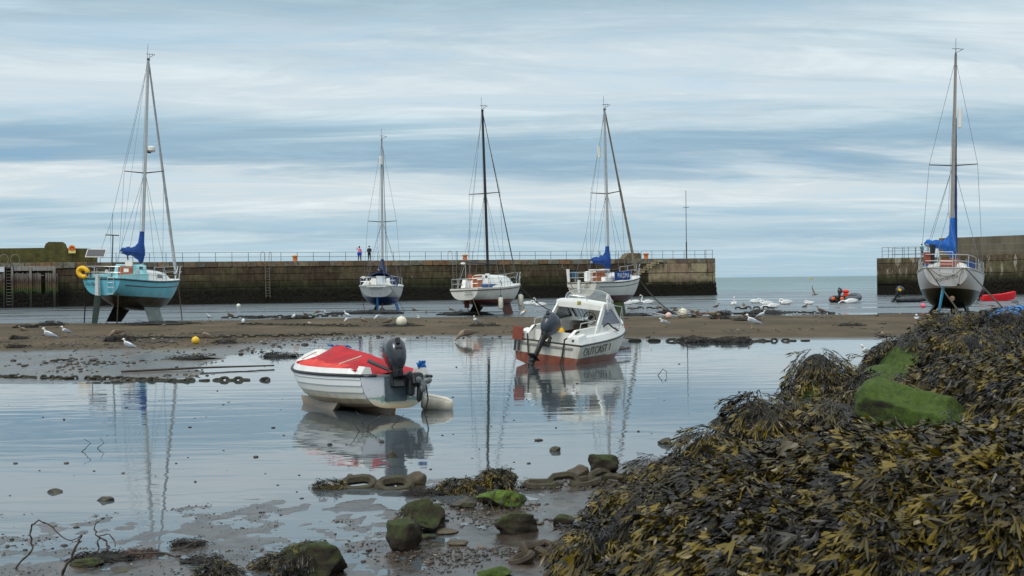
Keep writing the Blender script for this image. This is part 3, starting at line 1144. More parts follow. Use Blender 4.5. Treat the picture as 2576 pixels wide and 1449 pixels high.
# timber landing stage
def landing_stage():
    root = empty('timber_landing_stage', wp(wall_u(75), 1.0, 0), label='weathered timber landing stage against the pier wall at far left, green at its foot', cat='landing stage')
    o0 = root.location
    mt = bpy.data.materials.new('tidal_timber')
    mt.use_nodes = True
    t = mt.node_tree
    b = t.nodes['Principled BSDF']
    geo = N(t, 'ShaderNodeNewGeometry'); s = N(t, 'ShaderNodeSeparateXYZ'); L(t, geo.outputs['Position'], s.inputs[0])
    mp = N(t, 'ShaderNodeMapping'); mp.inputs['Scale'].default_value = (6, 6, 0.5)
    L(t, geo.outputs['Position'], mp.inputs[0])
    nz = N(t, 'ShaderNodeTexNoise'); nz.inputs['Scale'].default_value = 1.6; nz.inputs['Detail'].default_value = 8
    L(t, mp.outputs[0], nz.inputs['Vector'])
    zz = mathn(t, 'DIVIDE', mathn(t, 'ADD', s.outputs[2], mathn(t, 'MULTIPLY', mathn(t, 'SUBTRACT', nz.outputs[0], 0.5), 1.3)), 4.4)
    c = ramp(t, zz, [(0.12, srgb(28, 26, 22)), (0.28, srgb(38, 48, 24)), (0.42, srgb(60, 76, 34)), (0.5, srgb(96, 78, 52)), (0.62, srgb(72, 58, 48)), (0.72, srgb(116, 104, 94)), (0.95, srgb(148, 143, 137))])
    c = mixc(t, 0.6, c, mixc(t, 1.0, c, ramp(t, nz.outputs[0], [(0.3, (0.55,) * 3), (0.7, (1.3,) * 3)]), 'MULTIPLY'))
    L(t, c, b.inputs['Base Color']); b.inputs['Roughness'].default_value = 0.85

    def bx(name, xa, xb, za, zb, off, th):
        ua, ub = wall_u(xa, 3, off), wall_u(xb, 3, off)
        c_ = wp((ua + ub) / 2, off, (za + zb) / 2) - o0
        return MB().box(c_, (abs(ua - ub), th, zb - za), WROT, bev=0.012).build(name, mt, root, smooth=False)
    x = -58.0
    while x < 143:
        if not (6 < x < 26 or 104 < x < 113):
            w = 4.9 if x < 60 else 5.4
            bx('plank', x, x + w - 0.9, 0.1, 3.62 + random.uniform(-0.08, 0.05), 1.15, 0.07)
            x += w
        else:
            x += 2
    for xa, xb in ((7, 12), (28, 33), (73.5, 80), (133, 140), (-30, -24)):
        bx('post', xa, xb, 0.0, 4.25, 1.28, 0.26)
    for xa, xb in ((-60, 8), (35, 73), (80, 133)):
        bx('beam', xa, xb, 3.84, 4.22, 1.2, 0.25)
    bx('walkway', -60, 136, 4.24, 4.32, 0.6, 1.4)
    bx('cross_beam', 101, 111, 3.3, 3.4, 1.1, 0.1)
    w2 = hanging_weed(lambda q: wp(wall_u(-60) + (wall_u(143) - wall_u(-60)) * q[0], 1.2, 1.75 * (1 - q[1])) - o0, 1500, random.Random(5))
    link('seaweed', w2, M_WEEDWALL, root, 'stuff')
    # ladder with big loops
    lr = empty('wall_ladder', wp(wall_u(24), 1.35, 0), label='rusty ladder with two pale round hoops at the timber landing stage', cat='ladder', group='ladders on the pier wall')
    lc = lambda a, o, z: WROT @ Vector((a, o, z))
    for sg in (-1, 1):
        MB().tube([lc(sg * 0.33, 0, 0.2), lc(sg * 0.33, 0, 4.5)], 0.04, 6).build('ladder_rail', M_DARKSTEEL, lr)
        MB().tube([lc(sg * 0.55 + 0.44 * math.cos(a), -0.1, 5.0 + 0.58 * math.sin(a)) for a in [i * 2 * math.pi / 16 for i in range(16)]], 0.045, 6, closed=True).build('hoop', M_LADDER, lr)
    r0 = None
    for k in range(14):
        if r0 is None:
            r0 = MB().tube([lc(-0.33, 0, 0), lc(0.33, 0, 0)], 0.035, 5).build('rung', M_LADDER, lr); o = r0
        else: o = inst(r0, lr)
        o.location = (0, 0, 0.3 + k * 0.32)
    sg = MB().box((0, 0, 0), (0.6, 0.04, 0.5), WROT).build('small_sign', mat('sign_white', srgb(214, 214, 216), 0.5), None, smooth=False)
    sg.location = wp(wall_u(3), 1.42, 4.0)
    tag(sg, 'small white notice with blue print at the far left edge of the landing stage', 'sign')


landing_stage()

# ------------------------------------------------------------------ right pier
RC = atY(2206, 700, 153.0); RC.z = 0
RE = atY(2800, 700, 140.0); RE.z = 0
RD = (RE - RC).normalized()
RN = Vector((RD.y, -RD.x, 0))
if RN.y > 0: RN = -RN
RROT = Matrix(((RD.x, -RN.x, 0), (RD.y, -RN.y, 0), (0, 0, 1)))


def rp(u, off=0.0, z=0.0):
    p = RC + RD * u + RN * off
    return Vector((p.x, p.y, z))


def right_pier():
    root = empty('stone_quay', rp(0), label='stone and concrete quay on the right with pale lime streaks and dark weed', cat='pier')
    o0 = root.location
    mb = MB()
    for ua, ub, za, zb in ((0, 8.6, 4.4, 4.4), (8.6, 32, 4.45, 5.0)):
        vs = [rp(ua, 0, -0.6) - o0, rp(ub, 0, -0.6) - o0, rp(ub, 0, zb) - o0, rp(ua, 0, za) - o0, rp(ua, -9, -0.6) - o0, rp(ub, -9, -0.6) - o0, rp(ub, -9, zb) - o0, rp(ua, -9, za) - o0]
        mb.add(vs, [(0, 1, 2, 3), (3, 2, 6, 7), (4, 7, 6, 5), (0, 3, 7, 4), (1, 5, 6, 2)])
    mb.build('wall_core', M_CONC, root, smooth=False)
    # facing panels
    rs = random.Random(8)
    f0 = None
    u = 0.02
    for za, zb in ((0.0, 0.62), (0.65, 2.0), (2.03, 3.1)):
        u = 0.02
        while u < 27:
            w = rs.choice((2.4, 3.1, 3.8))
            if f0 is None:
                f0 = MB().box((0, 0, 0), (1, 1, 1)).build('facing_block', M_CONC, root, smooth=False)
                bmd = bmesh.new(); bmd.from_mesh(f0.data)
                bmesh.ops.bevel(bmd, geom=bmd.edges[:], offset=0.02, segments=1, affect='EDGES')
                bmd.to_mesh(f0.data); bmd.free()
                o = f0
            else: o = inst(f0, root)
            zt = 4.39 if u + w / 2 < 8.6 else 4.44 + (u - 8.6) * 0.022
            o.matrix_basis = Matrix.Translation(rp(u + w / 2, 0.03 + rs.uniform(0, 0.04), zt - (za + zb) / 2) - o0) @ RROT.to_4x4() @ Matrix.Diagonal((w - 0.04, 0.14, zb - za - 0.03, 1))
            u += w
    # dark block at the far right, painted as the shade of a gate recess
    MB().box(rp(25.2, 0.2, 2.9) - o0, (1.9, 0.4, 3.2), RROT).build('recess_shade_block', mat('recess_shade_paint', srgb(36, 28, 24), 0.9), root, smooth=False)
    sw = hanging_weed(lambda q: rp(3.0 + q[0] * 28, 0.12, 1.9 * (1 - q[1])), 5000, rs, nrm=RN)
    w = link('seaweed', sw, M_WEEDWALL, root, 'stuff')
    w.location = -o0
    # upper breakwater wall
    r2 = empty('breakwater_wall', rp(8.9, -5, 4.4), label='tall grey concrete breakwater wall above the right quay', cat='wall')
    q0 = r2.location
    ua = 6.2
    pl = [rp(ua, -5, 4.3) - q0, rp(32, -5, 4.3) - q0, rp(32, -5, 7.1) - q0, rp(ua, -5, 6.75) - q0]
    MB().prism(pl, RN * -1.4).build('wall', M_CONC2, r2, smooth=False)
    pl = [rp(12, -4.2, 4.3) - q0, rp(32, -4.2, 4.3) - q0, rp(32, -4.2, 6.05) - q0, rp(12, -4.2, 5.85) - q0]
    MB().prism(pl, RN * -0.9).build('lower_step', M_CONC2, r2, smooth=False)
    # railings
    def rail(us, off, z0, zh, rails, label, r=0.032):
        rr = empty('quay_railing', rp(us[0], off, z0), label=label, cat='railing', group='railings on the right quay')
        p0 = None
        for u_ in us:
            if p0 is None:
                p0 = MB().tube([(0, 0, 0), (0, 0, zh)], r, 6).build('post', M_GALV, rr); o = p0
            else: o = inst(p0, rr)
            o.location = rp(u_, off, z0) - rr.location
        for rz in rails:
            MB().tube([rp(us[0], off, z0 + rz) - rr.location, rp(us[-1], off, z0 + rz) - rr.location], r * 0.9, 6).build('rail', M_GALV, rr)
    rail([0.5, 1.25, 2.0, 2.9, 3.6, 4.4, 5.1, 5.9, 6.6], -0.6, 4.4, 1.3, (1.28, 0.85, 0.4), 'grey three-rail railing at the open end of the right quay')
    rail([1.0, 2.4, 3.8, 5.2, 6.6], -3.6, 4.4, 1.25, (1.2, 0.5), 'second railing behind, at the open end of the right quay')
    rail([9.5 + 1.5 * k for k in range(13)], -2.2, 4.75, 1.15, (1.1, 0.3), 'thin pale railing in front of the tall breakwater wall', r=0.02)


right_pier()
# ================================================================== yachts
M_ALU = mat('mast_aluminium', srgb(176, 178, 176), 0.4, 0.35, var=0.08, vscale=2, dirt=srgb(120, 118, 112), dirt_amt=0.5, dscale=2)
M_BLACKMAST = mat('mast_black', srgb(34, 31, 30), 0.45, 0.1, var=0.25, vscale=3)
M_WIRE = mat('rigging_wire', srgb(120, 124, 128), 0.5, 0.4, var=0.05)
M_STEEL = mat('stainless_tube', srgb(186, 188, 188), 0.3, 0.5, var=0.08, vscale=8)
M_WHITE = mat('white_gelcoat', srgb(232, 231, 225), 0.3, var=0.05, vscale=2, dirt=srgb(170, 160, 140), dirt_amt=0.35, dscale=2.4, streak=True)
M_WOOD = mat('teak_board', srgb(150, 82, 44), 0.5, var=0.25, vscale=9, streak=True)
M_BLUECOVER = mat('blue_canvas', srgb(10, 66, 138), 0.8, var=0.25, vscale=2.5, bump=0.015, bscale=5)
M_NAVY = mat('navy_canvas', srgb(28, 46, 86), 0.8, var=0.2, vscale=3, bump=0.01, bscale=6)
M_DARKGLASS = mat('smoked_window', srgb(60, 66, 72), 0.08, var=0.1)
M_BLUEGLASS = mat('blue_window', srgb(62, 92, 140), 0.1, var=0.25, vscale=3)
M_BLACK = mat('black_rubber', srgb(30, 30, 32), 0.55, var=0.2)
M_ROPE = mat('old_rope', srgb(110, 96, 72), 0.9, var=0.4, vscale=12)
M_DKROPE = mat('dark_rope', srgb(52, 47, 38), 0.9, var=0.4, vscale=12)
M_YELLOW = mat('yellow_plastic', srgb(238, 186, 12), 0.45, var=0.12, vscale=5, dirt=srgb(150, 110, 30), dirt_amt=0.4, dscale=4)
M_FENDER = mat('fender_vinyl', srgb(222, 218, 200), 0.45, var=0.08, dirt=srgb(150, 140, 110), dirt_amt=0.6, dscale=4)
M_SOLAR = mat('solar_cells', srgb(44, 48, 56), 0.25, var=0.2, vscale=14)
M_BRICKRED = mat('brown_board', srgb(132, 62, 40), 0.55, var=0.2, vscale=7)
M_LETTER = mat('dark_lettering', srgb(38, 42, 48), 0.5, var=0.1)
M_WLETTER = mat('white_lettering', srgb(214, 224, 234), 0.5, var=0.05)


class Hull:
    def __init__(s, Ln, B, Bt, zw, dc, fs, fm, fb, bow_rake=1.2, tr_rake=0.25, ztb=0.16, full=0.62, umax=0.45, stem_z=0.3):
        s.Ln, s.B, s.Bt, s.zw, s.dc = Ln, B, Bt, zw, dc
        s.fs, s.fm, s.fb = fs, fm, fb
        s.br, s.tr = bow_rake, tr_rake
        s.ztb = ztb
        s.full = full
        s.umax = umax
        s.stem_z = stem_z

    def hb(s, u):
        b = s.Bt / s.B
        if u < s.umax:
            return s.B / 2 * (b + (1 - b) * math.sin(math.pi / 2 * u / s.umax))
        v = (u - s.umax) / (1 - s.umax)
        return s.B / 2 * max(0.0, 1 - v ** 2.3) ** 0.85 * (1 - 0.0 * v)

    def sheer(s, u):
        return s.zw + interp(u, [(0, s.fs), (0.42, s.fm), (1.0, s.fb)])

    def keel(s, u):
        return s.zw + interp(u, [(0, s.ztb), (0.12, -s.dc * 0.22), (0.3, -s.dc * 0.82), (0.5, -s.dc), (0.72, -s.dc * 0.8), (0.88, -s.dc * 0.38), (0.96, 0.0), (1.0, s.stem_z)])

    def pt(s, u, t, side=1, out=0.0):
        """t 0 sheer .. 1 centre bottom"""
        zs, zk = s.sheer(u), s.keel(u)
        a = t * math.pi / 2
        e = s.full + 0.55 * max(0, (u - 0.55) / 0.45) ** 1.5
        y = s.hb(u) * (math.cos(a) ** e if t < 1 else 0.0)
        e2 = 1.25
        dz = math.sin(a) ** e2
        z = zs + (zk - zs) * dz
        x = u * s.Ln - s.br * (u ** 5) * dz - (1 - u) ** 6 * (-s.tr) * dz
        return Vector((x, side * (y + out), z))

    def at_z(s, u, z, side=1, out=0.012):
        zs, zk = s.sheer(u), s.keel(u)
        f = (z - zs) / (zk - zs)
        f = max(0.0, min(1.0, f))
        t = math.asin(f ** (1 / 1.25)) / (math.pi / 2)
        return s.pt(u, t, side, out)

    def build(s, root, m, mt, mdeck, n=30, k=14):
        rings = []
        for i in range(n + 1):
            u = i / n
            u = u + 0.0
            r = [s.pt(u, j / k, 1) for j in range(k + 1)] + [s.pt(u, j / k, -1) for j in range(k - 1, -1, -1)]
            rings.append(r)
        MB().loft(rings, caps=False, closed_ring=False).build('hull', m, root, weld=True)
        # transom, a hair proud
        tr = [p + Vector((-0.012, 0, 0)) for p in rings[0]]
        MB().prism(tr, (0.03, 0, 0)).build('transom', mt, root, smooth=False)
        # deck
        dr = []
        for i in range(n + 1):
            u = i / n
            y = s.hb(u)
            zs = s.sheer(u) - 0.01
            dr.append([Vector((s.pt(u, 0).x, y * q, zs + 0.06 * (1 - q * q) * (y / (s.B / 2)))) for q in (-1, -.6, -.2, .2, .6, 1)])
        MB().loft(dr, caps=False, closed_ring=False).build('deck', mdeck, root)

    def rail_line(s, u0, u1, dz=0.0, side=1, out=0.0, n=24):
        return [s.pt(u0 + (u1 - u0) * i / n, 0, side, out) + Vector((0, 0, dz)) for i in range(n + 1)]

    def rubbing(s, root, m, dz=-0.03, r=0.035, out=0.012, name='rubbing_strake'):
        pts = s.rail_line(0, 1, dz, 1, out) + s.rail_line(1, 0, dz, -1, out)[1:]
        MB().tube(pts, r, 5, closed=True).build(name, m, root)

    def stripe(s, root, m, u0, u1, dz0, h, out=0.01, name='stripe', n=24):
        for side in (1, -1):
            a = [s.at_z(u0 + (u1 - u0) * i / n, s.sheer(u0 + (u1 - u0) * i / n) - dz0, side, out) for i in range(n + 1)]
            b = [s.at_z(u0 + (u1 - u0) * i / n, s.sheer(u0 + (u1 - u0) * i / n) - dz0 - h, side, out) for i in range(n + 1)]
            mb = MB()
            mb.loft([a, b], caps=False, closed_ring=False)
            mb.build(name, m, root, smooth=False)


def foil(root, name, m, top_x, top_y, z_top, z_bot, chord_t, chord_b, thick, splay=0.0, sweep=0.0, mats=None):
    rings = []
    for f in (0, 0.5, 1.0):
        z = z_top + (z_bot - z_top) * f
        ch = chord_t + (chord_b - chord_t) * f
        x0 = top_x + sweep * f
        y0 = top_y + splay * f
        th = thick * (1 - 0.25 * f)
        rings.append([(x0 + ch * a, y0 + th * b, z) for a, b in ((-.5, 0), (-.3, .32), (0, .5), (.3, .42), (.47, .2), (.5, 0), (.47, -.2), (.3, -.42), (0, -.5), (-.3, -.32))])
    return MB().loft(rings).build(name, m, root)


def sail_cover(root, m, p_end, p_mast, z_up, r=0.16, lumps=2.5, seed=1, rise=None, cone=0.2):
    """flaked sail in its cover along the boom, climbing the mast at the front"""
    rs = random.Random(seed)
    p_end, p_mast = Vector(p_end), Vector(p_mast)
    rings = []
    n = 22
    for i in range(n + 1):
        f = i / n
        p = p_end.lerp(p_mast, f)
        w = r * (0.8 + 0.2 * f) * (1 + 0.10 * math.sin(f * lumps * 2 * math.pi + seed))
        h = w * (1.1 + 0.55 * f) + max(0, f - 0.66) ** 1.4 * 2.2
        h *= 1 + 0.07 * math.sin(f * (lumps + 1.5) * 6.28)
        if i == 0: w, h = w * 0.75, h * 0.7
        ring = []
        for j in range(12):
            a = 2 * math.pi * j / 12
            rr = 1 + rs.uniform(-0.035, 0.035)
            zz = math.sin(a) * h * rr
            yy = math.cos(a) * w * rr * (1 if zz < 0 else 1 - 0.45 * zz / max(h, 1e-3))
            ring.append(p + Vector((0, yy, zz * (1.0 if zz > 0 else 0.75))))
        rings.append(ring)
    MB().loft(rings).build('sail_cover', m, root)
    # collar round the mast
    rings = []
    base = p_mast + Vector((0.02, 0, -0.35))
    for f, w in ((0, 0.10), (0.12, 0.26), (0.35, 0.24), (0.6, 0.17), (1.0, 0.12)):
        c = base + Vector((0.0 - 0.12 * (1 - f), 0, z_up * f))
        rings.append([c + Vector((w * 1.25 * math.cos(2 * math.pi * j / 10), w * math.sin(2 * math.pi * j / 10), 0)) * (1 + rs.uniform(-.08, .08)) for j in range(10)])
    # fix: rings scaled about origin would drift, rebuild cleanly
    rings = []
    for f, w in ((0, 0.10), (0.12, 0.27), (0.3, 0.25), (0.55, 0.18), (0.8, 0.14), (1.0, 0.12)):
        c = base + Vector((-0.14 * (1 - f), 0, z_up * f))
        rings.append([c + Vector((w * 1.3 * math.cos(2 * math.pi * j / 10), w * math.sin(2 * math.pi * j / 10), 0)) for j in range(10)])
    MB().loft(rings).build('mast_collar', m, root)


def rig(root, H, um, zdeck, ztop, m, r=0.085, spr_z=0.5, spr_w=1.15, boom=3.2, boom_z=1.0, cover=None, genoa=None, gr=0.06, collar=1.1, wire_r=0.011, seed=1, spr_up=0.03,
        bow_u=0.985, backstay=True, bend=0.0, cover_r=0.16, aft_lower=True, spr_sweep=0.12, gfrac=0.985, sprm=None, boom_m=None, boom_y=0.0):
    xm = um * H.Ln
    ht = ztop - zdeck
    pts = [(xm - bend * (i / 10) ** 2, 0, zdeck + ht * i / 10) for i in range(11)]
    MB().tube(pts, [r * (1 - 0.25 * max(0, (i - 5) / 5)) for i in range(11)], 10, flat=0.7).build('mast', m, root)
    top = Vector(pts[-1])
    mh = MB()
    mh.box(top + Vector((0, 0, 0.03)), (0.26, 0.08, 0.08))
    mh.tube([top + Vector((-0.12, 0, 0.05)), top + Vector((-0.12, 0, 0.9))], 0.012, 4)
    mh.tube([top + Vector((0.1, 0, 0.05)), top + Vector((0.1, 0, 0.35))], 0.014, 4)
    mh.tube([top + Vector((0.1, -0.22, 0.35)), top + Vector((0.1, 0.22, 0.37))], 0.014, 4)
    mh.tube([top + Vector((0, 0, 0.1)), top + Vector((-0.05, -0.32, 0.24))], 0.014, 4)
    for a in range(3):
        mh.ball(top + Vector((-0.05 + 0.07 * math.cos(a * 2.1), -0.34 + 0.07 * math.sin(a * 2.1), 0.28)), 0.03, 6, 4)
    mh.build('masthead_instruments', M_BLACK, root)
    zs = zdeck + ht * spr_z
    xs = xm - bend * spr_z ** 2
    for sd in (1, -1):
        MB().tube([(xs, 0, zs), (xs - spr_sweep, sd * spr_w, zs + spr_up)], [0.04, 0.028], 6).build('spreader', sprm or M_DARKSTEEL, root)
    w = MB()
    for sd in (1, -1):
        cp = H.pt(um - 0.02, 0, sd, -0.08)
        tip = Vector((xs - spr_sweep, sd * spr_w, zs + spr_up))
        hi = Vector((top.x, sd * 0.05, top.z - ht * 0.04))
        w.tube([cp, tip, hi], wire_r, 4)
        w.tube([H.pt(um + 0.05, 0, sd, -0.1), Vector((xs, sd * 0.06, zs - 0.1))], wire_r, 4)
        if aft_lower:
            w.tube([H.pt(um - 0.10, 0, sd, -0.08), Vector((xs, sd * 0.06, zs - 0.1))], wire_r, 4)
    if backstay:
        w.tube([H.pt(0.0, 0, 1, -0.5) * 1.0, Vector((0.8, 0, H.sheer(0) + 3.0)), top], wire_r, 4)
        w.tube([H.pt(0.0, 0, -1, -0.5), Vector((0.8, 0, H.sheer(0) + 3.0))], wire_r, 4)
    bow = H.pt(bow_u, 0, 1) * 1.0
    bow = Vector((bow.x, 0, H.sheer(bow_u) + 0.08))
    if genoa is None:
        w.tube([bow, top - Vector((0, 0, 0.15))], wire_r * 1.6, 4)
    # halyards by the mast
    w.tube([Vector((xm + 0.16, 0.05, zdeck + 0.2)), Vector((top.x + 0.14, 0.02, top.z))], wire_r * 0.8, 4)
    w.tube([Vector((xm - 0.2, 0.12, zdeck + 0.4)), Vector((top.x - 0.14, 0.02, top.z))], wire_r * 0.8, 4)
    if boom:
        w.tube([Vector((xm - boom, 0, zdeck + boom_z)), Vector((top.x - 0.14, 0, top.z))], wire_r * 0.8, 4)
    w.build('rigging', M_WIRE, root)
    if genoa is not None:
        a = bow + Vector((-0.12, 0, 0.35)); b = bow.lerp(top, gfrac)
        rs = random.Random(seed)
        n = 34
        pts = [a.lerp(b, i / n) + Vector((0, 0, 0)) for i in range(n + 1)]
        rr = [gr * (0.75 if i == 0 else 1.25 - 0.65 * (i / n)) * (1 + rs.uniform(-0.1, 0.1)) for i in range(n + 1)]
        g = MB()
        g.tube(pts, rr, 8)
        g.tube([bow, a], 0.03, 6)
        g.tube([a + Vector((0, 0, -0.12)), a + Vector((0.0, 0, 0.0))], 0.12, 10)
        g.build('furled_genoa', genoa, root)
    if boom:
        bz = zdeck + boom_z
        MB().tube([(xm - 0.1, 0, bz), (xm - boom, boom_y, bz + 0.05)], 0.06, 8).build('boom', boom_m or m, root)
        if cover is not None:
            sail_cover(root, cover, (xm - boom + 0.15, boom_y, bz + 0.12), (xm - 0.15, 0, bz + 0.16), collar, cover_r, seed=seed)


def guard_rails(root, H, m=M_STEEL, us=(0.2, 0.34, 0.5, 0.66, 0.78), h=0.6, pul=0.86, push=0.1, r=0.014, pulpit_h=0.62, wires=True, pushpit=True, stand=0.06, fwd=0.25):
    st = None
    for sd in (1, -1):
        for u in us:
            p = H.pt(u, 0, sd, -stand)
            if st is None:
                st = MB().tube([(0, 0, 0), (0, 0, h)], r, 6).build('stanchion', m, root); o = st
            else: o = inst(st, root)
            o.location = p
    mb = MB()
    hi = []
    for sd in (1, -1):
        a = H.pt(pul, 0, sd, -stand); b = H.pt(pul + 0.07, 0, sd, -stand)
        hi.append(a + Vector((0.05, 0, pulpit_h)))
        mb.tube([a, a + Vector((0.05, 0, pulpit_h))], r * 1.25, 6)
        mb.tube([b, b + Vector((0.12, 0, pulpit_h + 0.02))], r * 1.25, 6)
    nose = Vector((H.Ln + fwd, 0, H.sheer(1) + pulpit_h + 0.06))
    for zz in (0, -0.32):
        q = []
        for sd in (1, -1):
            a = H.pt(pul, 0, sd, -stand) + Vector((0.03, 0, pulpit_h + zz)); b = H.pt(pul + 0.07, 0, sd, -stand) + Vector((0.1, 0, pulpit_h + zz))
            c = nose + Vector((-0.05, sd * 0.16, zz))
            q.append([a, b, c])
        mb.tube(q[0] + q[1][::-1], r * 1.25, 6)
    mb.tube([H.pt(0.99, 0, 1) + Vector((0.0, 0.0, 0)), nose + Vector((0, 0.1, 0))], r * 1.25, 6)
    mb.tube([H.pt(0.99, 0, -1), nose + Vector((0, -0.1, 0))], r * 1.25, 6)
    mb.build('pulpit', m, root)
    if pushpit:
        mb = MB()
        for zz in (h + 0.02, h * 0.5):
            q = []
            for sd in (1, -1):
                q.append([H.pt(push + 0.06, 0, sd, -stand) + Vector((0, 0, zz)), H.pt(0.015, 0, sd, -stand - 0.05) + Vector((0, 0, zz)), Vector((0.06, sd * H.Bt * 0.28, H.sheer(0) + zz))])
            mb.tube(q[0] + q[1][::-1], r * 1.2, 6)
        for sd in (1, -1):
            for p in (H.pt(push + 0.06, 0, sd, -stand), H.pt(0.02, 0, sd, -stand - 0.04), Vector((0.06, sd * H.Bt * 0.2, H.sheer(0)))):
                mb.tube([p, p + Vector((0, 0, h + 0.02))], r * 1.2, 6)
        mb.build('pushpit', m, root)
    if wires:
        mb = MB()
        for sd in (1, -1):
            for zz in (h, h * 0.5):
                pts = [H.pt(push + 0.06, 0, sd, -stand) + Vector((0, 0, zz))] + [H.pt(u, 0, sd, -stand) + Vector((0, 0, zz)) for u in us] + [H.pt(pul, 0, sd, -stand) + Vector((0.03, 0, zz))]
                mb.tube(pts, 0.009, 4)
        mb.build('lifelines', M_WIRE, root)


def cabin(root, H, u0, u1, h0, h1, wfrac=0.62, m=None, mwin=None, wins=(), roof_m=None, cr=0.1, slope=0.12, name='coachroof'):
    n = 12
    rings = []
    for i in range(n + 1):
        f = i / n
        u = u0 + (u1 - u0) * f
        w = H.hb(u) * wfrac * (1 - 0.25 * f ** 2)
        h = interp(f, [(0, h0), (0.45, (h0 + h1) / 2 + 0.05), (0.85, h1), (1, 0.03)]) if h1 < h0 + 9 else h0
        z = H.sheer(u) - 0.02
        x = u * H.Ln
        k = 1 - slope
        rings.append([Vector((x, w, z)), Vector((x, w * k, z + h * 0.82)), Vector((x, w * k * 0.86, z + h * 0.97)), Vector((x, w * 0.4, z + h + cr * 0.7)), Vector((x, 0, z + h + cr)),
                      Vector((x, -w * 0.4, z + h + cr * 0.7)), Vector((x, -w * k * 0.86, z + h * 0.97)), Vector((x, -w * k, z + h * 0.82)), Vector((x, -w, z))])
    cr_ = MB().loft(rings).build(name, m, root)
    for (f0, f1, za, zb) in wins:
        for sd in (1, -1):
            q = []
            for f, zf in ((f0, za), (f1, za * 0.97), (f1 - 0.02, zb * 0.93), (f0 + 0.03, zb)):
                u = u0 + (u1 - u0) * f
                w = H.hb(u) * wfrac * (1 - 0.25 * f ** 2)
                h = interp(f, [(0, h0), (0.45, (h0 + h1) / 2 + 0.05), (0.85, h1), (1, 0.03)])
                y = w * (1 - (slope) * zf / 0.82) + 0.006
                q.append(Vector((u * H.Ln, sd * y, H.sheer(u) - 0.02 + h * zf)))
            MB().prism(q, (0, sd * 0.012, 0)).build('window', mwin or M_DARKGLASS, cr_, smooth=False)
    return cr_


def boat_root(name, xD, Yd, phi, heel, trim, label, cat='yacht', z=0.0, group=None):
    p = atY(xD, 700, Yd)
    r = empty(name, (p.x, p.y, z), (R(heel), R(trim), R(90 - phi)), label, cat, group)
    return r


def sprayhood(root, H, u, w, h, m, mwin, ln=1.1):
    z = H.sheer(u) + 0.3
    x = u * H.Ln
    rings = []
    for k, (dx, sc) in enumerate(((0, 1.0), (ln * 0.5, 0.98), (ln, 0.55))):
        r = []
        for j in range(13):
            a = math.pi * j / 12
            r.append(Vector((x + dx, w * math.cos(a) * (1 - 0.12 * math.sin(a)), z - 0.25 + (h * sc) * math.sin(a) ** 0.55)))
        rings.append(r)
    mb = MB().loft(rings, caps=False, closed_ring=False)
    sp = mb.build('sprayhood', m, root)
    MB().tube([p + Vector((-0.02, 0, 0)) for p in rings[0]], 0.06, 6).build('hoop', m, sp)
    # clear window panel at front
    q = [Vector((x + ln * 0.9, w * 0.6 * s_, z + zz)) for s_, zz in ((-1, -0.1), (1, -0.1), (0.8, h * 0.45), (-0.8, h * 0.45))]
    MB().prism(q, (0.02, 0, 0)).build('window', mwin, sp, smooth=False)
    return sp


def name_board(root, c, w, h, rot, m):
    return MB().box(c, (w, 0.03, h), rot).build('name_panel', m, root, smooth=False)


def fender(loc, label, ln=0.75, r=0.13, tilt=(0, 0, 0), capm=None, rope=0.6, m=None, parent_loc=None):
    root = empty('fender', loc, tilt, label, 'fender', 'fenders hanging from the boats')
    prof = [(0.03, 0.02), (r * 0.7, 0.03), (r, 0.12), (r, ln - 0.12), (r * 0.7, ln - 0.03), (0.05, ln)]
    rings = [[(a * math.cos(2 * math.pi * j / 12), a * math.sin(2 * math.pi * j / 12), -z) for j in range(12)] for a, z in prof]
    MB().loft(rings).build('body', m or M_FENDER, root)
    cap = [[(a * math.cos(2 * math.pi * j / 10), a * math.sin(2 * math.pi * j / 10), z) for j in range(10)] for a, z in ((0.02, 0.14), (0.05, 0.06), (r * 0.75, -0.04))]
    MB().loft(cap).build('end_cap', capm or M_NAVY, root)
    MB().tube([(0, 0, 0.1), (0, 0, rope)], 0.012, 5).build('rope', M_DKROPE, root)
    return root


def rope_thing(pts, label, r=0.02, m=None, name='mooring_rope', sag=0.0, group='mooring ropes', cat='rope'):
    P = [Vector(p) for p in pts]
    out = []
    if len(P) == 2 and sag:
        for i in range(13):
            f = i / 12
            q = P[0].lerp(P[1], f)
            q.z -= sag * 4 * f * (1 - f)
            out.append(q)
    else:
        out = P
    o0 = out[0].copy()
    o = MB().tube([p - o0 for p in out], r, 6).build(name, m or M_DKROPE)
    o.location = o0
    return tag(o, label, cat, group)


def W(root, p):
    """world position of a local point of a boat"""
    return (Matrix.Translation(root.location) @ root.rotation_euler.to_matrix().to_4x4() @ Matrix.Diagonal((*root.scale, 1))) @ Vector(p)


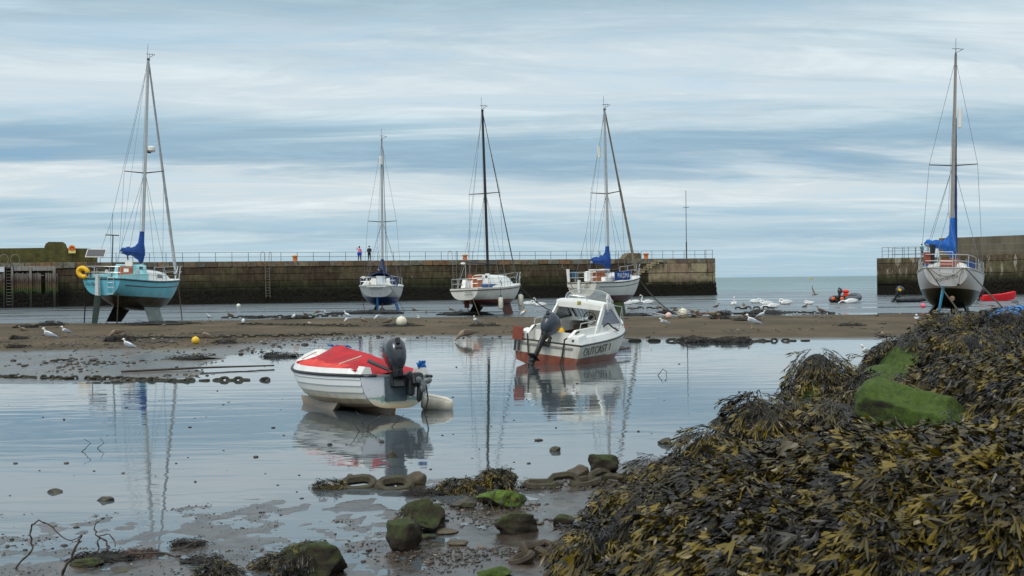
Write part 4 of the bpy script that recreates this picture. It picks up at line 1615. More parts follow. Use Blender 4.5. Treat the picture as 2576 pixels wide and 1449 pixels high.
# ---------------------------------------------------------------- 1 light blue yacht (left)
def yacht_blue():
    root = boat_root('yacht', 249, 69.9, 11, 1.6, 2.3, 'light blue yacht standing on its keels at left with blue sail cover', z=0.05)
    zw = 1.66
    H = Hull(9.3, 3.0, 2.25, zw, 0.78, 0.98, 0.98, 1.28, 1.5, 0.15, 0.0, 0.62)
    CY, CYD = srgb(114, 198, 218), srgb(112, 196, 216)
    hm = hullmat('blue_hull', [(-1, srgb(56, 53, 48)), (zw - 0.16, srgb(34, 34, 34)), (zw, CY)], gz=(zw - 0.1, 0.8), gamt=0.5, grime=srgb(120, 115, 95))
    tm = hullmat('blue_transom', [(-1, srgb(34, 40, 60)), (zw, CY)], gz=(zw, 0.4), gamt=0.2)
    lb = mat('pale_blue_gelcoat', srgb(150, 208, 214), 0.35, var=0.06, dirt=srgb(110, 130, 130), dirt_amt=0.3)
    H.build(root, hm, tm, M_WHITE)
    H.rubbing(root, mat('dark_strake', srgb(48, 42, 40), 0.5), -0.07, 0.045)
    H.stripe(root, mat('maroon_stripe', srgb(92, 50, 58), 0.4), 0.06, 0.97, 0.36, 0.055)
    foil(root, 'bilge_keel', mat('shaded_antifoul', srgb(30, 30, 31), 0.7, var=0.3, vscale=3), 4.1, 0.75, 1.25, 0.2, 2.2, 1.75, 0.22, 0.5, -0.25)  # port keel coloured black, its shade put into the paint
    foil(root, 'bilge_keel', mat('lit_antifoul', srgb(112, 122, 118), 0.8, var=0.25, vscale=3, dirt=srgb(70, 76, 60), dirt_amt=0.7, dscale=2.2), 4.4, -0.75, 1.25, 0.25, 1.9, 1.85, 0.2, -0.48, -0.15)  # starboard keel coloured light grey, the light on it put into the paint
    # rudder hung on the transom
    rd = MB().box((-0.12, 0.12, 2.2), (0.28, 0.2, 1.15), Matrix.Rotation(R(-2), 3, 'X'), taper=(0.9, 0.8)).build('rudder_stock', mat('grey_white_paint', srgb(196, 200, 198), 0.45, dirt=srgb(140, 140, 130), dirt_amt=0.4), root, smooth=False)
    foil(root, 'rudder', mat('green_grey_antifoul', srgb(84, 96, 88), 0.8, var=0.25, vscale=3, dirt=srgb(50, 56, 44), dirt_amt=0.7, dscale=3), -0.08, 0.12, 1.66, 0.1, 0.72, 0.6, 0.2, 0.1, -0.1)
    # cabin and cockpit
    cabin(root, H, 0.34, 0.80, 0.62, 0.36, 0.62, M_WHITE, M_DARKGLASS, wins=((0.42, 0.62, 0.3, 0.72),))
    # raised blue doghouse end with teak companionway
    mb = MB()
    mb.box((3.3, 0.0, H.sheer(.35) + 0.42), (0.5, 2.0, 0.95), taper=(0.9, 0.86), bev=0.06)
    mb.build('doghouse', lb, root)
    MB().box((3.02, 0.18, H.sheer(.35) + 0.38), (0.05, 0.95, 0.86), taper=(1, 0.9)).build('companionway_board', M_WOOD, root, smooth=False)
    MB().box((2.98, 0.1, H.sheer(.35) + 0.55), (0.03, 0.3, 0.2)).build('notice_panel', M_WHITE, root, smooth=False)
    for sy in (0.55, -0.62):
        MB().box((3.04, sy - 0.15, H.sheer(.35) + 0.7), (0.04, 0.2, 0.14)).build('instrument', M_DARKGLASS, root, smooth=False)
    for sd in (1, -1):
        rr = []
        for f in (0, .5, 1):
            u = 0.02 + 0.33 * f
            y = H.hb(u) * 0.78
            z = H.sheer(u)
            x = u * H.Ln
            rr.append([Vector((x, sd * y, z)), Vector((x, sd * y, z + 0.16 + 0.22 * f)), Vector((x, sd * (y - 0.28), z + 0.16 + 0.22 * f)), Vector((x, sd * (y - 0.32), z))])
        MB().loft(rr).build('cockpit_coaming', lb, root, smooth=False)
        w = MB().tube([(2.3, sd * 0.95, H.sheer(.25) + 0.36), (2.3, sd * 0.95, H.sheer(.25) + 0.55)], [0.11, 0.08], 10).build('winch', M_STEEL, root)
    rig(root, H, 0.50, zw + 1.5, zw + 14.0, M_ALU, r=0.1, spr_z=0.465, spr_w=1.25, boom=2.6, boom_z=0.95, cover=M_BLUECOVER, genoa=mat('grey_sailcloth', srgb(176, 180, 182), 0.8, var=0.2, vscale=5), gr=0.085, collar=1.6, seed=3, spr_up=0.1, cover_r=0.24)
    rad = MB().tube([(4.68 + 0.25, -0.2, zw + 8.6), (4.68 + 0.25, -0.2, zw + 8.68), (4.93, -0.2, zw + 8.86), (4.93, -0.2, zw + 8.93)], [0.2, 0.27, 0.27, 0.16], 14).build('radar_dome', M_WHITE, root)
    MB().box((4.85, -0.1, zw + 8.55), (0.3, 0.16, 0.06)).build('radar_bracket', M_DARKSTEEL, root, smooth=False)
    guard_rails(root, H, us=(0.2, 0.36, 0.52, 0.68), pul=0.84, pulpit_h=0.72, r=0.014)
    # transom ladder
    mb = MB()
    for sy in (-0.42, -0.78):
        mb.tube([(-0.07, sy, zw + 0.08), (-0.07, sy, zw + 0.98)], 0.02, 6)
    for z in (0.08, 0.45, 0.72, 0.98):
        mb.tube([(-0.07, -0.42, zw + z), (-0.07, -0.78, zw + z)], 0.018, 6)
    mb.build('boarding_ladder', M_STEEL, root)
    # solar panel on a stern frame
    Rm = Matrix.Rotation(R(-62), 3, 'Y') @ Matrix.Rotation(R(0), 3, 'X')
    sp = MB().box((0.05, 0.38, zw + 2.32), (0.52, 1.15, 0.05), Rm).build('solar_panel', M_WHITE, root, smooth=False)
    MB().box(Vector((0.05, 0.38, zw + 2.32)) + Rm @ Vector((0, 0, 0.03)), (0.45, 1.06, 0.02), Rm).build('cells', M_SOLAR, sp, smooth=False)
    MB().box(Vector((0.05, 0.38, zw + 2.32)) - Rm @ Vector((0, 0, 0.03)), (0.45, 1.06, 0.02), Rm).build('backing', M_SOLAR, sp, smooth=False)
    mb = MB()
    mb.tube([(0.1, 0.7, zw + 0.95), (0.1, 0.7, zw + 2.2)], 0.03, 6)
    mb.build('panel_post', M_DARKSTEEL, root)
    mb = MB()
    mb.tube([(0.5, -0.35, zw + 0.9), (0.5, -0.35, zw + 3.35)], 0.035, 6)
    mb.tube([(0.5, -0.7, zw + 3.35), (0.5, 0.1, zw + 3.37)], 0.035, 6)
    mb.tube([(0.5, -0.3, zw + 3.3), (0.5, -0.3, zw + 4.6)], 0.012, 4)
    mb.build('aerial_pole', M_DARKSTEEL, root)
    MB().box((1.3, -0.95, zw + 1.85), (0.14, 0.42, 0.32)).build('deck_box', M_WHITE, root, smooth=False)
    MB().tube([(3.3, 0.05, zw + 1.2), (3.0, 0.1, zw + 2.6)], 0.045, 6).build('crutch', M_BRICKRED, root)
    lettering('LAURA', 0.26, M_LETTER, root, (-0.04, 0.62, zw + 0.62), Matrix(((0, 0, -1), (-1, 0, 0), (0, 1, 0))), depth=0.003)
    # horseshoe lifebuoy
    hb = empty('horseshoe_buoy', W(root, (-0.05, 1.05, zw + 1.28)), root.rotation_euler, 'yellow horseshoe lifebuoy hung on the stern rail of the light blue yacht', 'lifebuoy')
    pts = [(0, 0.34 * math.cos(a) - 0.05, 0.44 * math.sin(a)) for a in [R(-60 + 300 * i / 16) for i in range(17)]]
    pts = [Vector((p[0], -p[1] * 1.0, p[2])) for p in pts]
    Mr = Matrix.Rotation(R(-68), 3, 'X')
    MB().tube([Mr @ p * 0.68 for p in pts], [0.11] + [0.13] * 15 + [0.11], 10).build('float', M_YELLOW, hb)
    MB().tube([(0, -0.1, 0.3), (0.1, -0.3, 0.45)], 0.02, 5).build('strap', M_BLACK, hb)
    return root, H


YB, HB = yacht_blue()
# ---------------------------------------------------------------- 2 white and blue yacht seen from astern
def yacht_wizard():
    root = boat_root('yacht', 946, 98, 0.5, 0.2, 1.0, 'white yacht with blue bottom and navy sprayhood, seen square from astern below the pier walkers', z=0.0)
    zw = 1.08
    H = Hull(9.2, 3.25, 2.62, zw, 0.66, 0.93, 0.93, 1.2, 1.3, 0.55, 0.02, 0.6)
    hm = hullmat('blue_bottom_hull', [(-1, srgb(22, 66, 122)), (zw, srgb(150, 120, 128)), (zw + 0.035, srgb(206, 206, 206)), (zw + 0.09, srgb(160, 130, 138)), (zw + 0.11, srgb(208, 208, 206))], gz=(zw - 0.2, 0.5), gamt=0.25)
    tm = hullmat('white_transom', [(-1, srgb(238, 238, 234))], gamt=0.08)
    H.build(root, hm, tm, M_WHITE)
    H.rubbing(root, mat('pale_strake', srgb(196, 196, 190), 0.5), -0.05, 0.045)
    MB().box((-0.02, 0, zw + 0.82), (0.03, 1.5, 0.05)).build('moulded_step', M_WHITE, root, smooth=False)
    m1 = mat('blue_antifoul', srgb(30, 96, 160), 0.7, var=0.25, vscale=4)
    foil(root, 'rudder', m1, 0.7, 0.0, zw + 0.0, 0.02, 0.6, 0.45, 0.16)
    foil(root, 'bilge_keel', M_BLACK, 3.9, 0.30, 0.6, 0.0, 1.6, 1.3, 0.3, 0.35)
    foil(root, 'bilge_keel', m1, 4.2, -1.05, 0.7, 0.03, 1.5, 1.2, 0.24, -0.22)
    mb = MB().tube([(1.6, -0.28, 0.62), (1.5, -0.28, 0.22)], 0.035, 6)
    for k in range(3):
        a = k * 2.094 + 1.57
        mb.box((1.48, -0.28 + 0.13 * math.cos(a), 0.22 + 0.13 * math.sin(a)), (0.03, 0.2, 0.1), Matrix.Rotation(a, 3, 'X'))
    mb.build('propeller', mat('bronze', srgb(96, 60, 44), 0.45, 0.5), root)
    cabin(root, H, 0.30, 0.78, 0.5, 0.3, 0.66, M_WHITE, M_DARKGLASS, wins=((0.1, 0.5, 0.3, 0.7),))
    for sd in (1, -1):
        rr = []
        for f in (0, .5, 1):
            u = 0.03 + 0.28 * f
            y = H.hb(u) * 0.86; z = H.sheer(u); x = u * H.Ln
            rr.append([Vector((x, sd * y, z)), Vector((x, sd * (y - 0.16), z + 0.20 + 0.2 * f)), Vector((x, sd * (y - 0.5), z + 0.2 + 0.2 * f)), Vector((x, sd * (y - 0.52), z))])
        MB().loft(rr).build('cockpit_coaming', M_WHITE, root, smooth=False)
        MB().tube([(2.2, sd * 1.0, H.sheer(.2) + 0.38), (2.2, sd * 1.0, H.sheer(.2) + 0.58)], [0.11, 0.08], 10).build('winch', M_STEEL, root)
    MB().box((2.72, -0.05, H.sheer(.3) + 0.38), (0.06, 0.72, 0.8)).build('companionway_board', mat('pale_grey_board', srgb(196, 202, 210), 0.4), root, smooth=False)
    MB().box((2.7, 0.52, H.sheer(.3) + 0.3), (0.3, 0.5, 0.6), taper=(1, 0.8), bev=0.04).build('cabin_end', M_WHITE, root)
    MB().box((2.7, -0.72, H.sheer(.3) + 0.3), (0.3, 0.6, 0.6), taper=(1, 0.8), bev=0.04).build('cabin_end', M_WHITE, root)
    sprayhood(root, H, 0.30, 1.05, 1.0, M_NAVY, M_DARKGLASS, 1.2)
    rig(root, H, 0.49, zw + 1.4, zw + 12.7, M_ALU, r=0.085, spr_z=0.415, spr_w=1.15, boom=2.9, boom_z=0.72, cover=M_NAVY, genoa=None, collar=1.15, seed=5, spr_up=0.08, wire_r=0.010, cover_r=0.2)
    MB().tube([(H.Ln * .49 + .5, -0.25, zw + 1.4), (H.Ln * .49 + 0.1, -0.1, zw + 12.0)], 0.028, 6).build('spare_halyard', M_ALU, root)
    MB().tube([(4.3, 0.06, zw + 10.7), (4.3, 0.06, zw + 11.4)], [0.14, 0.14], 8).build('radar_reflector', M_WHITE, root)
    guard_rails(root, H, us=(0.3, 0.5, 0.68), pul=0.85, r=0.013)
    MB().box((0.1, 1.0, H.sheer(0) + 0.62), (0.1, 0.22, 0.18)).build('deck_box', M_WHITE, root, smooth=False)
    for sd, w in ((1, 0.9), (-1, 0.95)):
        nm = MB().box((1.7, sd * (H.hb(.18) - 0.06), H.sheer(.2) + 0.32), (1.2, 0.03, 0.62)).build('dodger', M_NAVY, root, smooth=False)
    MB().box((0.55, -1.22, H.sheer(.03) + 0.35), (0.03, 0.5, 0.6), Matrix.Rotation(R(-16), 3, 'Z')).build('name_dodger', M_NAVY, root, smooth=False)
    Mt = Matrix(((0, 0, -1), (-1, 0, 0), (0, 1, 0)))
    lettering('WIZARD', 0.22, M_LETTER, root, (-0.05, 0.0, zw + 0.66), Mt, depth=0.003, space=1.15)
    lettering('DUNBAR', 0.09, mat('grey_lettering', srgb(110, 112, 116), 0.5), root, (-0.05, 0.0, zw + 0.49), Mt, depth=0.003) if False else None
    lettering('WIZARD', 0.2, M_WLETTER, root, (0.52, -1.20, H.sheer(.03) + 0.36), Matrix.Rotation(R(-16), 3, 'Z') @ Mt, depth=0.003, sx=0.6)
    for sy in (0.32, -0.30):
        MB().ball((-0.02, sy, zw + 0.28), 0.035, 6, 5).build('outlet', M_BLACK, root)
    return root, H


YW, HW = yacht_wizard()


# ---------------------------------------------------------------- 3 white yacht with black mast
def yacht_black_mast():
    root = boat_root('yacht', 1168, 82, 24.5, -1.6, 0.3, 'white yacht with dark red bottom, bare black mast and blue tinted cabin windows', z=0.0)
    zw = 1.02
    H = Hull(8.5, 2.75, 2.02, zw, 0.5, 0.76, 0.82, 1.08, 1.2, 0.1, 0.0, 0.62)
    hm = hullmat('red_bottom_hull', [(-1, srgb(82, 40, 36)), (zw - 0.14, srgb(128, 30, 34)), (zw, srgb(228, 226, 216))], gz=(zw - 0.2, 0.7), gamt=0.35, grime=srgb(130, 110, 90))
    tm = hullmat('white_transom_red_foot', [(-1, srgb(120, 40, 38)), (zw, srgb(232, 230, 220))], gz=(zw, .3), gamt=0.2)
    H.build(root, hm, tm, M_WHITE)
    H.rubbing(root, mat('brown_strake', srgb(72, 52, 46), 0.5), -0.14, 0.035)
    rr = []
    kb = mat('red_brown_antifoul', srgb(88, 54, 44), 0.85, var=0.3, vscale=3, dirt=srgb(70, 60, 40), dirt_amt=0.5)
    foil(root, 'bilge_keel', mat('dark_red_antifoul', srgb(44, 28, 27), 0.8, var=0.3, vscale=3, dirt=srgb(120, 100, 100), dirt_amt=0.3, dscale=3), 3.5, 0.62, 0.75, 0.0, 1.9, 1.5, 0.2, 0.4, -0.25)
    foil(root, 'bilge_keel', kb, 4.9, -0.62, 0.75, 0.0, 1.65, 1.5, 0.2, -0.3, -0.1)
    foil(root, 'skeg', mat('rust_skeg', srgb(104, 48, 32), 0.8, var=0.3), 0.75, 0.2, zw - 0.0, zw - 0.5, 0.8, 0.7, 0.14)
    cabin(root, H, 0.28, 0.80, 0.78, 0.5, 0.74, M_WHITE, M_BLUEGLASS, wins=((0.30, 0.96, 0.10, 0.62),), slope=0.28, cr=0.14)
    MB().box((2.35, 0.15, H.sheer(.3) + 0.42), (0.06, 0.72, 0.78), taper=(1, 0.85)).build('companionway_board', M_WOOD, root, smooth=False)
    MB().box((2.3, -0.05, H.sheer(.3) + 0.6), (0.04, 0.4, 0.17)).build('notice_panel', M_WHITE, root, smooth=False)
    MB().box((1.55, 0.62, H.sheer(.2) + 0.3), (0.9, 0.3, 0.55), taper=(0.4, 0.9)).build('cockpit_coaming', M_WHITE, root, smooth=False)
    MB().box((2.5, -0.78, H.sheer(.3) + 0.12), (2.6, 0.3, 0.22), Matrix.Rotation(R(1), 3, 'Z'), bev=0.04).build('side_locker', mat('blue_grp', srgb(44, 78, 128), 0.4, var=0.2), root)
    MB().box((2.3, -0.62, H.sheer(.3) + 0.5), (0.05, 0.36, 0.85), taper=(1, 0.8)).build('cabin_end', M_WHITE, root, smooth=False)
    MB().box((2.26, -0.55, H.sheer(.3) + 0.72), (0.03, 0.14, 0.15)).build('badge', M_NAVY, root, smooth=False)
    rig(root, H, 0.435, zw + 1.45, zw + 12.7, M_BLACKMAST, r=0.1, spr_z=0.505, spr_w=1.15, boom=3.0, boom_z=0.95, cover=None, genoa=mat('dark_forestay', srgb(82, 86, 88), 0.6), gr=0.038, seed=8, spr_up=-0.0, bend=0.0, boom_m=M_BLACKMAST)
    guard_rails(root, H, us=(0.36, 0.52, 0.68), pul=0.83, r=0.014, pulpit_h=0.72)
    mb = MB()
    mb.tube([(0.55, 0.1, H.sheer(0)), (0.55, 0.1, H.sheer(0) + 1.55)], 0.022, 6)
    mb.tube([(0.2, 0.6, H.sheer(0)), (0.55, 0.16, H.sheer(0) + 1.5)], 0.014, 5)
    mb.build('aerial_pole', M_STEEL, root)
    MB().ball((0.5, 0.25, H.sheer(0) + 1.62), 0.17, 12, 8, scale=(1, 1, 0.5)).build('aerial_dome', M_WHITE, root)
    MB().box((0.75, -0.1, H.sheer(0) + 0.72), (0.08, 0.32, 0.42)).build('outboard_bracket_board', M_WOOD, root, smooth=False)
    mb = MB()
    rs = random.Random(4)
    for k in range(9):
        a = Vector((0.15 + rs.uniform(0, .3), rs.uniform(0.3, .9), H.sheer(0) + rs.uniform(0.05, .45)))
        b_ = a + Vector((rs.uniform(-.2, .2), rs.uniform(-.3, .3), rs.uniform(-.2, .2)))
        mb.tube([a, a.lerp(b_, .5) + Vector((0, 0, .06)), b_], 0.014, 5)
    mb.build('coiled_lines', M_ROPE, root)
    Mt = Matrix(((0, 0, -1), (-1, 0, 0), (0, 1, 0)))
    lettering('MYSTERY', 0.15, M_LETTER, root, (-0.05, -0.42, zw + 0.50), Mt, depth=0.003) if False else None
    lettering('MYSTIKY', 0.13, M_LETTER, root, (-0.05, -0.36, zw + 0.48), Mt, depth=0.003)
    lettering('WEXFORD', 0.13, M_LETTER, root, (-0.05, -0.36, zw + 0.33), Mt, depth=0.003)
    return root, H


YM, HM = yacht_black_mast()
for (u, lb_, dz) in ((0.27, 'white fender with navy ends hanging amidships of the yacht with the black mast', 0.62), (0.66, 'white fender hanging nearer the bow of the yacht with the black mast', 0.6)):
    p = HM.pt(u, 0, -1, 0.22)
    fender(W(YM, (p.x, p.y, p.z - dz)), lb_, ln=0.85, r=0.16, rope=0.62)
p = HM.pt(0.99, 0, -1, 0.0)
fender(W(YM, (p.x + 0.35, p.y - 0.05, p.z - 0.8)), 'long white fender hanging at the bow of the yacht with the black mast', ln=1.1, r=0.15, rope=0.8, tilt=(0, R(6), 0))
fb = empty('mooring_buoy', W(YM, (p.x + 0.55, p.y - 0.1, p.z - 2.1)), (R(12), 0, 0), 'small orange yellow buoy hanging under the long fender at the bow', 'buoy')
MB().ball((0, 0, 0), 0.2, 12, 9, scale=(1, 1, 1.35)).build('float', mat('orange_yellow_vinyl', srgb(232, 158, 18), 0.45, var=0.15, dirt=srgb(130, 80, 20), dirt_amt=0.5), fb)
MB().tube([(0, 0, 0.2), (0, 0, 0.5)], 0.03, 6).build('eye', M_ROPE, fb)


# ---------------------------------------------------------------- 4 white yacht with name banner
def yacht_banner():
    root = boat_root('yacht', 1464, 80, 29, -1.0, 0.2, 'white yacht with red bottom and a blue banner on its rail', z=0.0)
    zw = 1.24
    H = Hull(8.8, 2.7, 2.06, zw, 0.62, 0.86, 0.90, 1.3, 1.1, 0.05, -0.05, 0.62)
    hm = hullmat('red_bottom_hull_b', [(-1, srgb(84, 34, 28)), (zw - 0.03, srgb(228, 227, 219))], gz=(zw - 0.2, 0.7), gamt=0.3, grime=srgb(140, 120, 100))
    tm = hullmat('cream_transom', [(-1, srgb(214, 208, 190)), (zw + 0.4, srgb(226, 223, 212))], gz=(zw, 0.7), gamt=0.4, grime=srgb(170, 150, 110))
    H.build(root, hm, tm, M_WHITE)
    H.rubbing(root, mat('dark_strake', srgb(48, 42, 40), 0.5), -0.06, 0.035)
    H.stripe(root, mat('grey_blue_stripe', srgb(70, 84, 98), 0.4), 0.05, 0.95, 0.3, 0.05)
    kb = mat('green_weedy_keel', srgb(62, 78, 34), 0.85, var=0.35, vscale=3, dirt=srgb(110, 84, 50), dirt_amt=0.6, dscale=2)
    foil(root, 'bilge_keel', kb, 4.1, -0.62, 0.9, 0.0, 1.7, 1.5, 0.26, -0.25, -0.1)
    foil(root, 'bilge_keel', M_BLACK, 3.8, 0.62, 0.9, 0.0, 1.7, 1.4, 0.22, 0.3, -0.2)
    # transom-hung rudder, cream
    MB().box((-0.12, 0.12, zw + 0.35), (0.16, 0.14, 1.3)).build('rudder_stock', M_WHITE, root, smooth=False)
    foil(root, 'rudder', mat('cream_paint', srgb(206, 196, 176), 0.5, var=0.08), -0.2, 0.1, zw + 0.2, zw - 0.75, 0.5, 0.42, 0.12)
    cabin(root, H, 0.31, 0.82, 0.46, 0.34, 0.66, M_WHITE, M_DARKGLASS, wins=((0.50, 0.66, 0.3, 0.7),))
    MB().box((2.5, -0.05, H.sheer(.3) + 0.42), (0.06, 0.8, 0.68)).build('companionway_board', M_WOOD, root, smooth=False)
    MB().box((2.62, 0.0, H.sheer(.3) + 0.78), (0.9, 1.1, 0.09), bev=0.03).build('hatch_hood', M_WHITE, root)
    MB().box((2.2, 0.55, H.sheer(.3) + 0.36), (0.6, 0.4, 0.7), bev=0.08).build('cockpit_coaming', M_WHITE, root)
    MB().box((2.2, -0.85, H.sheer(.3) + 0.16), (1.6, 0.3, 0.32), bev=0.06).build('cockpit_coaming', M_WHITE, root)
    rig(root, H, 0.47, zw + 1.35, zw + 12.2, M_ALU, r=0.09, spr_z=0.49, spr_w=1.1, boom=2.7, boom_z=0.75, cover=M_BLUECOVER, genoa=mat('weathered_sailcloth', srgb(134, 124, 108), 0.85, var=0.35, vscale=6), gr=0.085, collar=1.3, seed=11, spr_up=0.12, cover_r=0.24)
    MB().tube([(3.6, 0.22, zw + 9.0), (3.6, 0.22, zw + 9.75)], [0.13, 0.13], 10).build('radar_reflector', M_WHITE, root)
    guard_rails(root, H, us=(0.22, 0.4, 0.56, 0.72), pul=0.85, r=0.014, pulpit_h=0.72)
    y = -H.hb(.34) + 0.02
    p0, p1 = H.pt(.255, 0, -1, -0.03), H.pt(.53, 0, -1, -0.03)
    d = (p1 - p0); ang = math.atan2(d.y, d.x)
    c = (p0 + p1) / 2 + Vector((0, -0.03, 0.33))
    bn = MB()
    n = 10
    rows = []
    for i in range(n + 1):
        f = i / n
        q = p0.lerp(p1, f) + Vector((0, -0.02 * math.sin(f * 7), 0))
        rows.append([q + Vector((0, 0, 0.62)), q + Vector((0, -0.03 * math.sin(f * 9 + 1), 0.3)), q + Vector((0, 0, 0.04 + 0.02 * math.sin(f * 6)))])
    bn.loft(rows, caps=False, closed_ring=False)
    bn.build('name_banner', M_BLUECOVER, root)
    Ms = Matrix.Rotation(ang, 3, 'Z') @ Matrix(((1, 0, 0), (0, 0, -1), (0, 1, 0)))
    lettering('PALOMA', 0.42, M_WLETTER, root, c + Vector((0.0, -0.05, 0.0)), Ms, depth=0.004, shear=0.0, space=1.12)
    Mt = Matrix(((0, 0, -1), (-1, 0, 0), (0, 1, 0)))
    lettering('Paloma', 0.22, M_LETTER, root, (-0.05, 0.62, zw + 0.48), Mt, depth=0.003)
    lettering('C.Y.C.', 0.15, M_LETTER, root, (-0.05, -0.42, zw + 0.52), Mt, depth=0.003)
    MB().tube([(0.1, 0.95, H.sheer(0) + 0.05), (0.12, 1.0, H.sheer(0) + 0.85)], [0.09, 0.11], 8).build('horseshoe_holder', M_WHITE, root)
    MB().box((0.6, 0.8, H.sheer(0) + 0.5), (0.7, 0.02, 0.42)).build('dodger', mat('teal_canvas', srgb(20, 84, 120), 0.8), root, smooth=False)
    mb = MB()
    mb.tube([(-0.14, 0.75, H.sheer(0)), (-0.12, 0.5, H.sheer(0) - 0.45), (-0.14, 0.2, H.sheer(0) - 0.62), (-0.16, -0.2, H.sheer(0) - 0.25), (-0.06, -0.7, H.sheer(0) + 0.02)], 0.02, 5)
    mb.tube([(-0.1, -0.6, H.sheer(0)), (-0.12, -0.2, H.sheer(0) - 0.4), (-0.14, 0.0, H.sheer(0) - 0.6)], 0.018, 5)
    mb.build('trailing_lines', M_ROPE, root)
    return root, H


YP, HP = yacht_banner()


# ---------------------------------------------------------------- 5 large yacht at the right, stern on
def yacht_right():
    root = boat_root('yacht', 2377, 67.5, 22.0, 1.4, 3.4, 'big white yacht with dark green bottom and light blue rudder, stern on at right', z=0.0)
    zw = 1.62
    H = Hull(10.0, 3.55, 2.3, zw, 0.95, 1.1, 1.02, 1.3, 1.4, 0.35, 0.1, 0.55)
    hm = hullmat('green_bottom_hull', [(-1, srgb(20, 38, 30)), (zw, srgb(214, 212, 210)), (zw + 0.95, srgb(90, 100, 118)), (zw + 0.965, srgb(216, 215, 214))], gz=(zw + 0.35, 0.35), gamt=0.25, grime=srgb(150, 140, 120))
    hm2 = hullmat('white_transom_b', [(-1, srgb(228, 227, 226))], gamt=0.08)
    H.build(root, hm, hm2, M_WHITE)
    H.rubbing(root, mat('pale_strake', srgb(196, 196, 190), 0.5), -0.03, 0.035)
    foil(root, 'rudder', mat('light_blue_antifoul', srgb(66, 158, 196), 0.7, var=0.3, vscale=4, dirt=srgb(120, 100, 90), dirt_amt=0.7, dscale=2.5), 0.35, 0.15, zw + 0.05, zw - 1.32, 0.5, 0.45, 0.17, 0.2)
    foil(root, 'bilge_keel', M_BLACK, 3.9, 0.6, 0.95, 0.1, 1.7, 1.3, 0.34, 0.62, -0.1)
    foil(root, 'bilge_keel', mat('pale_green_antifoul', srgb(92, 112, 106), 0.8, var=0.25, vscale=3), 4.4, -0.75, 1.0, 0.3, 1.6, 1.2, 0.3, -0.25)
    MB().tube([(4.5, -0.15, 0.75), (4.7, -0.2, 0.48), (5.0, -0.22, 0.45)], [0.16, 0.2, 0.1], 8).build('keel_bulb', M_BLACK, root)
    MB().tube([(0.9, -0.28, 1.12), (0.75, -0.30, 1.05)], [0.13, 0.11], 10).build('propeller_boss', mat('pinkish_anode', srgb(178, 144, 116), 0.5), root)
    cabin(root, H, 0.27, 0.78, 0.5, 0.34, 0.6, M_WHITE, M_DARKGLASS, wins=((0.2, 0.6, 0.3, 0.7),))
    MB().box((2.6, 0.0, H.sheer(.27) + 0.33), (0.06, 0.95, 0.72)).build('companionway_board', M_BRICKRED, root, smooth=False)
    for sd in (1, -1):
        rr = []
        for f in (0, .5, 1):
            u = 0.03 + 0.26 * f
            yy = H.hb(u) * 0.8; z = H.sheer(u); x = u * H.Ln
            rr.append([Vector((x, sd * yy, z)), Vector((x, sd * (yy - 0.15), z + 0.2 + 0.18 * f)), Vector((x, sd * (yy - 0.45), z + 0.22 + 0.18 * f)), Vector((x, sd * (yy - 0.48), z))])
        MB().loft(rr).build('cockpit_coaming', M_WHITE, root, smooth=False)
        MB().box((1.9, sd * 1.15, H.sheer(.2) + 0.35), (1.9, 0.05, 0.4), Matrix.Rotation(R(sd * 8), 3, 'Z')).build('dodger', M_BLUECOVER, root, smooth=False)
    rig(root, H, 0.5, zw + 1.45, zw + 13.6, mat('mast_bronze_grey', srgb(158, 148, 138), 0.4, 0.3, var=0.1), r=0.1, spr_z=0.475, spr_w=1.3, boom=3.2, boom_z=0.95, cover=mat('bright_blue_canvas', srgb(8, 92, 176), 0.8, var=0.25, vscale=2.5, bump=0.012, bscale=5), genoa=mat('blue_sail_strip', srgb(22, 60, 118), 0.8, var=0.25, vscale=4), gr=0.075,
        collar=2.0, seed=14, boom_y=1.15, spr_up=0.02, spr_sweep=0.3, cover_r=0.23, gfrac=0.72)
    MB().tube([(5.15, -0.28, zw + 9.4), (5.15, -0.28, zw + 10.5)], [0.12, 0.12], 8).build('radar_reflector', M_WHITE, root)
    guard_rails(root, H, us=(0.22, 0.3, 0.42, 0.58, 0.72), pul=0.86, r=0.016, h=0.66)
    # tall stern ladder / gantry rails
    mb = MB()
    for sy in (0.36, -0.32):
        mb.tube([(-0.1, sy, zw + 0.72), (-0.1, sy, zw + 1.9)], 0.022, 6)
    mb.tube([(-0.1, 0.36, zw + 1.9), (-0.1, -0.32, zw + 1.9)], 0.022, 6)
    for z in (0.82, 1.25, 1.4):
        mb.tube([(-0.1, 0.36, zw + z), (-0.1, -0.32, zw + z)], 0.018, 6)
    for sy in (0.36, -0.32):
        mb.ball((-0.1, sy, zw + 0.72), 0.06, 6, 5)
    mb.build('boarding_ladder', M_STEEL, root)
    MB().box((0.2, 1.0, H.sheer(0) + 0.5), (0.04, 0.36, 0.6)).build('outboard_board', M_BRICKRED, root, smooth=False)
    MB().tube([(0.3, 0.75, H.sheer(0) + 0.2), (0.3, 0.72, H.sheer(0) + 1.2)], [0.1, 0.16], 8).build('lifesling', M_BLACK, root)
    Mt = Matrix(((0, 0, -1), (-1, 0, 0), (0, 1, 0)))
    lettering('Sonserina', 0.3, M_LETTER, root, (-0.06, 0.0, zw + 0.5), Matrix.Rotation(R(-14), 3, 'X') @ Mt, depth=0.003, shear=0.5)
    MB().ball((-0.02, -0.62, zw + 0.18), 0.07, 8, 6, scale=(0.4, 1, 1)).build('exhaust', M_BLACK, root)
    mb = MB()
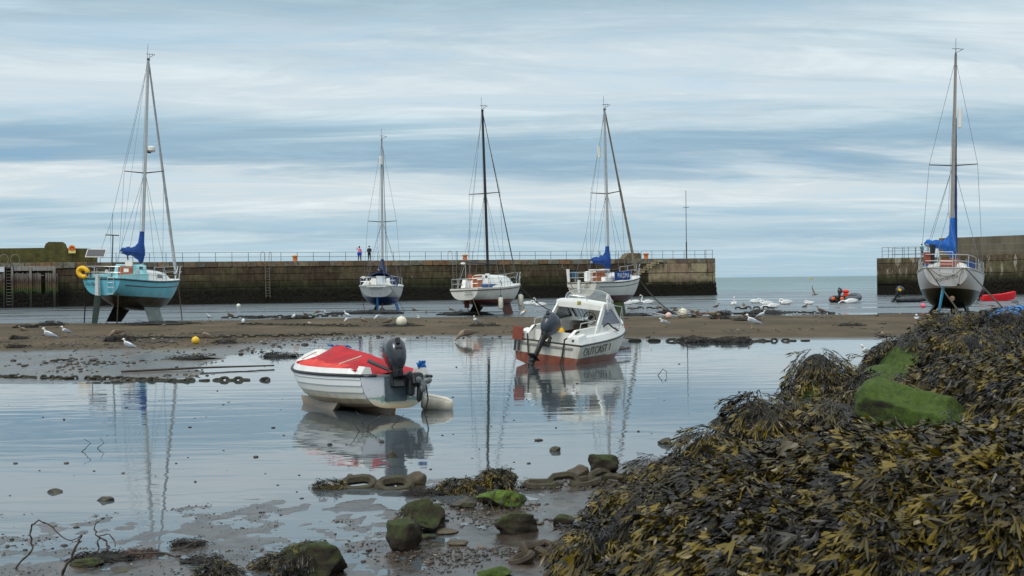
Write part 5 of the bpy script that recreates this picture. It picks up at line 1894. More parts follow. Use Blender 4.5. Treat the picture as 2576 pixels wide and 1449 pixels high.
    mb.tube([(-0.06, 0.85, H.sheer(0) - 0.08), (-0.12, 0.35, H.sheer(0) - 0.45), (-0.12, 0.0, H.sheer(0) - 0.52), (-0.12, -0.45, H.sheer(0) - 0.42), (-0.06, -0.85, H.sheer(0) - 0.02)], 0.02, 5)
    mb.tube([(-0.06, -0.85, H.sheer(0) - 0.02), (-0.1, -0.68, H.sheer(0) - 0.5), (-0.1, -0.66, zw + 0.25)], 0.016, 5)
    mb.build('trailing_lines', M_ROPE, root)
    return root, H


YR, HR = yacht_right()
rope_thing([W(YR, (-0.02, 0.98, HR.sheer(0) - 0.05)), atY(2425, 800, 50)], 'dark mooring line running from the port quarter of the big right yacht to the weed', 0.035, sag=0.02)
rope_thing([W(YR, (-0.02, -0.98, HR.sheer(0) - 0.05)), atY(2530, 782, 50)], 'dark mooring line from the starboard quarter of the big right yacht', 0.035, sag=0.02)


def drop_line(root, p, foot, label, r=0.03, m=None):
    a = W(root, p)
    rope_thing([a, a.lerp(foot, 0.55) + Vector((0.02, 0, 0)), foot], label, r, m or M_ROPE)


drop_line(YB, (0.02, 0.95, HB.sheer(0)), G(212, 811), 'weedy rope hanging from the port quarter of the light blue yacht', 0.035, M_DKROPE)
drop_line(YB, (0.02, -1.0, HB.sheer(0)), G(294, 819), 'weedy rope hanging from the starboard quarter of the light blue yacht', 0.035)
drop_line(YB, (9.3, 0.0, HB.sheer(1)), G(458, 806), 'weedy rope hanging from the bow of the light blue yacht', 0.035)
drop_line(YW, (0.1, 1.3, HW.sheer(0)), G(917, 781), 'thin rope hanging from the left quarter of the stern-on yacht with blue bottom', 0.02)
drop_line(YW, (0.1, -1.0, HW.sheer(0)), G(1018, 784), 'thin rope from the right quarter of the stern-on yacht with blue bottom', 0.02, M_DKROPE)
drop_line(YM, (0.02, 0.75, HM.sheer(0)), G(1187, 793), 'dark rope from the port quarter of the yacht with the black mast', 0.025, M_DKROPE)
drop_line(YM, (0.02, -0.3, HM.sheer(0)), G(1206, 795), 'dark rope from the middle of the stern of the yacht with the black mast', 0.025, M_ROPE)
rope_thing([W(YM, (8.7, 0, HM.sheer(1) - 0.15)), G(1395, 785)], 'long mooring chain line running right from the bow of the yacht with the black mast', 0.035, sag=0.25)
rope_thing([W(YP, (8.9, 0, HP.sheer(1) - 0.15)), G(1702, 792)], 'long mooring chain line running right from the bow of the yacht with the banner', 0.04, sag=0.3)
# ================================================================== small boats
M_COWL = mat('outboard_grey', srgb(44, 48, 54), 0.25, 0.2, var=0.25, vscale=4, coat=0.4)
M_LEG = mat('outboard_leg_black', srgb(30, 31, 33), 0.4, 0.1, var=0.3, vscale=6)
M_SLATE = mat('outboard_slate', srgb(62, 68, 78), 0.3, 0.25, var=0.2, vscale=4)
M_REDCANVAS = mat('red_canvas', srgb(172, 12, 26), 0.75, var=0.25, vscale=3.5, bump=0.012, bscale=6)
M_ORANGECANVAS = mat('faded_red_canvas', srgb(206, 62, 50), 0.8, var=0.2, vscale=3.5, bump=0.01, bscale=6)


def rounded_ring(w, d, z, x=0.0, y=0.0, e=2.6, n=16):
    r = []
    for j in range(n):
        a = 2 * math.pi * j / n
        c, s_ = math.cos(a), math.sin(a)
        rr = (abs(c) ** e + abs(s_) ** e) ** (-1 / e)
        r.append(Vector((x + d / 2 * rr * c, y + w / 2 * rr * s_, z)))
    return r


def outboard(root, origin, M3, cowl=M_COWL, leg=M_LEG, size=1.0, leglen=0.75, with_leg=True, label=None):
    """origin on the transom top; M3 turns the motor (local x forward, z up along its own axis)"""
    o = Vector(origin)
    T = lambda p: o + M3 @ (Vector(p) * size)
    ring = lambda *a, **k: [T(p) for p in rounded_ring(*a, **k)]
    mo = MB()
    mo.loft([ring(0.15, 0.16, -0.02, -0.17), ring(0.18, 0.26, 0.08, -0.18), ring(0.17, 0.24, 0.14, -0.18)])
    body = mo.build('outboard_motor', leg, root)
    cw = MB()
    cw.loft([ring(0.17, 0.28, 0.11, -0.19), ring(0.25, 0.40, 0.17, -0.18), ring(0.34, 0.56, 0.30, -0.15), ring(0.38, 0.62, 0.44, -0.12), ring(0.36, 0.58, 0.56, -0.12), ring(0.27, 0.44, 0.65, -0.13), ring(0.12, 0.22, 0.69, -0.14)])
    cw.build('cowling', cowl, body)
    hd = MB()
    hd.box(T((-0.42, 0, 0.57)), (0.07 * size, 0.07 * size, 0.1 * size), M3)
    hd.build('cowl_latch', M_BLACK, body, smooth=False)
    MB().box(T((-0.435, 0, 0.44)), (0.012 * size, 0.13 * size, 0.035 * size), M3).build('badge', M_BLACK, body, smooth=False)
    br = MB()
    for sy in (-0.1, 0.1):
        br.box(T((-0.05, sy, -0.02)), (0.1 * size, 0.04 * size, 0.26 * size), M3)
        br.tube([T((0.02, sy, -0.05)), T((0.12, sy, -0.05))], 0.015 * size, 6)
    br.box(T((-0.1, 0, -0.12)), (0.09 * size, 0.17 * size, 0.1 * size), M3)
    br.build('clamp_bracket', leg, body, smooth=False)
    if with_leg:
        lg = MB()
        lg.loft([ring(0.12, 0.20, 0.0, -0.2), ring(0.09, 0.16, -0.3 * leglen / .75, -0.2), ring(0.08, 0.17, -0.55 * leglen / .75, -0.22)])
        lg.box(T((-0.28, 0, -0.56 * leglen / .75)), (0.36 * size, 0.2 * size, 0.02 * size), M3)
        lg.loft([ring(0.07, 0.16, -0.55 * leglen / .75, -0.22), ring(0.05, 0.14, -leglen + 0.06, -0.22)])
        lg.tube([T((-0.02, 0, -leglen)), T((-0.08, 0, -leglen)), T((-0.3, 0, -leglen)), T((-0.36, 0, -leglen))], [0.02 * size, 0.055 * size, 0.055 * size, 0.035 * size], 10)
        lg.prism([T((-0.12, 0.008, -leglen)), T((-0.3, 0.008, -leglen)), T((-0.26, 0.008, -leglen - 0.17)), T((-0.2, 0.008, -leglen - 0.17))], M3 @ Vector((0, -0.016 * size, 0)))
        lg.build('gearcase', leg, body, smooth=False)
        pr = MB()
        for k in range(3):
            a = k * 2.094
            q = Matrix.Rotation(a, 3, 'X')
            pr.prism([T(Vector((-0.37, 0, -leglen)) + q @ Vector((0.02, -0.02, 0.03))), T(Vector((-0.37, 0, -leglen)) + q @ Vector((0.03, -0.07, 0.1))), T(Vector((-0.37, 0, -leglen)) + q @ Vector((-0.02, 0.06, 0.13))), T(Vector((-0.37, 0, -leglen)) + q @ Vector((-0.03, 0.03, 0.04)))], M3 @ Vector((0.01, 0, 0)))
        pr.build('propeller', M_DARKSTEEL, body, smooth=False)
    return body


def dory():
    p = atY(992, 945, 21.8)
    root = empty('open_boat', (p.x, p.y, 0.0), (R(3.0), R(0.5), R(90 + 31)), 'white open boat with red canvas cover and black outboard aground in the pool', 'boat')
    root.scale = (0.94, 0.94, 0.94)
    Ln, B, Bt = 4.15, 1.80, 1.42
    hb = lambda u: (B / 2 * (Bt / B + (1 - Bt / B) * math.sin(math.pi / 2 * u / .5))) if u < .5 else B / 2 * max(0, 1 - ((u - .5) / .5) ** 2.6) ** 0.8
    sh = lambda u: interp(u, [(0, 0.72), (0.4, 0.68), (0.75, 0.70), (1, 0.84)])
    kl = lambda u: interp(u, [(0, 0.13), (0.3, 0.06), (0.7, 0.06), (0.9, 0.16), (1, 0.42)])
    nst = 7
    # clinker section: t rows with a step at each land
    ts = []
    for s_ in range(nst):
        ts += [(s_ / nst, 0.022 if s_ else 0.0), ((s_ + 1) / nst - 0.004, 0.0)]
    ts.append((1.0, 0.0))

    def pt(u, t, side, out=0.0):
        zs, zk = sh(u), kl(u)
        a = t * math.pi / 2
        e = 0.55 + 0.6 * max(0, (u - .5) / .5) ** 1.4
        y = hb(u) * (max(math.cos(a), 0) ** e if t < 1 else 0)
        dz = math.sin(a) ** 1.35
        return Vector((u * Ln - 0.45 * u ** 6 * dz, side * (y + out), zs + (zk - zs) * dz))

    def stp(u, t, side):
        k = t * nst
        fr = k - math.floor(k + 1e-6)
        out = 0.020 * (1 - max(0.0, min(1, fr))) * (1 - (t > 0.93)) * min(1, hb(u) / 0.25)
        return out
    m = bpy.data.materials.new('clinker_gelcoat')
    m.use_nodes = True
    t = m.node_tree
    b = t.nodes['Principled BSDF']
    tcn = N(t, 'ShaderNodeTexCoord'); s3 = N(t, 'ShaderNodeSeparateXYZ'); L(t, tcn.outputs['Object'], s3.inputs[0])
    nz = N(t, 'ShaderNodeTexNoise'); nz.inputs['Scale'].default_value = 4.0; nz.inputs['Detail'].default_value = 9; nz.inputs['Roughness'].default_value = 0.7
    L(t, tcn.outputs['Object'], nz.inputs['Vector'])
    zz = mathn(t, 'ADD', s3.outputs[2], mathn(t, 'MULTIPLY', mathn(t, 'SUBTRACT', nz.outputs[0], 0.5), 0.22))
    c = ramp(t, zz, [(0.0, srgb(112, 92, 70)), (0.14, srgb(146, 126, 100)), (0.24, srgb(190, 172, 140)), (0.33, srgb(226, 222, 210)), (0.5, srgb(230, 231, 230)), (1.0, srgb(236, 237, 237))])
    n4 = N(t, 'ShaderNodeTexNoise'); n4.inputs['Scale'].default_value = 7.0; n4.inputs['Detail'].default_value = 7; n4.inputs['Roughness'].default_value = 0.7
    mp = N(t, 'ShaderNodeMapping'); mp.inputs['Scale'].default_value = (1.0, 1.0, 0.35)
    L(t, tcn.outputs['Object'], mp.inputs[0]); L(t, mp.outputs[0], n4.inputs['Vector'])
    rust = mathn(t, 'MULTIPLY', ramp(t, n4.outputs[0], [(0.62, (0, 0, 0)), (0.7, (0.8,) * 3)]), mathn(t, 'SUBTRACT', 1.0, mathn(t, 'MULTIPLY', mathn(t, 'ABSOLUTE', mathn(t, 'SUBTRACT', s3.outputs[0], 0.55)), 2.6), clamp=True))
    c = mixc(t, rust, c, srgb(186, 146, 84))
    L(t, c, b.inputs['Base Color']); b.inputs['Roughness'].default_value = 0.32
    n = 36
    rings = []
    tt = [x[0] for x in ts]
    for i in range(n + 1):
        u = i / n
        r1 = []
        for j, (tv, outv) in enumerate(ts):
            tval = min(tv, 1)
            o_ = 0.0
            if tv < 0.95:
                if j % 2 == 0: o_ = 0.0
                else: o_ = 0.02 * min(1, hb(u) / 0.25)
            r1.append(pt(u, tval, 1, o_))
        r2 = []
        for j, (tv, outv) in list(enumerate(ts))[::-1][1:]:
            o_ = 0.0
            if tv < 0.95 and j % 2: o_ = 0.02 * min(1, hb(u) / 0.25)
            r2.append(pt(u, min(tv, 1), -1, o_))
        rings.append(r1 + r2)
    MB().loft(rings, caps=False, closed_ring=False).build('hull', m, root, weld=True, smooth=False)
    # transom
    mt = bpy.data.materials.new('worn_transom')
    mt.use_nodes = True
    t = mt.node_tree
    b = t.nodes['Principled BSDF']
    tcn = N(t, 'ShaderNodeTexCoord'); s3 = N(t, 'ShaderNodeSeparateXYZ'); L(t, tcn.outputs['Object'], s3.inputs[0])
    nz = N(t, 'ShaderNodeTexNoise'); nz.inputs['Scale'].default_value = 6.0; nz.inputs['Detail'].default_value = 10; nz.inputs['Roughness'].default_value = 0.75
    mp = N(t, 'ShaderNodeMapping'); mp.inputs['Scale'].default_value = (1, 1, 0.5)
    L(t, tcn.outputs['Object'], mp.inputs[0]); L(t, mp.outputs[0], nz.inputs['Vector'])
    c = ramp(t, mathn(t, 'ADD', s3.outputs[2], mathn(t, 'MULTIPLY', mathn(t, 'SUBTRACT', nz.outputs[0], 0.5), 0.12)), [(0.12, srgb(176, 140, 90)), (0.2, srgb(202, 190, 160)), (0.28, srgb(206, 205, 190)), (0.38, srgb(216, 217, 220)), (0.8, srgb(222, 223, 228))])
    band = mathn(t, 'SUBTRACT', 1.0, mathn(t, 'MULTIPLY', mathn(t, 'ABSOLUTE', mathn(t, 'SUBTRACT', s3.outputs[2], 0.305)), 10.5), clamp=True)
    g = ramp(t, mathn(t, 'ADD', mathn(t, 'MULTIPLY', nz.outputs[0], 1.1), mathn(t, 'MULTIPLY', band, 0.30)), [(0.74, (0, 0, 0)), (0.79, (1, 1, 1))])
    c = mixc(t, mathn(t, 'MULTIPLY', g, 0.85), c, srgb(112, 150, 138))
    L(t, c, b.inputs['Base Color']); b.inputs['Roughness'].default_value = 0.4
    tr = [pt(0, j / 16, 1) + Vector((-0.015, 0, 0)) for j in range(17)] + [pt(0, j / 16, -1) + Vector((-0.015, 0, 0)) for j in range(15, -1, -1)]
    MB().prism(tr, (0.05, 0, 0)).build('transom', mt, root, smooth=False)
    # inner shell and sole so the inside is not open to the water
    rr = []
    for i in range(n + 1):
        u = i / n
        rr.append([Vector((u * Ln, y * hb(u) * 0.96, 0.45 if abs(y) < .9 else sh(u) - .02)) for y in (-1, -.85, 0, .85, 1)])
    MB().loft(rr, caps=False, closed_ring=False).build('inner_shell', M_WHITE, root)
    # rubbing strake: black rubber round the gunwale, open across the transom
    line = [pt(i / 30, 0, 1, 0.015) for i in range(31)] + [pt(i / 30, 0, -1, 0.015) for i in range(29, -1, -1)]
    line = [Vector((-0.03, hb(0) - 0.3, sh(0) + 0.005))] + [p + Vector((0, 0, -0.005)) for p in line] + [Vector((-0.03, -hb(0) + 0.12, sh(0) + 0.005))]
    MB().tube(line, 0.03, 8).build('rubbing_strake', mat('black_rubber_strake', srgb(44, 42, 44), 0.5, var=0.2), root)
    MB().box((-0.005, 0.0, sh(0) + 0.005), (0.075, Bt - 0.1, 0.03)).build('transom_cap', mat('aluminium_trim', srgb(150, 152, 152), 0.4, 0.5, var=0.1), root, smooth=False)
    # upstand coaming above the strake
    for sd in (1, -1):
        q = []
        for i in range(25):
            u = 0.055 + 0.93 * i / 24
            hh = 0.12 * min(1, (u - 0.055) / 0.06 + 0.02)
            p_ = pt(u, 0, sd)
            k = max(0.0, (p_.y * sd - 0.06)) / max(1e-6, abs(p_.y)) if abs(p_.y) > 1e-6 else 0
            q.append([p_, Vector((p_.x, p_.y * k, p_.z + hh)), Vector((p_.x, p_.y * k * 0.9, p_.z + hh)), Vector((p_.x, p_.y * k * .86, p_.z + 0.02))])
        MB().loft(q).build('coaming', M_WHITE, root)
        MB().prism([Vector((0.02, sd * (hb(0) - .02), sh(0) + .02)), Vector((0.02, sd * (hb(0) - .24), sh(0) + .02)), Vector((0.02, sd * (hb(0) - .20), sh(0) + .15)), Vector((0.02, sd * (hb(0) - .10), sh(0) + .16))], (0.28, 0, 0)).build('quarter_post', M_WHITE, root, smooth=False)
    # foredeck, domed
    rr = []
    for i in range(13):
        f = i / 12
        u = 0.76 + 0.225 * f
        y = hb(u) * 0.93
        z = sh(u) + 0.10
        cc = 0.08 + 0.08 * math.sin(f * math.pi * .9)
        rr.append([Vector((u * Ln, y * q, z + cc * (1 - q * q))) for q in (-1, -.7, -.35, 0, .35, .7, 1)])
    MB().loft(rr, caps=False, closed_ring=False).build('foredeck', M_WHITE, root)
    MB().ball((3.62, 0, 0.98), 0.2, 12, 8, scale=(1.2, 1, 0.6)).build('deck_dome', M_WHITE, root)
    cl = MB()
    for sy in (-0.04, 0.04):
        cl.tube([(3.62, sy, 1.06), (3.62, sy, 1.18)], 0.018, 6)
    cl.box((3.62, 0, 1.08), (0.08, 0.14, 0.03))
    cl.build('mooring_cleat', M_STEEL, root, smooth=False)
    # canvas cover: ridge down the middle
    rs = random.Random(2)
    def cover(x0, x1, name, mm, yl, yh, sd=1, n=18):
        q = []
        for i in range(n + 1):
            x = x0 + (x1 - x0) * i / n
            u = x / Ln
            zr = interp(x, [(0.2, 0.78), (0.6, 0.93), (1.0, 1.05), (2.0, 1.14), (2.8, 1.20), (3.3, 1.0)])
            ye = hb(u) - 0.10
            ze = sh(u) + 0.115 - 0.03 * (x < 0.6)
            row = []
            for k in range(7):
                f = yl + (yh - yl) * k / 6
                y = ye * (1 - f)
                z = ze + (zr - ze) * (max(f, 0.0) ** 0.62) - 0.05 * math.sin(math.pi * f) * (1 + .5 * math.sin(x * 5)) + rs.uniform(-.006, .006)
                row.append(Vector((x + rs.uniform(-.01, .01), sd * y, z)))
            q.append(row)
        return MB().loft(q, caps=False, closed_ring=False).build(name, mm, root)
    for sd in (1, -1):
        cover(0.75, 3.3, 'cover_side', M_ORANGECANVAS, -0.02, 0.24, sd)
        cover(0.75, 3.3, 'cover_top', M_REDCANVAS, 0.22, 1.0, sd)
        cover(0.22, 0.8, 'cover_tail', M_REDCANVAS, -0.05, 1.0, sd, 6)
        cover(3.0, 3.38, 'cover_front', M_REDCANVAS, -0.05, 1.0, sd, 5)
    for a, b_ in (((0.95, 0.72, 0.84), (1.0, 0.25, 0.99)), ((3.05, 0.62, 0.86), (3.1, 0.3, 1.0))):
        MB().tube([Vector(a) + Vector((0, 0, .05)), Vector(b_) + Vector((0, 0, .05))], 0.013, 6).build('cover_batten', mat('pale_wood_batten', srgb(206, 190, 170), 0.6), root)
    lin = MB()
    for k in range(14):
        x = 2.1 + 0.08 * k
        lin.tube([(x, -0.02 + rs.uniform(-.03, .03), 1.17 + rs.uniform(-.01, .02)), (x + 0.1, rs.uniform(-.04, .04), 1.18 + rs.uniform(0, .03))], 0.016, 5)
    lin.build('blue_lashing', mat('blue_rope', srgb(40, 84, 140), 0.8, var=0.4, vscale=10), root)
    # keels
    MB().prism([Vector((1.3, 0.50, 0.16)), Vector((3.45, 0.40, 0.16)), Vector((3.2, 0.42, -0.06)), Vector((1.55, 0.52, -0.06))], (0, 0.06, 0)).build('bilge_keel', m, root, smooth=False)
    MB().prism([Vector((1.3, -0.56, 0.16)), Vector((3.45, -0.46, 0.16)), Vector((3.2, -0.48, -0.06)), Vector((1.55, -0.58, -0.06))], (0, 0.06, 0)).build('bilge_keel', m, root, smooth=False)
    MB().prism([Vector((0.02, -0.04, 0.22)), Vector((2.4, -0.04, 0.1)), Vector((2.4, -0.04, -0.08)), Vector((0.1, -0.04, -0.08))], (0, 0.08, 0)).build('skeg', m, root, smooth=False)
    # motor pad and motor
    MB().prism([Vector((-0.03, 0.25, 0.70)), Vector((-0.03, -0.29, 0.70)), Vector((-0.03, -0.20, 0.27)), Vector((-0.03, 0.22, 0.27))], (-0.02, 0, 0)).build('motor_pad', mat('grey_pad', srgb(70, 84, 92), 0.5, var=0.35, vscale=7, dirt=srgb(110, 120, 116), dirt_amt=0.5, dscale=8), root, smooth=False)
    M3 = Matrix.Rotation(R(-12), 3, 'Z') @ Matrix.Rotation(R(20), 3, 'Y') @ Matrix.Rotation(R(-4), 3, 'X')
    body = outboard(root, (0.0, 0.0, 0.66), M3, with_leg=False, size=1.04)
    # kicked-up gearcase showing on the right of the bracket
    lg = MB()
    lg.box((-0.22, -0.30, 0.66), (0.22, 0.22, 0.24), Matrix.Rotation(R(20), 3, 'Y'), bev=0.03)
    lg.box((-0.2, -0.2, 0.52), (0.16, 0.12, 0.3), bev=0.03)
    lg.tube([(-0.2, -0.12, 0.78), (-0.22, -0.24, 0.62)], [0.08, 0.07], 8)
    lg.tube([(-0.26, -0.37, 0.58), (-0.27, -0.36, 0.40), (-0.28, -0.34, 0.30), (-0.28, -0.335, 0.26)], [0.055, 0.06, 0.05, 0.015], 10)
    lg.build('gearcase', M_LEG, body, smooth=True)
    pr = MB()
    pr.tube([(-0.30, -0.38, 0.60), (-0.36, -0.39, 0.61)], [0.075, 0.06], 12)
    for k in range(3):
        a = k * 2.094 + 0.6
        pr.ball((-0.35, -0.39 + 0.11 * math.cos(a), 0.61 + 0.10 * math.sin(a)), 0.075, 8, 6, scale=(0.22, 1, 0.75), rot=Matrix.Rotation(a, 3, 'X'))
    pr.build('propeller', mat('grey_propeller', srgb(120, 124, 124), 0.35, 0.5, var=0.2), body)
    MB().tube([(0.05, 0.12, 0.82), (0.32, 0.42, 0.98)], [0.03, 0.04], 8).build('tiller_handle', mat('grey_grip', srgb(70, 68, 72), 0.6), body)
    # blue rag on the quarter post
    bl = MB()
    c0 = Vector((0.08, -hb(0) + 0.16, sh(0) + 0.2))
    for k in range(16):
        a_ = [c0 + Vector((rs.uniform(-.05, .07), rs.uniform(-.08, .07), rs.uniform(-.07, .08))) for _ in range(4)]
        bl.tube(a_, 0.016, 5)
    o = bl.build('blue_line', mat('bright_blue_line', srgb(24, 110, 186), 0.8, var=0.3, vscale=12))
    o.location = root.location; o.rotation_euler = root.rotation_euler; o.scale = (0.94, 0.94, 0.94)
    tag(o, 'tangle of bright blue line on the starboard quarter of the open boat', 'rope')
    return root


YD = dory()
fd = empty('large_fender', tuple(G(1104, 1030)[:2]) + (0.10,), (0, R(8), R(-14)), 'big white cylindrical fender float lying in the water by the stern of the open boat', 'fender')
rings = []
for x, r_ in ((-0.30, 0.02), (-0.295, 0.13), (-0.25, 0.165), (0.12, 0.15), (0.22, 0.12), (0.25, 0.085), (0.26, 0.02)):
    rings.append([Vector((x, r_ * math.cos(2 * math.pi * j / 18), r_ * math.sin(2 * math.pi * j / 18) * 0.95)) for j in range(18)])
MB().loft(rings).build('body', mat('stained_white_vinyl', srgb(214, 206, 190), 0.45, var=0.06, dirt=srgb(150, 118, 70), dirt_amt=0.7, dscale=3), fd)
for a in (0.9, 2.2):
    MB().tube([(-0.25, 0.166 * math.cos(a), 0.16 * math.sin(a)), (0.12, 0.151 * math.cos(a), 0.145 * math.sin(a)), (0.22, 0.121 * math.cos(a), 0.116 * math.sin(a))], 0.006, 5).build('moulding_rib', M_FENDER, fd)
rope_thing([W(YD, (-0.02, -0.6, 0.6)), W(YD, (-0.1, -0.62, 0.3)), tuple(G(1068, 1042)[:2]) + (-0.02,)], 'dark rope down the starboard corner of the open boat into the water', 0.014)


# ---------------------------------------------------------------- cabin boat
def cabin_boat():
    p = atY(1372, 900, 34.7)
    root = empty('cabin_boat', (p.x, p.y, 0.0), (R(6.0), R(-0.3), R(90 - 27)), 'small white cabin boat with red-brown bottom and tilted outboard afloat in the pool', 'boat')
    Ln, B, Bt = 4.72, 2.12, 1.98
    hb = lambda u: B / 2 * (Bt / B + (1 - Bt / B) * math.sin(math.pi / 2 * min(1, u / .45))) if u < .45 else B / 2 * max(0, 1 - ((u - .45) / .55) ** 2.2) ** 0.75
    sh = lambda u: interp(u, [(0, 0.60), (0.4, 0.68), (0.75, 0.82), (1, 0.98)])
    ch = lambda u: interp(u, [(0, 0.02), (0.5, 0.04), (0.8, 0.2), (1, 0.75)])
    kl = lambda u: interp(u, [(0, -0.22), (0.6, -0.22), (0.85, -0.05), (1, 0.62)])

    def P(u, row, sd=1, out=0.0):
        hb_ = hb(u)
        x = u * Ln
        if row == 0: return Vector((x, sd * (hb_ + out), sh(u)))
        if row == 1: return Vector((x - 0.12 * u ** 4, sd * (hb_ * 0.96 * (1 - 0.12 * u ** 3) + out), ch(u) + (sh(u) - ch(u)) * 0.45))
        if row == 2: return Vector((x - 0.3 * u ** 4, sd * (hb_ * (0.90 - 0.3 * u ** 3) + out), ch(u)))
        return Vector((x - 0.55 * u ** 5, 0, kl(u)))
    n = 30
    rings = []
    for i in range(n + 1):
        u = i / n
        a = [P(u, 0), P(u, 1), P(u, 2)]
        rings.append(a + [P(u, 3)] + [Vector((q.x, -q.y, q.z)) for q in a[::-1]])
    hm = hullmat('cabin_boat_hull', [(-1, srgb(134, 66, 48)), (0.235, srgb(222, 220, 208))], gz=(0.3, 0.8), gamt=0.6, grime=srgb(150, 134, 104))
    MB().loft(rings, caps=False, closed_ring=False).build('hull', hm, root, weld=True, smooth=False)
    tr = [q + Vector((-0.012, 0, 0)) for q in rings[0]]
    MB().prism(tr, (0.04, 0, 0)).build('transom', hm, root, smooth=False)
    line = [P(i / 30, 0, 1, 0.01) for i in range(31)] + [P(i / 30, 0, -1, 0.01) for i in range(30, -1, -1)]
    MB().tube(line, 0.026, 6, closed=True).build('rubbing_strake', mat('dark_grey_strake', srgb(66, 66, 64), 0.5), root)
    MB().box((-0.03, 0, 0.50), (0.03, 1.55, 0.05)).build('transom_strip', mat('grey_strip', srgb(140, 138, 130), 0.5), root, smooth=False)
    # deck moulding: slopes in above the strake, then coaming wall
    for sd in (1, -1):
        q = []
        for i in range(26):
            u = 0.0 + 0.985 * i / 25
            p0 = P(u, 0, sd)
            y = abs(p0.y)
            h1 = 0.17 + 0.02 * u
            iy = max(0.0, y - 0.09)
            iy2 = max(0.0, y - 0.30)
            h2 = h1 + 0.02
            h3 = h1 + (0.17 if u > 0.08 else 0.17 * u / 0.08) * (1 if u < .62 else max(0, 1 - (u - .62) / .2)) + 0.02
            q.append([p0, Vector((p0.x, sd * iy, p0.z + h1)), Vector((p0.x, sd * iy2, p0.z + h2)), Vector((p0.x, sd * max(0, iy2 - .02), p0.z + h3)), Vector((p0.x, sd * max(0, iy2 - .1), p0.z + h3)), Vector((p0.x, sd * max(0, iy2 - .13), p0.z + 0.0))])
        MB().loft(q).build('side_deck', M_WHITE, root, smooth=False)
    # foredeck
    rr = []
    for i in range(11):
        u = 0.60 + 0.385 * i / 10
        y = max(0.01, hb(u) - 0.1)
        rr.append([Vector((u * Ln, y * f, sh(u) + 0.19 + 0.13 * (1 - f * f))) for f in (-1, -.6, 0, .6, 1)])
    MB().loft(rr, caps=False, closed_ring=False).build('foredeck', M_WHITE, root)
    # stern well bulkhead and quarter blocks
    MB().box((0.42, 0.02, 0.66), (0.08, 1.45, 0.42)).build('well_bulkhead', M_WHITE, root, smooth=False)
    MB().box((0.2, 0, 0.52), (0.42, 1.5, 0.06)).build('splash_well', M_WHITE, root, smooth=False)
    MB().box((2.4, 0, 0.25), (4.0, 1.4, 0.05)).build('cockpit_sole', mat('dirty_sole', srgb(92, 78, 66), 0.8, var=0.3), root, smooth=False)
    for sd in (1, -1):
        MB().prism([Vector((0.0, sd * 0.97, 0.62)), Vector((0.0, sd * 0.62, 0.62)), Vector((0.02, sd * 0.66, 0.82)), Vector((0.02, sd * 0.90, 0.82))], (0.5, 0, 0.06)).build('quarter_block', M_WHITE, root, smooth=False)
        MB().ball((0.0, sd * 0.76, 0.72), 0.035, 8, 6).build('deck_eye', M_BLACK, root)
        mb = MB()
        a0, a1 = Vector((0.55, sd * 0.70, 1.0)), Vector((1.55, sd * 0.73, 1.06))
        mb.tube([a0, a0 + Vector((0.02, 0, .15)), a1 + Vector((-.02, 0, .15)), a1], 0.014, 6)
        mb.tube([(a0 + a1) / 2, (a0 + a1) / 2 + Vector((0, 0, .15))], 0.012, 6)
        mb.build('grab_rail', M_STEEL, root)
    # cabin shell
    x0, xr0, xr1, x1 = 1.62, 2.12, 2.75, 3.45
    zb, zr = 0.92, 1.60
    wb, wt = 0.80, 0.72
    for sd in (1, -1):
        # side frame: aft post raked, front pillar, lower panel, header
        def slab(poly, name='cabin_side'):
            return MB().prism([Vector((x, sd * (wb + (wt - wb) * (z - zb) / (zr - zb)), z)) for x, z in poly], (0, -sd * 0.05, 0)).build(name, M_WHITE, root, smooth=False)
        slab([(x0 - .25, zb - .1), (x0, zb - .1), (xr0 + .12, zr), (xr0 - .1, zr)], 'aft_post')
        slab([(x0, zb - .1), (x1, zb - .1), (x1 - .05, zb + .14), (x0 + .12, zb + .14)], 'lower_panel')
        slab([(xr0 + .12, zr - .1), (xr1, zr - .1), (xr1, zr), (xr0 + .12, zr)], 'header')
        slab([(x1 - .05, zb + .14), (xr1, zr), (xr1 - .12, zr - .1), (x1 - .18, zb + .14)], 'front_pillar')
        pol = [(x0 + .14, zb + .15), (x1 - .19, zb + .15), (xr1 - .12, zr - .11), (xr0 + .08, zr - .11)]
        MB().prism([Vector((x, sd * (wb - .02 + (wt - wb) * (z - zb) / (zr - zb)), z)) for x, z in pol], (0, -sd * 0.01, 0)).build('side_window', mat('scratched_perspex', srgb(130, 132, 146), 0.25, var=0.4, vscale=20) if sd < 0 else mat('dark_side_glass', srgb(56, 62, 66), 0.1), root, smooth=False)
    # roof with a slim aft edge
    rr = []
    for x, zz in ((xr0 - .14, zr - .02), (xr0 - .12, zr + .05), (xr0 + .2, zr + .08), (xr1, zr + .04)):
        rr.append([Vector((x, y, zz + 0.05 * (1 - (y / wt) ** 2))) for y in (-wt - .02, -.5, 0, .5, wt + .02)] + [Vector((x, y, zz - 0.12)) for y in (wt + .02, .5, 0, -.5, -wt - .02)])
    MB().loft(rr).build('cabin_roof', M_WHITE, root, smooth=False)
    # front bulkhead with barred window
    pf = [(-wb, zb - .1), (wb, zb - .1), (wb, zb + .12), (-wb, zb + .12)]
    MB().prism([Vector((x1 - .06, y, z)) for y, z in pf], (0.04, 0, 0)).build('front_bulkhead', mat('cabin_lining', srgb(150, 128, 112), 0.6, var=0.15), root, smooth=False)
    gl = bpy.data.materials.new('clear_window')
    gl.use_nodes = True
    gb = gl.node_tree.nodes['Principled BSDF']
    gb.inputs['Base Color'].default_value = (0.8, 0.86, 0.88, 1)
    gb.inputs['Roughness'].default_value = 0.08
    gb.inputs['Transmission Weight'].default_value = 0.92
    gb.inputs['IOR'].default_value = 1.15
    fr = MB()
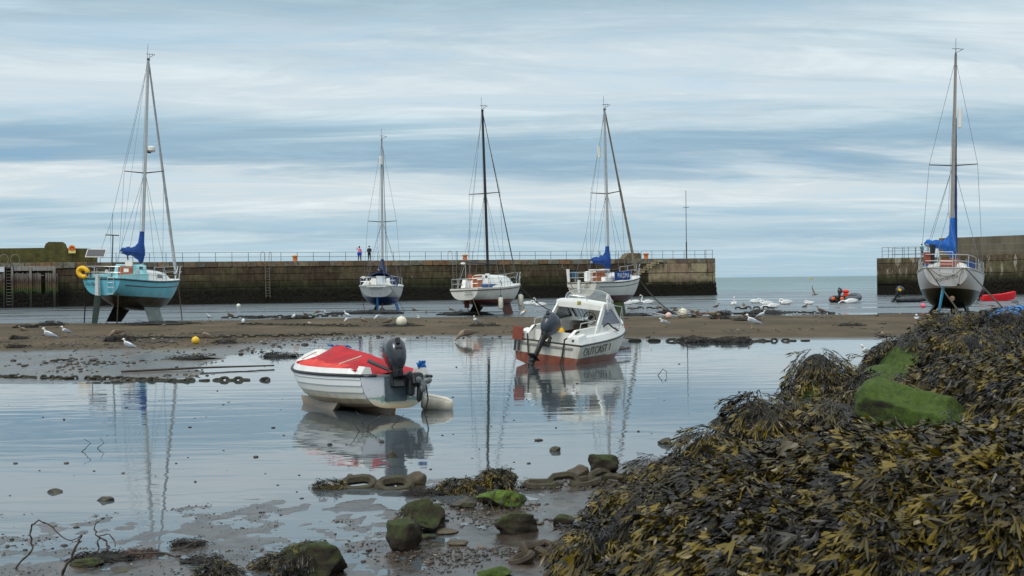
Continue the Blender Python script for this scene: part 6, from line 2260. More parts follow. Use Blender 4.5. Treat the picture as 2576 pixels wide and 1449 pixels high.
    A, Bq = Vector((x1 - .06, 0, zb + .12)), Vector((xr1 - .03, 0, zr - .06))
    for f in (0, 1):
        c_ = A.lerp(Bq, f)
        fr.tube([c_ + Vector((0, -.66, 0)), c_ + Vector((0, .66, 0))], 0.03, 6)
    for y in (-.66, -.15, .66):
        fr.tube([A + Vector((0, y, 0)), Bq + Vector((0, y, 0))], 0.03 if abs(y) > .5 else 0.035, 6)
    for k in range(7):
        y = 0.6 - 0.12 * k
        if y < -.12: break
        fr.tube([A + Vector((0, y, 0)), Bq + Vector((0, y, 0))], 0.008, 5)
    fr.build('window_frame', M_BLACK, root)
    MB().prism([A + Vector((0, -.66, 0)), A + Vector((0, .66, 0)), Bq + Vector((0, .66, 0)), Bq + Vector((0, -.66, 0))], (0.008, 0, 0)).build('windscreen', gl, root, smooth=False)
    # inner locker / dark cuddy
    MB().box((3.2, 0.1, 0.55), (0.5, 1.3, 0.65)).build('cuddy_locker', mat('shaded_cuddy_paint', srgb(120, 106, 96), 0.7, var=0.2), root, smooth=False)
    # helm console starboard
    MB().box((2.55, -0.42, 0.82), (0.45, 0.52, 1.0), taper=(0.6, 1)).build('helm_console', M_WHITE, root, smooth=False)
    MB().box((2.42, -0.42, 1.32), (0.1, 0.6, 0.34), Matrix.Rotation(R(-14), 3, 'Y')).build('dashboard', M_WHITE, root, smooth=False)
    sw = MB()
    cN = Vector((2.16, -0.27, 1.2))
    Rw = Matrix.Rotation(R(-14), 3, 'Y')
    sw.tube([cN + Rw @ Vector((0, 0.185 * math.cos(a), 0.185 * math.sin(a))) for a in [k * 2 * math.pi / 24 for k in range(24)]], 0.013, 7, closed=True)
    for a in (R(90), R(215), R(325)):
        sw.tube([cN, cN + Rw @ Vector((0, 0.18 * math.cos(a), 0.18 * math.sin(a)))], 0.012, 5)
    sw.tube([cN + Rw @ Vector((-.02, 0, 0)), cN + Rw @ Vector((0.14, 0, 0))], 0.055, 10)
    sw.build('steering_wheel', M_BLACK, root)
    MB().tube([(2.34, -0.68, 1.36), (2.3, -0.68, 1.36)], 0.055, 12).build('dial', M_BLACK, root)
    th = MB()
    th.tube([(2.3, -0.66, 0.98), (2.22, -0.69, 1.16)], 0.008, 5)
    th.ball((2.22, -0.69, 1.18), 0.03, 8, 6)
    th.build('throttle', M_DARKSTEEL, root)
    MB().box((1.95, -0.70, 0.98), (0.3, 0.16, 0.05)).build('maroon_pad', mat('maroon_vinyl', srgb(84, 44, 46), 0.6), root, smooth=False)
    # curved perspex screen rising above the roof
    rr = []
    for k in range(19):
        a = math.pi * k / 18
        y = 0.78 * math.cos(a)
        h = 0.34 * math.sin(a) ** 0.6
        rr.append([Vector((2.55 + 0.1 * math.sin(a), y, zr + .0)), Vector((2.62 + .18 * math.sin(a), y * .98, zr + .06 + h * .55)), Vector((2.52 + .2 * math.sin(a), y * .92, zr + .06 + h))])
    o = MB().loft(rr, caps=False, closed_ring=False).build('curved_screen', gl2(), root)
    sm = o.modifiers.new('thickness', 'SOLIDIFY'); sm.thickness = 0.006
    MB().tube([r_[2] for r_ in rr], 0.008, 5).build('screen_edge', mat('screen_edge_trim', srgb(190, 196, 198), 0.3), root)
    gr = MB()
    gr.tube([(xr0 - .02, 0.45, zr + .1), (xr0 - .04, 0.38, zr + .2), (xr0 - .04, -.10, zr + .2), (xr0 - .02, -.18, zr + .1)], 0.015, 6)
    gr.build('roof_grab_rail', M_STEEL, root)
    MB().tube([(2.2, -0.76, 1.5), (2.2, -0.76, 1.78), (2.2, -0.76, 1.8), (2.2, -0.76, 1.93)], [0.03, 0.035, 0.055, 0.055], 10).build('white_light_post', M_WHITE, root)
    MB().box((xr0 - .14, .02, zr + .01), (0.012, 0.11, 0.1)).build('sticker', mat('olive_sticker', srgb(150, 140, 50), 0.5, var=0.4, vscale=20), root, smooth=False)
    # bow rail starboard
    for sd in (-1, 1):
        mb = MB()
        pts = [Vector((2.35, sd * .9, 1.62)), Vector((2.9, sd * .93, 1.58)), Vector((3.3, sd * .88, 1.0))]
        mb.tube(pts, 0.016, 6)
        mb.tube([Vector((2.9, sd * .93, 1.58)), Vector((2.8, sd * .93, 0.92))], 0.014, 6)
        mb.build('side_rail', M_STEEL, root)
    # auxiliary bracket board on the port corner
    MB().box((-0.1, 0.86, 0.76), (0.05, 0.30, 0.36)).build('bracket_board', mat('rust_red_board', srgb(134, 66, 48), 0.6, var=0.15), root, smooth=False)
    mb = MB()
    mb.box((-0.1, 0.80, 0.43), (0.04, 0.05, 0.32)); mb.box((-0.1, 0.92, 0.43), (0.04, 0.05, 0.32))
    mb.build('bracket_arms', M_DARKSTEEL, root, smooth=False)
    # outboard, tilted
    M3 = Matrix.Rotation(R(-6), 3, 'Z') @ Matrix.Rotation(R(33), 3, 'Y') @ Matrix.Rotation(R(0), 3, 'X')
    body = outboard(root, (0.0, 0.02, 0.62), M3, cowl=M_SLATE, size=1.1, leglen=0.82)
    lettering('50', 0.11, M_WLETTER, body, Vector((0, 0.02, .62)) + M3 @ Vector((-0.46, 0.0, 0.66)), (M3 @ Matrix(((0, 0, -1), (-1, 0, 0), (0, 1, 0)))), depth=0.003)
    # lettering on the starboard side
    ang = math.atan2(-(hb(.34) - hb(.06)), Ln * .28)
    Ms = Matrix.Rotation(ang * 0.6, 3, 'Z') @ Matrix.Rotation(R(-2), 3, 'Y') @ Matrix(((1, 0, 0), (0, 0, -1), (0, 1, 0)))
    lettering('OUTCAST 1', 0.30, mat('grey_boat_lettering', srgb(78, 80, 70), 0.5), root, (1.05, -1.045, 0.44), Ms, depth=0.006, shear=0.35, sx=1.15)
    MB().box((0.95, -1.05, 0.27), (1.5, 0.012, 0.035), Matrix.Rotation(ang * .6, 3, 'Z')).build('underline', mat('grey_boat_lettering', srgb(78, 80, 70), 0.5), root, smooth=False)
    u = .80
    a2 = math.atan2(-(hb(.72) - hb(.84)) * -1, Ln * .12)
    Ms2 = Matrix.Rotation(math.atan2(hb(.74) - hb(.86), Ln * .12), 3, 'Z') @ Matrix.Rotation(R(-4), 3, 'Y') @ Matrix(((1, 0, 0), (0, -0.45, -1), (0, 1, -0.45)))
    lettering('Sea Hunt', 0.15, mat('red_lettering', srgb(170, 44, 60), 0.5), root, (u * Ln, -hb(u) + 0.035, sh(u) + 0.09), Ms2, depth=0.004, sx=0.8)
    return root


def gl2():
    m = bpy.data.materials.new('hazy_perspex')
    m.use_nodes = True
    t = m.node_tree
    b = t.nodes['Principled BSDF']
    b.inputs['Base Color'].default_value = (0.5, 0.55, 0.56, 1)
    b.inputs['Roughness'].default_value = 0.12
    tr = N(t, 'ShaderNodeBsdfTransparent')
    mx = N(t, 'ShaderNodeMixShader')
    nz = N(t, 'ShaderNodeTexNoise'); nz.inputs['Scale'].default_value = 3
    L(t, mathn(t, 'ADD', mathn(t, 'MULTIPLY', nz.outputs[0], 0.3), 0.08), mx.inputs[0])
    L(t, tr.outputs[0], mx.inputs[1]); L(t, b.outputs[0], mx.inputs[2])
    L(t, mx.outputs[0], t.nodes['Material Output'].inputs[0])
    return m


YC = cabin_boat()
o = MB().tube([(0, 0, 0), (0, 0, .08), (0, 0, .36), (0, 0, .42)], [0.2, 0.3, 0.3, 0.24], 16).build('yellow_drum', M_YELLOW)
o.location = W(YC, (1.3, -0.25, 0.42)); o.rotation_euler = (R(60), R(20), R(20))
tag(o, 'yellow round tub lying in the cockpit of the small cabin boat', 'tub')
bl = MB()
rs_ = random.Random(3)
for k in range(6):
    bl.box((rs_.uniform(-.12, .12), rs_.uniform(-.12, .12), rs_.uniform(-.03, .1)), (rs_.uniform(.1, .2), rs_.uniform(.08, .16), .05), Euler((rs_.uniform(0, 3), rs_.uniform(0, 3), 0)).to_matrix())
o = bl.build('yellow_oilskin', M_YELLOW, smooth=False)
o.location = W(YC, (0.9, 0.05, 0.78))
tag(o, 'crumpled bright yellow oilskin heaped in the cockpit of the small cabin boat', 'clothing')
rope_thing([W(YC, (0.45, 0.6, 0.98)), W(YC, (0.0, 0.62, 0.75)), W(YC, (-0.1, 0.5, 0.25)), W(YC, (-0.15, 0.22, -0.12))], 'dark rope over the port side of the cabin boat transom into the water', 0.024)
rope_thing([W(YC, (0.4, -0.75, 0.95)), W(YC, (-0.02, -0.52, 0.72)), W(YC, (-0.08, -0.52, 0.3)), W(YC, (-0.1, -0.45, -0.1))], 'dark rope over the starboard side of the cabin boat transom beside the outboard', 0.024)
rope_thing([W(YC, (1.95, -0.78, 1.02)), W(YC, (2.15, -0.85, 1.12)), W(YC, (2.3, -0.95, 1.0)), W(YC, (2.6, -1.0, 0.9))], 'looped dark hose over the starboard coaming beside the cabin', 0.022)


# ---------------------------------------------------------------- inflatables and the red boat
def inflatable(xD, yD, rotz, label, Ln=3.2, Bm=1.5, r=0.23, heel=0.0, col=srgb(72, 76, 84), motor=True, red=False, tilt=55, badge=False):
    p = G(xD, yD)
    root = empty('inflatable_dinghy', (p.x, p.y, 0.0), (R(heel), 0, R(rotz)), label, 'dinghy', 'inflatable dinghies')
    mt_ = mat('hypalon_grey' + str(round(col[0], 3)), col, 0.5, var=0.2, vscale=3, dirt=srgb(120, 124, 128), dirt_amt=0.4)
    y = Bm / 2 - r
    pts = [(-0.35, y, r), (0, y, r), (Ln * .5, y, r + .02), (Ln * .78, y * .85, r + .12), (Ln * .93, y * .45, r + .22), (Ln * .97, 0, r + .26)]
    pts = pts + [(a, -b_, c) for a, b_, c in pts[-2::-1]]
    rr = [0.05] + [r] * (len(pts) - 2) + [0.05]
    P_ = [Vector(q) for q in pts]
    # densify
    D_ = []; RR = []
    for i in range(len(P_) - 1):
        for k in range(4):
            f = k / 4
            D_.append(P_[i].lerp(P_[i + 1], f)); RR.append(rr[i] + (rr[i + 1] - rr[i]) * (f if i not in (0,) else min(1, f * 1.4)))
    D_.append(P_[-1]); RR.append(rr[-1])
    MB().tube(D_, RR, 12).build('tube', mt_, root)
    MB().box((0.1, 0, 0.3), (0.06, 2 * y, 0.5)).build('transom', M_BLACK, root, smooth=False)
    MB().box((Ln * .42, 0, 0.14), (Ln * .75, 2 * y, 0.05)).build('floor', M_BLACK, root, smooth=False)
    mb = MB()
    for sd in (1, -1):
        q = [Vector((0.2 + k * .3, sd * (y + .02), r * 2 + .03 + .03 * (k % 2))) for k in range(8)]
        mb.tube(q, 0.018, 5)
    mb.build('grab_line', M_BLACK, root)
    if motor:
        M3 = Matrix.Rotation(R(0), 3, 'Z') @ Matrix.Rotation(R(tilt), 3, 'Y')
        b = outboard(root, (0.02, 0, 0.6), M3, cowl=M_SLATE if badge else M_COWL, size=1.1 if badge else 0.95, leglen=0.65)
        if badge:
            MB().box(Vector((0.02, 0, 0.6)) + M3 @ Vector((-.22, -0.23, .42)), (0.28, 0.03, 0.2), M3).build('yellow_tag', M_YELLOW, b, smooth=False)
    return root


R1 = inflatable(2112, 761, 52, 'dark grey inflatable dinghy afloat with a red jacket in it, centre right', Ln=3.6, Bm=1.95, r=0.27, tilt=30)
b1 = MB()
b1.box((0, 0, 0), (0.42, 0.34, 0.4), bev=0.09)
b1.box((0, 0.02, 0.33), (0.52, 0.4, 0.3), bev=0.1)
o = b1.build('red_jacket', mat('orange_red_fabric', srgb(222, 62, 34), 0.7, var=0.25, vscale=6))
o.location = W(R1, (0.9, -0.2, 0.62)); tag(o, 'orange red life jacket heaped on a seat of the grey inflatable', 'life jacket')
for k, (a, b_) in enumerate((( 0.15, 0.45), (0.2, -0.35))):
    o = MB().ball((0, 0, 0), 0.19, 10, 8, scale=(1, 1, .9)).build('orange_float', mat('orange_float', srgb(214, 96, 34), 0.5, var=0.2))
    o.location = W(R1, (-0.28, b_, 0.32)); tag(o, ('orange float hung at the left end of the grey inflatable stern', 'orange float hung at the right of the grey inflatable stern')[k], 'float')
R2 = inflatable(2262, 760, -4, 'black inflatable dinghy with a grey outboard carrying a yellow tag, by the right quay', Ln=3.2, Bm=1.5, r=0.24, tilt=25, col=srgb(52, 56, 60), badge=True)


def red_boat():
    p = G(2470, 757)
    root = empty('red_plastic_boat', (p.x, p.y, 0), (0, 0, R(8)), 'bright red moulded plastic boat afloat by the right quay behind the big yacht', 'boat')
    rings = []
    for x, w, zb, zt in ((0, .45, .05, .46), (.3, .58, 0, .5), (1.3, .62, 0, .52), (2.2, .55, .02, .6), (2.8, .38, .1, .74), (3.1, .12, .3, .82)):
        rings.append([Vector((x, w, zt)), Vector((x, w * .97, zt - .1)), Vector((x, w * .7, zb)), Vector((x, 0, zb - .03)), Vector((x, -w * .7, zb)), Vector((x, -w * .97, zt - .1)), Vector((x, -w, zt)), Vector((x, -w * .8, zt - .02)), Vector((x, -w * .7, zb + .15)), Vector((x, w * .7, zb + .15)), Vector((x, w * .8, zt - .02))])
    MB().loft(rings).build('hull', mat('red_polythene', srgb(226, 40, 48), 0.35, var=0.1), root)
    mb = MB()
    for k in range(9):
        mb.ball((0.3 + k * .32, -.6 if k < 7 else -.42, .52 + .03 * k * .7), .05, 6, 5)
    mb.build('grab_cleats', mat('red_polythene', srgb(226, 40, 48), 0.35), root)
    outboard(root, (0, 0, .5), Matrix.Rotation(R(10), 3, 'Y'), size=0.9, leglen=.6)
    return root


red_boat()
# ================================================================== seaweed bank on the right
def lump(X, Y, xD, Yc, zt, rx, ry, e=2.4):
    Xc = (xD - 1288) / F * Yc
    r = (np.abs((X - Xc) / rx) ** e + np.abs((Y - Yc) / ry) ** e)
    return zt * np.clip(1 - r, 0, 1) ** 0.42


LUMPS = [(2480, 6.3, 1.34, 1.75, 1.7, 3.2), (2090, 6.9, 1.31, 0.62, 1.0, 2.3), (2230, 7.3, 1.27, 0.7, 0.9, 2.3), (2420, 7.6, 1.28, 0.8, 0.9, 2.4), (1950, 6.6, 1.02, 0.5, 0.8, 2.2), (1900, 7.4, 0.98, 0.5, 0.7, 2.2),
         (1978, 9.2, 1.22, 0.38, 0.5, 2.2), (1907, 10.5, 1.28, 0.42, 0.6, 2.2), (2000, 10.9, 1.2, 0.4, 0.6, 2.2), (1783, 8.9, 1.02, 0.40, 0.5, 2.2), (1790, 10.3, 0.98, 0.38, 0.5, 2.2), (1690, 9.9, 0.86, 0.34, 0.5, 2.2),
         (1535, 8.4, 0.62, 0.32, 0.6, 2.3), (1590, 9.5, 0.74, 0.32, 0.45, 2.3), (1660, 8.3, 0.80, 0.36, 0.5, 2.2), (1660, 7.4, 0.5, 0.42, 0.7, 2.2), (1780, 7.6, 0.82, 0.45, 0.6, 2.2), (1870, 8.3, 0.98, 0.4, 0.5, 2.2),
         (1642, 12.3, 0.56, 0.25, 0.4, 2.2), (1700, 11.6, 0.5, 0.3, 0.4, 2.2),
         (2058, 12.5, 1.54, 0.36, 0.75, 2.2), (2135, 12.2, 1.28, 0.42, 0.8, 2.1), (2110, 10.2, 1.22, 0.42, 0.6, 2.2), (2060, 9.6, 0.9, 0.5, 0.8, 2.2),
         (2440, 15.0, 1.86, 1.05, 1.3, 2.5), (2560, 14.6, 1.74, 0.9, 1.3, 2.4), (2300, 14.6, 1.58, 0.72, 1.1, 2.2), (2215, 14.0, 1.26, 0.6, 1.0, 2.2), (2150, 13.6, 0.9, 0.55, 1.0, 2.2),
         (2440, 11.9, 1.76, 0.62, 0.9, 2.4), (2380, 11.4, 1.40, 0.5, 0.8, 2.3), (2590, 11.0, 1.5, 0.6, 0.9, 2.3), (2560, 9.4, 1.05, 0.75, 0.9, 2.3), (2400, 8.9, 0.75, 0.8, 0.8, 2.3),
         (2850, 9.0, 1.6, 1.5, 4.0, 3.0), (1780, 12.0, 0.4, 0.45, 0.8, 2.2), (1900, 11.8, 0.6, 0.5, 0.8, 2.2)]


_cr = random.Random(77)
CELLS = []
for _k in range(900):
    _c = (_cr.uniform(0.2, 7.2), _cr.uniform(4.2, 16.8), _cr.uniform(0.24, 0.52))
    if all((_c[0] - q[0]) ** 2 + (_c[1] - q[1]) ** 2 > (0.62 * (_c[2] + q[2])) ** 2 for q in CELLS): CELLS.append(_c)


def bank_h(X, Y):
    X = np.asarray(X, float); Y = np.asarray(Y, float)
    h = np.zeros(X.shape) - 0.1
    for xD, Yc, zt, rx, ry, e in LUMPS:
        h = np.maximum(h, lump(X, Y, xD, Yc, zt, rx, ry, e))
    rid = 1 - np.abs(fbm(X * 1.5 + 3, Y * 1.2, 51, 2)) * 2.2
    wx = X + 0.10 * fbm(X * 2.3, Y * 2.3, 57, 2); wy = Y + 0.14 * fbm(X * 2.1 + 9, Y * 2.1, 58, 2)
    cell = np.zeros(X.shape)
    for cx, cy, cr in CELLS:
        cell = np.maximum(cell, cr * 0.85 * np.sqrt(np.clip(1 - ((wx - cx) ** 2 + ((wy - cy) * 0.72) ** 2) / cr ** 2, 0, 1)))
    h = h + (cell * 0.5 - 0.11) * np.clip(h * 3 - 0.15, 0, 1)
    h = h + (0.05 * fbm(X * 1.9, Y * 1.7, 53, 3) - 0.05 * np.clip(rid, 0, 1) ** 2 + 0.01 + 0.02 * fbm(X * 6, Y * 6, 52, 3)) * np.clip(h * 4, 0, 1)
    return h


def moss_mask(X, Y):
    """places where bare green rock shows through the weed: ellipses (x, y, rx, ry)"""
    m = np.zeros(np.shape(X))
    for xD, Yc, rx, ry in ((2275, 13.85, 0.36, 0.55), (2035, 11.95, 0.12, 0.30), (2150, 6.85, 0.10, 0.22)):
        Xc = (xD - 1288) / F * Yc
        r = ((X - Xc) / rx) ** 2 + ((Y - Yc) / ry) ** 2
        m = np.maximum(m, np.clip(1.35 - r, 0, 1))
    return m


def moss_material(name, green=srgb(72, 94, 24), rock=srgb(52, 48, 34), amount=0.5, upw=1.0, rough=0.9):
    m = bpy.data.materials.new(name)
    m.use_nodes = True
    t = m.node_tree
    b = t.nodes['Principled BSDF']
    geo = N(t, 'ShaderNodeNewGeometry')
    sn = N(t, 'ShaderNodeSeparateXYZ'); L(t, geo.outputs['Normal'], sn.inputs[0])
    def nz(scale, det=7, rg=0.65):
        n = N(t, 'ShaderNodeTexNoise'); n.inputs['Scale'].default_value = scale; n.inputs['Detail'].default_value = det; n.inputs['Roughness'].default_value = rg
        L(t, geo.outputs['Position'], n.inputs['Vector']); return n.outputs[0]
    a, f_, s_ = nz(2.5), nz(22), nz(60, 3)
    fac = mathn(t, 'ADD', mathn(t, 'MULTIPLY', sn.outputs[2], 0.75 * upw), mathn(t, 'MULTIPLY', mathn(t, 'SUBTRACT', a, 0.5), 1.7))
    fac = ramp(t, mathn(t, 'ADD', fac, amount - 0.5), [(0.12, (0, 0, 0)), (0.5, (1, 1, 1))])
    g = ramp(t, f_, [(0.3, tuple(c * 0.35 for c in green)), (0.5, tuple(c * 0.7 for c in green)), (0.7, green)])
    r_ = ramp(t, f_, [(0.3, tuple(c * 0.4 for c in rock)), (0.7, rock)])
    c = mixc(t, fac, r_, g)
    c = mixc(t, ramp(t, s_, [(0.70, (0, 0, 0)), (0.74, (0.6,) * 3)]), c, srgb(176, 190, 96))
    L(t, c, b.inputs['Base Color']); b.inputs['Roughness'].default_value = rough
    bp = N(t, 'ShaderNodeBump'); bp.inputs['Distance'].default_value = 0.02
    L(t, f_, bp.inputs['Height']); L(t, bp.outputs[0], b.inputs['Normal'])
    return m


M_MOSS = moss_material('green_alga_rock', amount=0.98)
M_MOSSF = moss_material('green_alga_face', srgb(70, 92, 26), srgb(44, 50, 24), 1.0, 0.35)
M_MOSSDK = moss_material('dark_alga_rock', srgb(58, 68, 24), srgb(56, 47, 34), 0.42)
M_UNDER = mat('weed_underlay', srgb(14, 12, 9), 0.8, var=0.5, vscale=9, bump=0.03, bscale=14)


def frond_material():
    m = bpy.data.materials.new('bladder_wrack')
    m.use_nodes = True
    t = m.node_tree
    b = t.nodes['Principled BSDF']
    at = N(t, 'ShaderNodeAttribute'); at.attribute_name = 'tint'
    sp = N(t, 'ShaderNodeSeparateColor'); L(t, at.outputs['Color'], sp.inputs[0])
    oi = N(t, 'ShaderNodeObjectInfo')
    geo = N(t, 'ShaderNodeNewGeometry')
    nz = N(t, 'ShaderNodeTexNoise'); nz.inputs['Scale'].default_value = 1.5; nz.inputs['Detail'].default_value = 4
    L(t, geo.outputs['Position'], nz.inputs['Vector'])
    rnd = mathn(t, 'FRACT', mathn(t, 'ADD', sp.outputs[0], mathn(t, 'MULTIPLY', oi.outputs['Random'], 1.0)))
    c = ramp(t, rnd, [(0.0, srgb(20, 17, 10)), (0.16, srgb(38, 33, 18)), (0.32, srgb(22, 19, 15)), (0.45, srgb(52, 45, 22)), (0.58, srgb(26, 24, 20)), (0.70, srgb(72, 62, 30)), (0.78, srgb(34, 31, 24)), (0.9, srgb(16, 14, 10)), (1.0, srgb(48, 41, 22))])
    n5 = N(t, 'ShaderNodeTexNoise'); n5.inputs['Scale'].default_value = 2.6; n5.inputs['Detail'].default_value = 3
    L(t, geo.outputs['Position'], n5.inputs['Vector'])
    c = mixc(t, 1.0, c, ramp(t, n5.outputs[0], [(0.36, (0.22, 0.23, 0.26)), (0.5, (0.75, 0.75, 0.75)), (0.64, (1.35, 1.32, 1.1))]), 'MULTIPLY')
    yel = mathn(t, 'MULTIPLY', sp.outputs[1], ramp(t, mathn(t, 'ADD', mathn(t, 'MULTIPLY', nz.outputs[0], 0.8), mathn(t, 'MULTIPLY', mathn(t, 'FRACT', mathn(t, 'MULTIPLY', rnd, 7.13)), 0.5)), [(0.64, (0, 0, 0)), (0.86, (1, 1, 1))]))
    c = mixc(t, yel, c, srgb(112, 94, 16))
    L(t, c, b.inputs['Base Color'])
    b.inputs['Roughness'].default_value = 0.36
    b.inputs['Specular IOR Level'].default_value = 0.4
    return m


M_FROND = frond_material()


def frond_template(seed, depth=3, l0=0.056, w=0.0030, spread=32):
    """forking strap seen from above, along +x; returns verts, quads, tint (0 root .. 1 tip)"""
    rs = random.Random(seed)
    V, Q, T = [], [], []

    def strip(x, y, a, ln, w0, w1, lev, bend, z0):
        seg = 1 if lev in (1, 2) else 2
        px_, py_ = x, y
        ids = None
        aa = a
        lift = rs.uniform(-0.010, 0.022)
        for k in range(seg + 1):
            f = k / seg
            aa = a + bend * f
            if k:
                px_ += math.cos(aa) * ln / seg
                py_ += math.sin(aa) * ln / seg
            ww = w0 + (w1 - w0) * f
            if lev == depth and k == 1: ww = w1 * 1.15
            if lev == depth and k == seg: ww = w1 * 0.45
            nx_, ny_ = -math.sin(aa) * ww, math.cos(aa) * ww
            z = z0 + lift * f
            tw = 0.0035 * math.sin(seed * 1.7 + lev * 2.1 + f * 2 + x * 40)
            tp = min(1, max(0, (lev - 1.0 + f) / (depth - 0.7)))
            a0 = len(V)
            V.append((px_ + nx_, py_ + ny_, z + tw)); V.append((px_ - nx_, py_ - ny_, z - tw)); T.extend([tp, tp])
            if ids is not None:
                Q.append((ids[0], ids[1], a0 + 1, a0))
            ids = (a0, a0 + 1)
        if lev < depth:
            for s in (-1, 1):
                if rs.random() < 0.06: continue
                strip(px_, py_, aa + s * R(rs.uniform(8, spread)), ln * rs.uniform(0.66, 1.1), w1 * 0.95, w1 * 1.12, lev + 1, s * R(rs.uniform(-24, 10)), z0 + lift)
    strip(0, 0, 0, l0 * 1.35, w * 0.7, w, 0, R(rs.uniform(-16, 16)), 0.012)
    return np.array(V), np.array(Q), np.array(T)


FT = [frond_template(s, 3) for s in range(9)]
FT3 = [frond_template(s + 20, 3, 0.055, 0.0038) for s in range(5)]


def scatter_fronds(pts, nrms, dirs, scales, temps, seed=1):
    """merge transformed copies of the templates into one mesh"""
    r = np.random.default_rng(seed)
    n = len(pts)
    which = r.integers(0, len(temps), n)
    cos_, q_, t_ = [], [], []
    off = 0
    for k, (V, Q, T) in enumerate(temps):
        idx = np.where(which == k)[0]
        if len(idx) == 0: continue
        P_, Nn, D_ = pts[idx], nrms[idx], dirs[idx]
        D_ = D_ - Nn * (D_ * Nn).sum(1, keepdims=True)
        D_ /= np.linalg.norm(D_, axis=1, keepdims=True) + 1e-9
        B_ = np.cross(Nn, D_)
        s = scales[idx][:, None, None]
        flip = np.where(r.random(len(idx)) < 0.5, -1, 1)[:, None, None]
        zsc = r.uniform(0.2, 1.9, len(idx))[:, None, None]
        C = P_[:, None, :] + s * (V[None, :, 0:1] * D_[:, None, :] + flip * V[None, :, 1:2] * B_[:, None, :] + zsc * V[None, :, 2:3] * Nn[:, None, :])
        # droop with distance along the strap
        C[:, :, 2] -= (s[:, :, 0] * V[None, :, 0] ** 2 * r.uniform(0.4, 2.2, len(idx))[:, None])
        m = len(V)
        cos_.append(C.reshape(-1, 3))
        q_.append((Q[None] + (np.arange(len(idx)) * m)[:, None, None] + off).reshape(-1, 4))
        rn = r.random(len(idx))
        t_.append(np.stack([np.repeat(rn, m), np.tile(T, len(idx)), np.zeros(m * len(idx)), np.ones(m * len(idx))], 1))
        off += m * len(idx)
    me = np_mesh('frond_mass', np.concatenate(cos_), np.concatenate(q_), smooth=True)
    ca = me.color_attributes.new('tint', 'FLOAT_COLOR', 'POINT')
    ca.data.foreach_set('color', np.concatenate(t_).astype(np.float32).ravel())
    return me


def surf(X, Y, hf):
    e = 0.02
    z = hf(X, Y)
    zx = (hf(X + e, Y) - z) / e
    zy = (hf(X, Y + e) - z) / e
    zx = np.clip(zx, -6, 6); zy = np.clip(zy, -6, 6)
    nn = np.stack([-zx, -zy, np.ones_like(z)], -1)
    nn /= np.linalg.norm(nn, axis=-1, keepdims=True)
    return z, nn, zx, zy


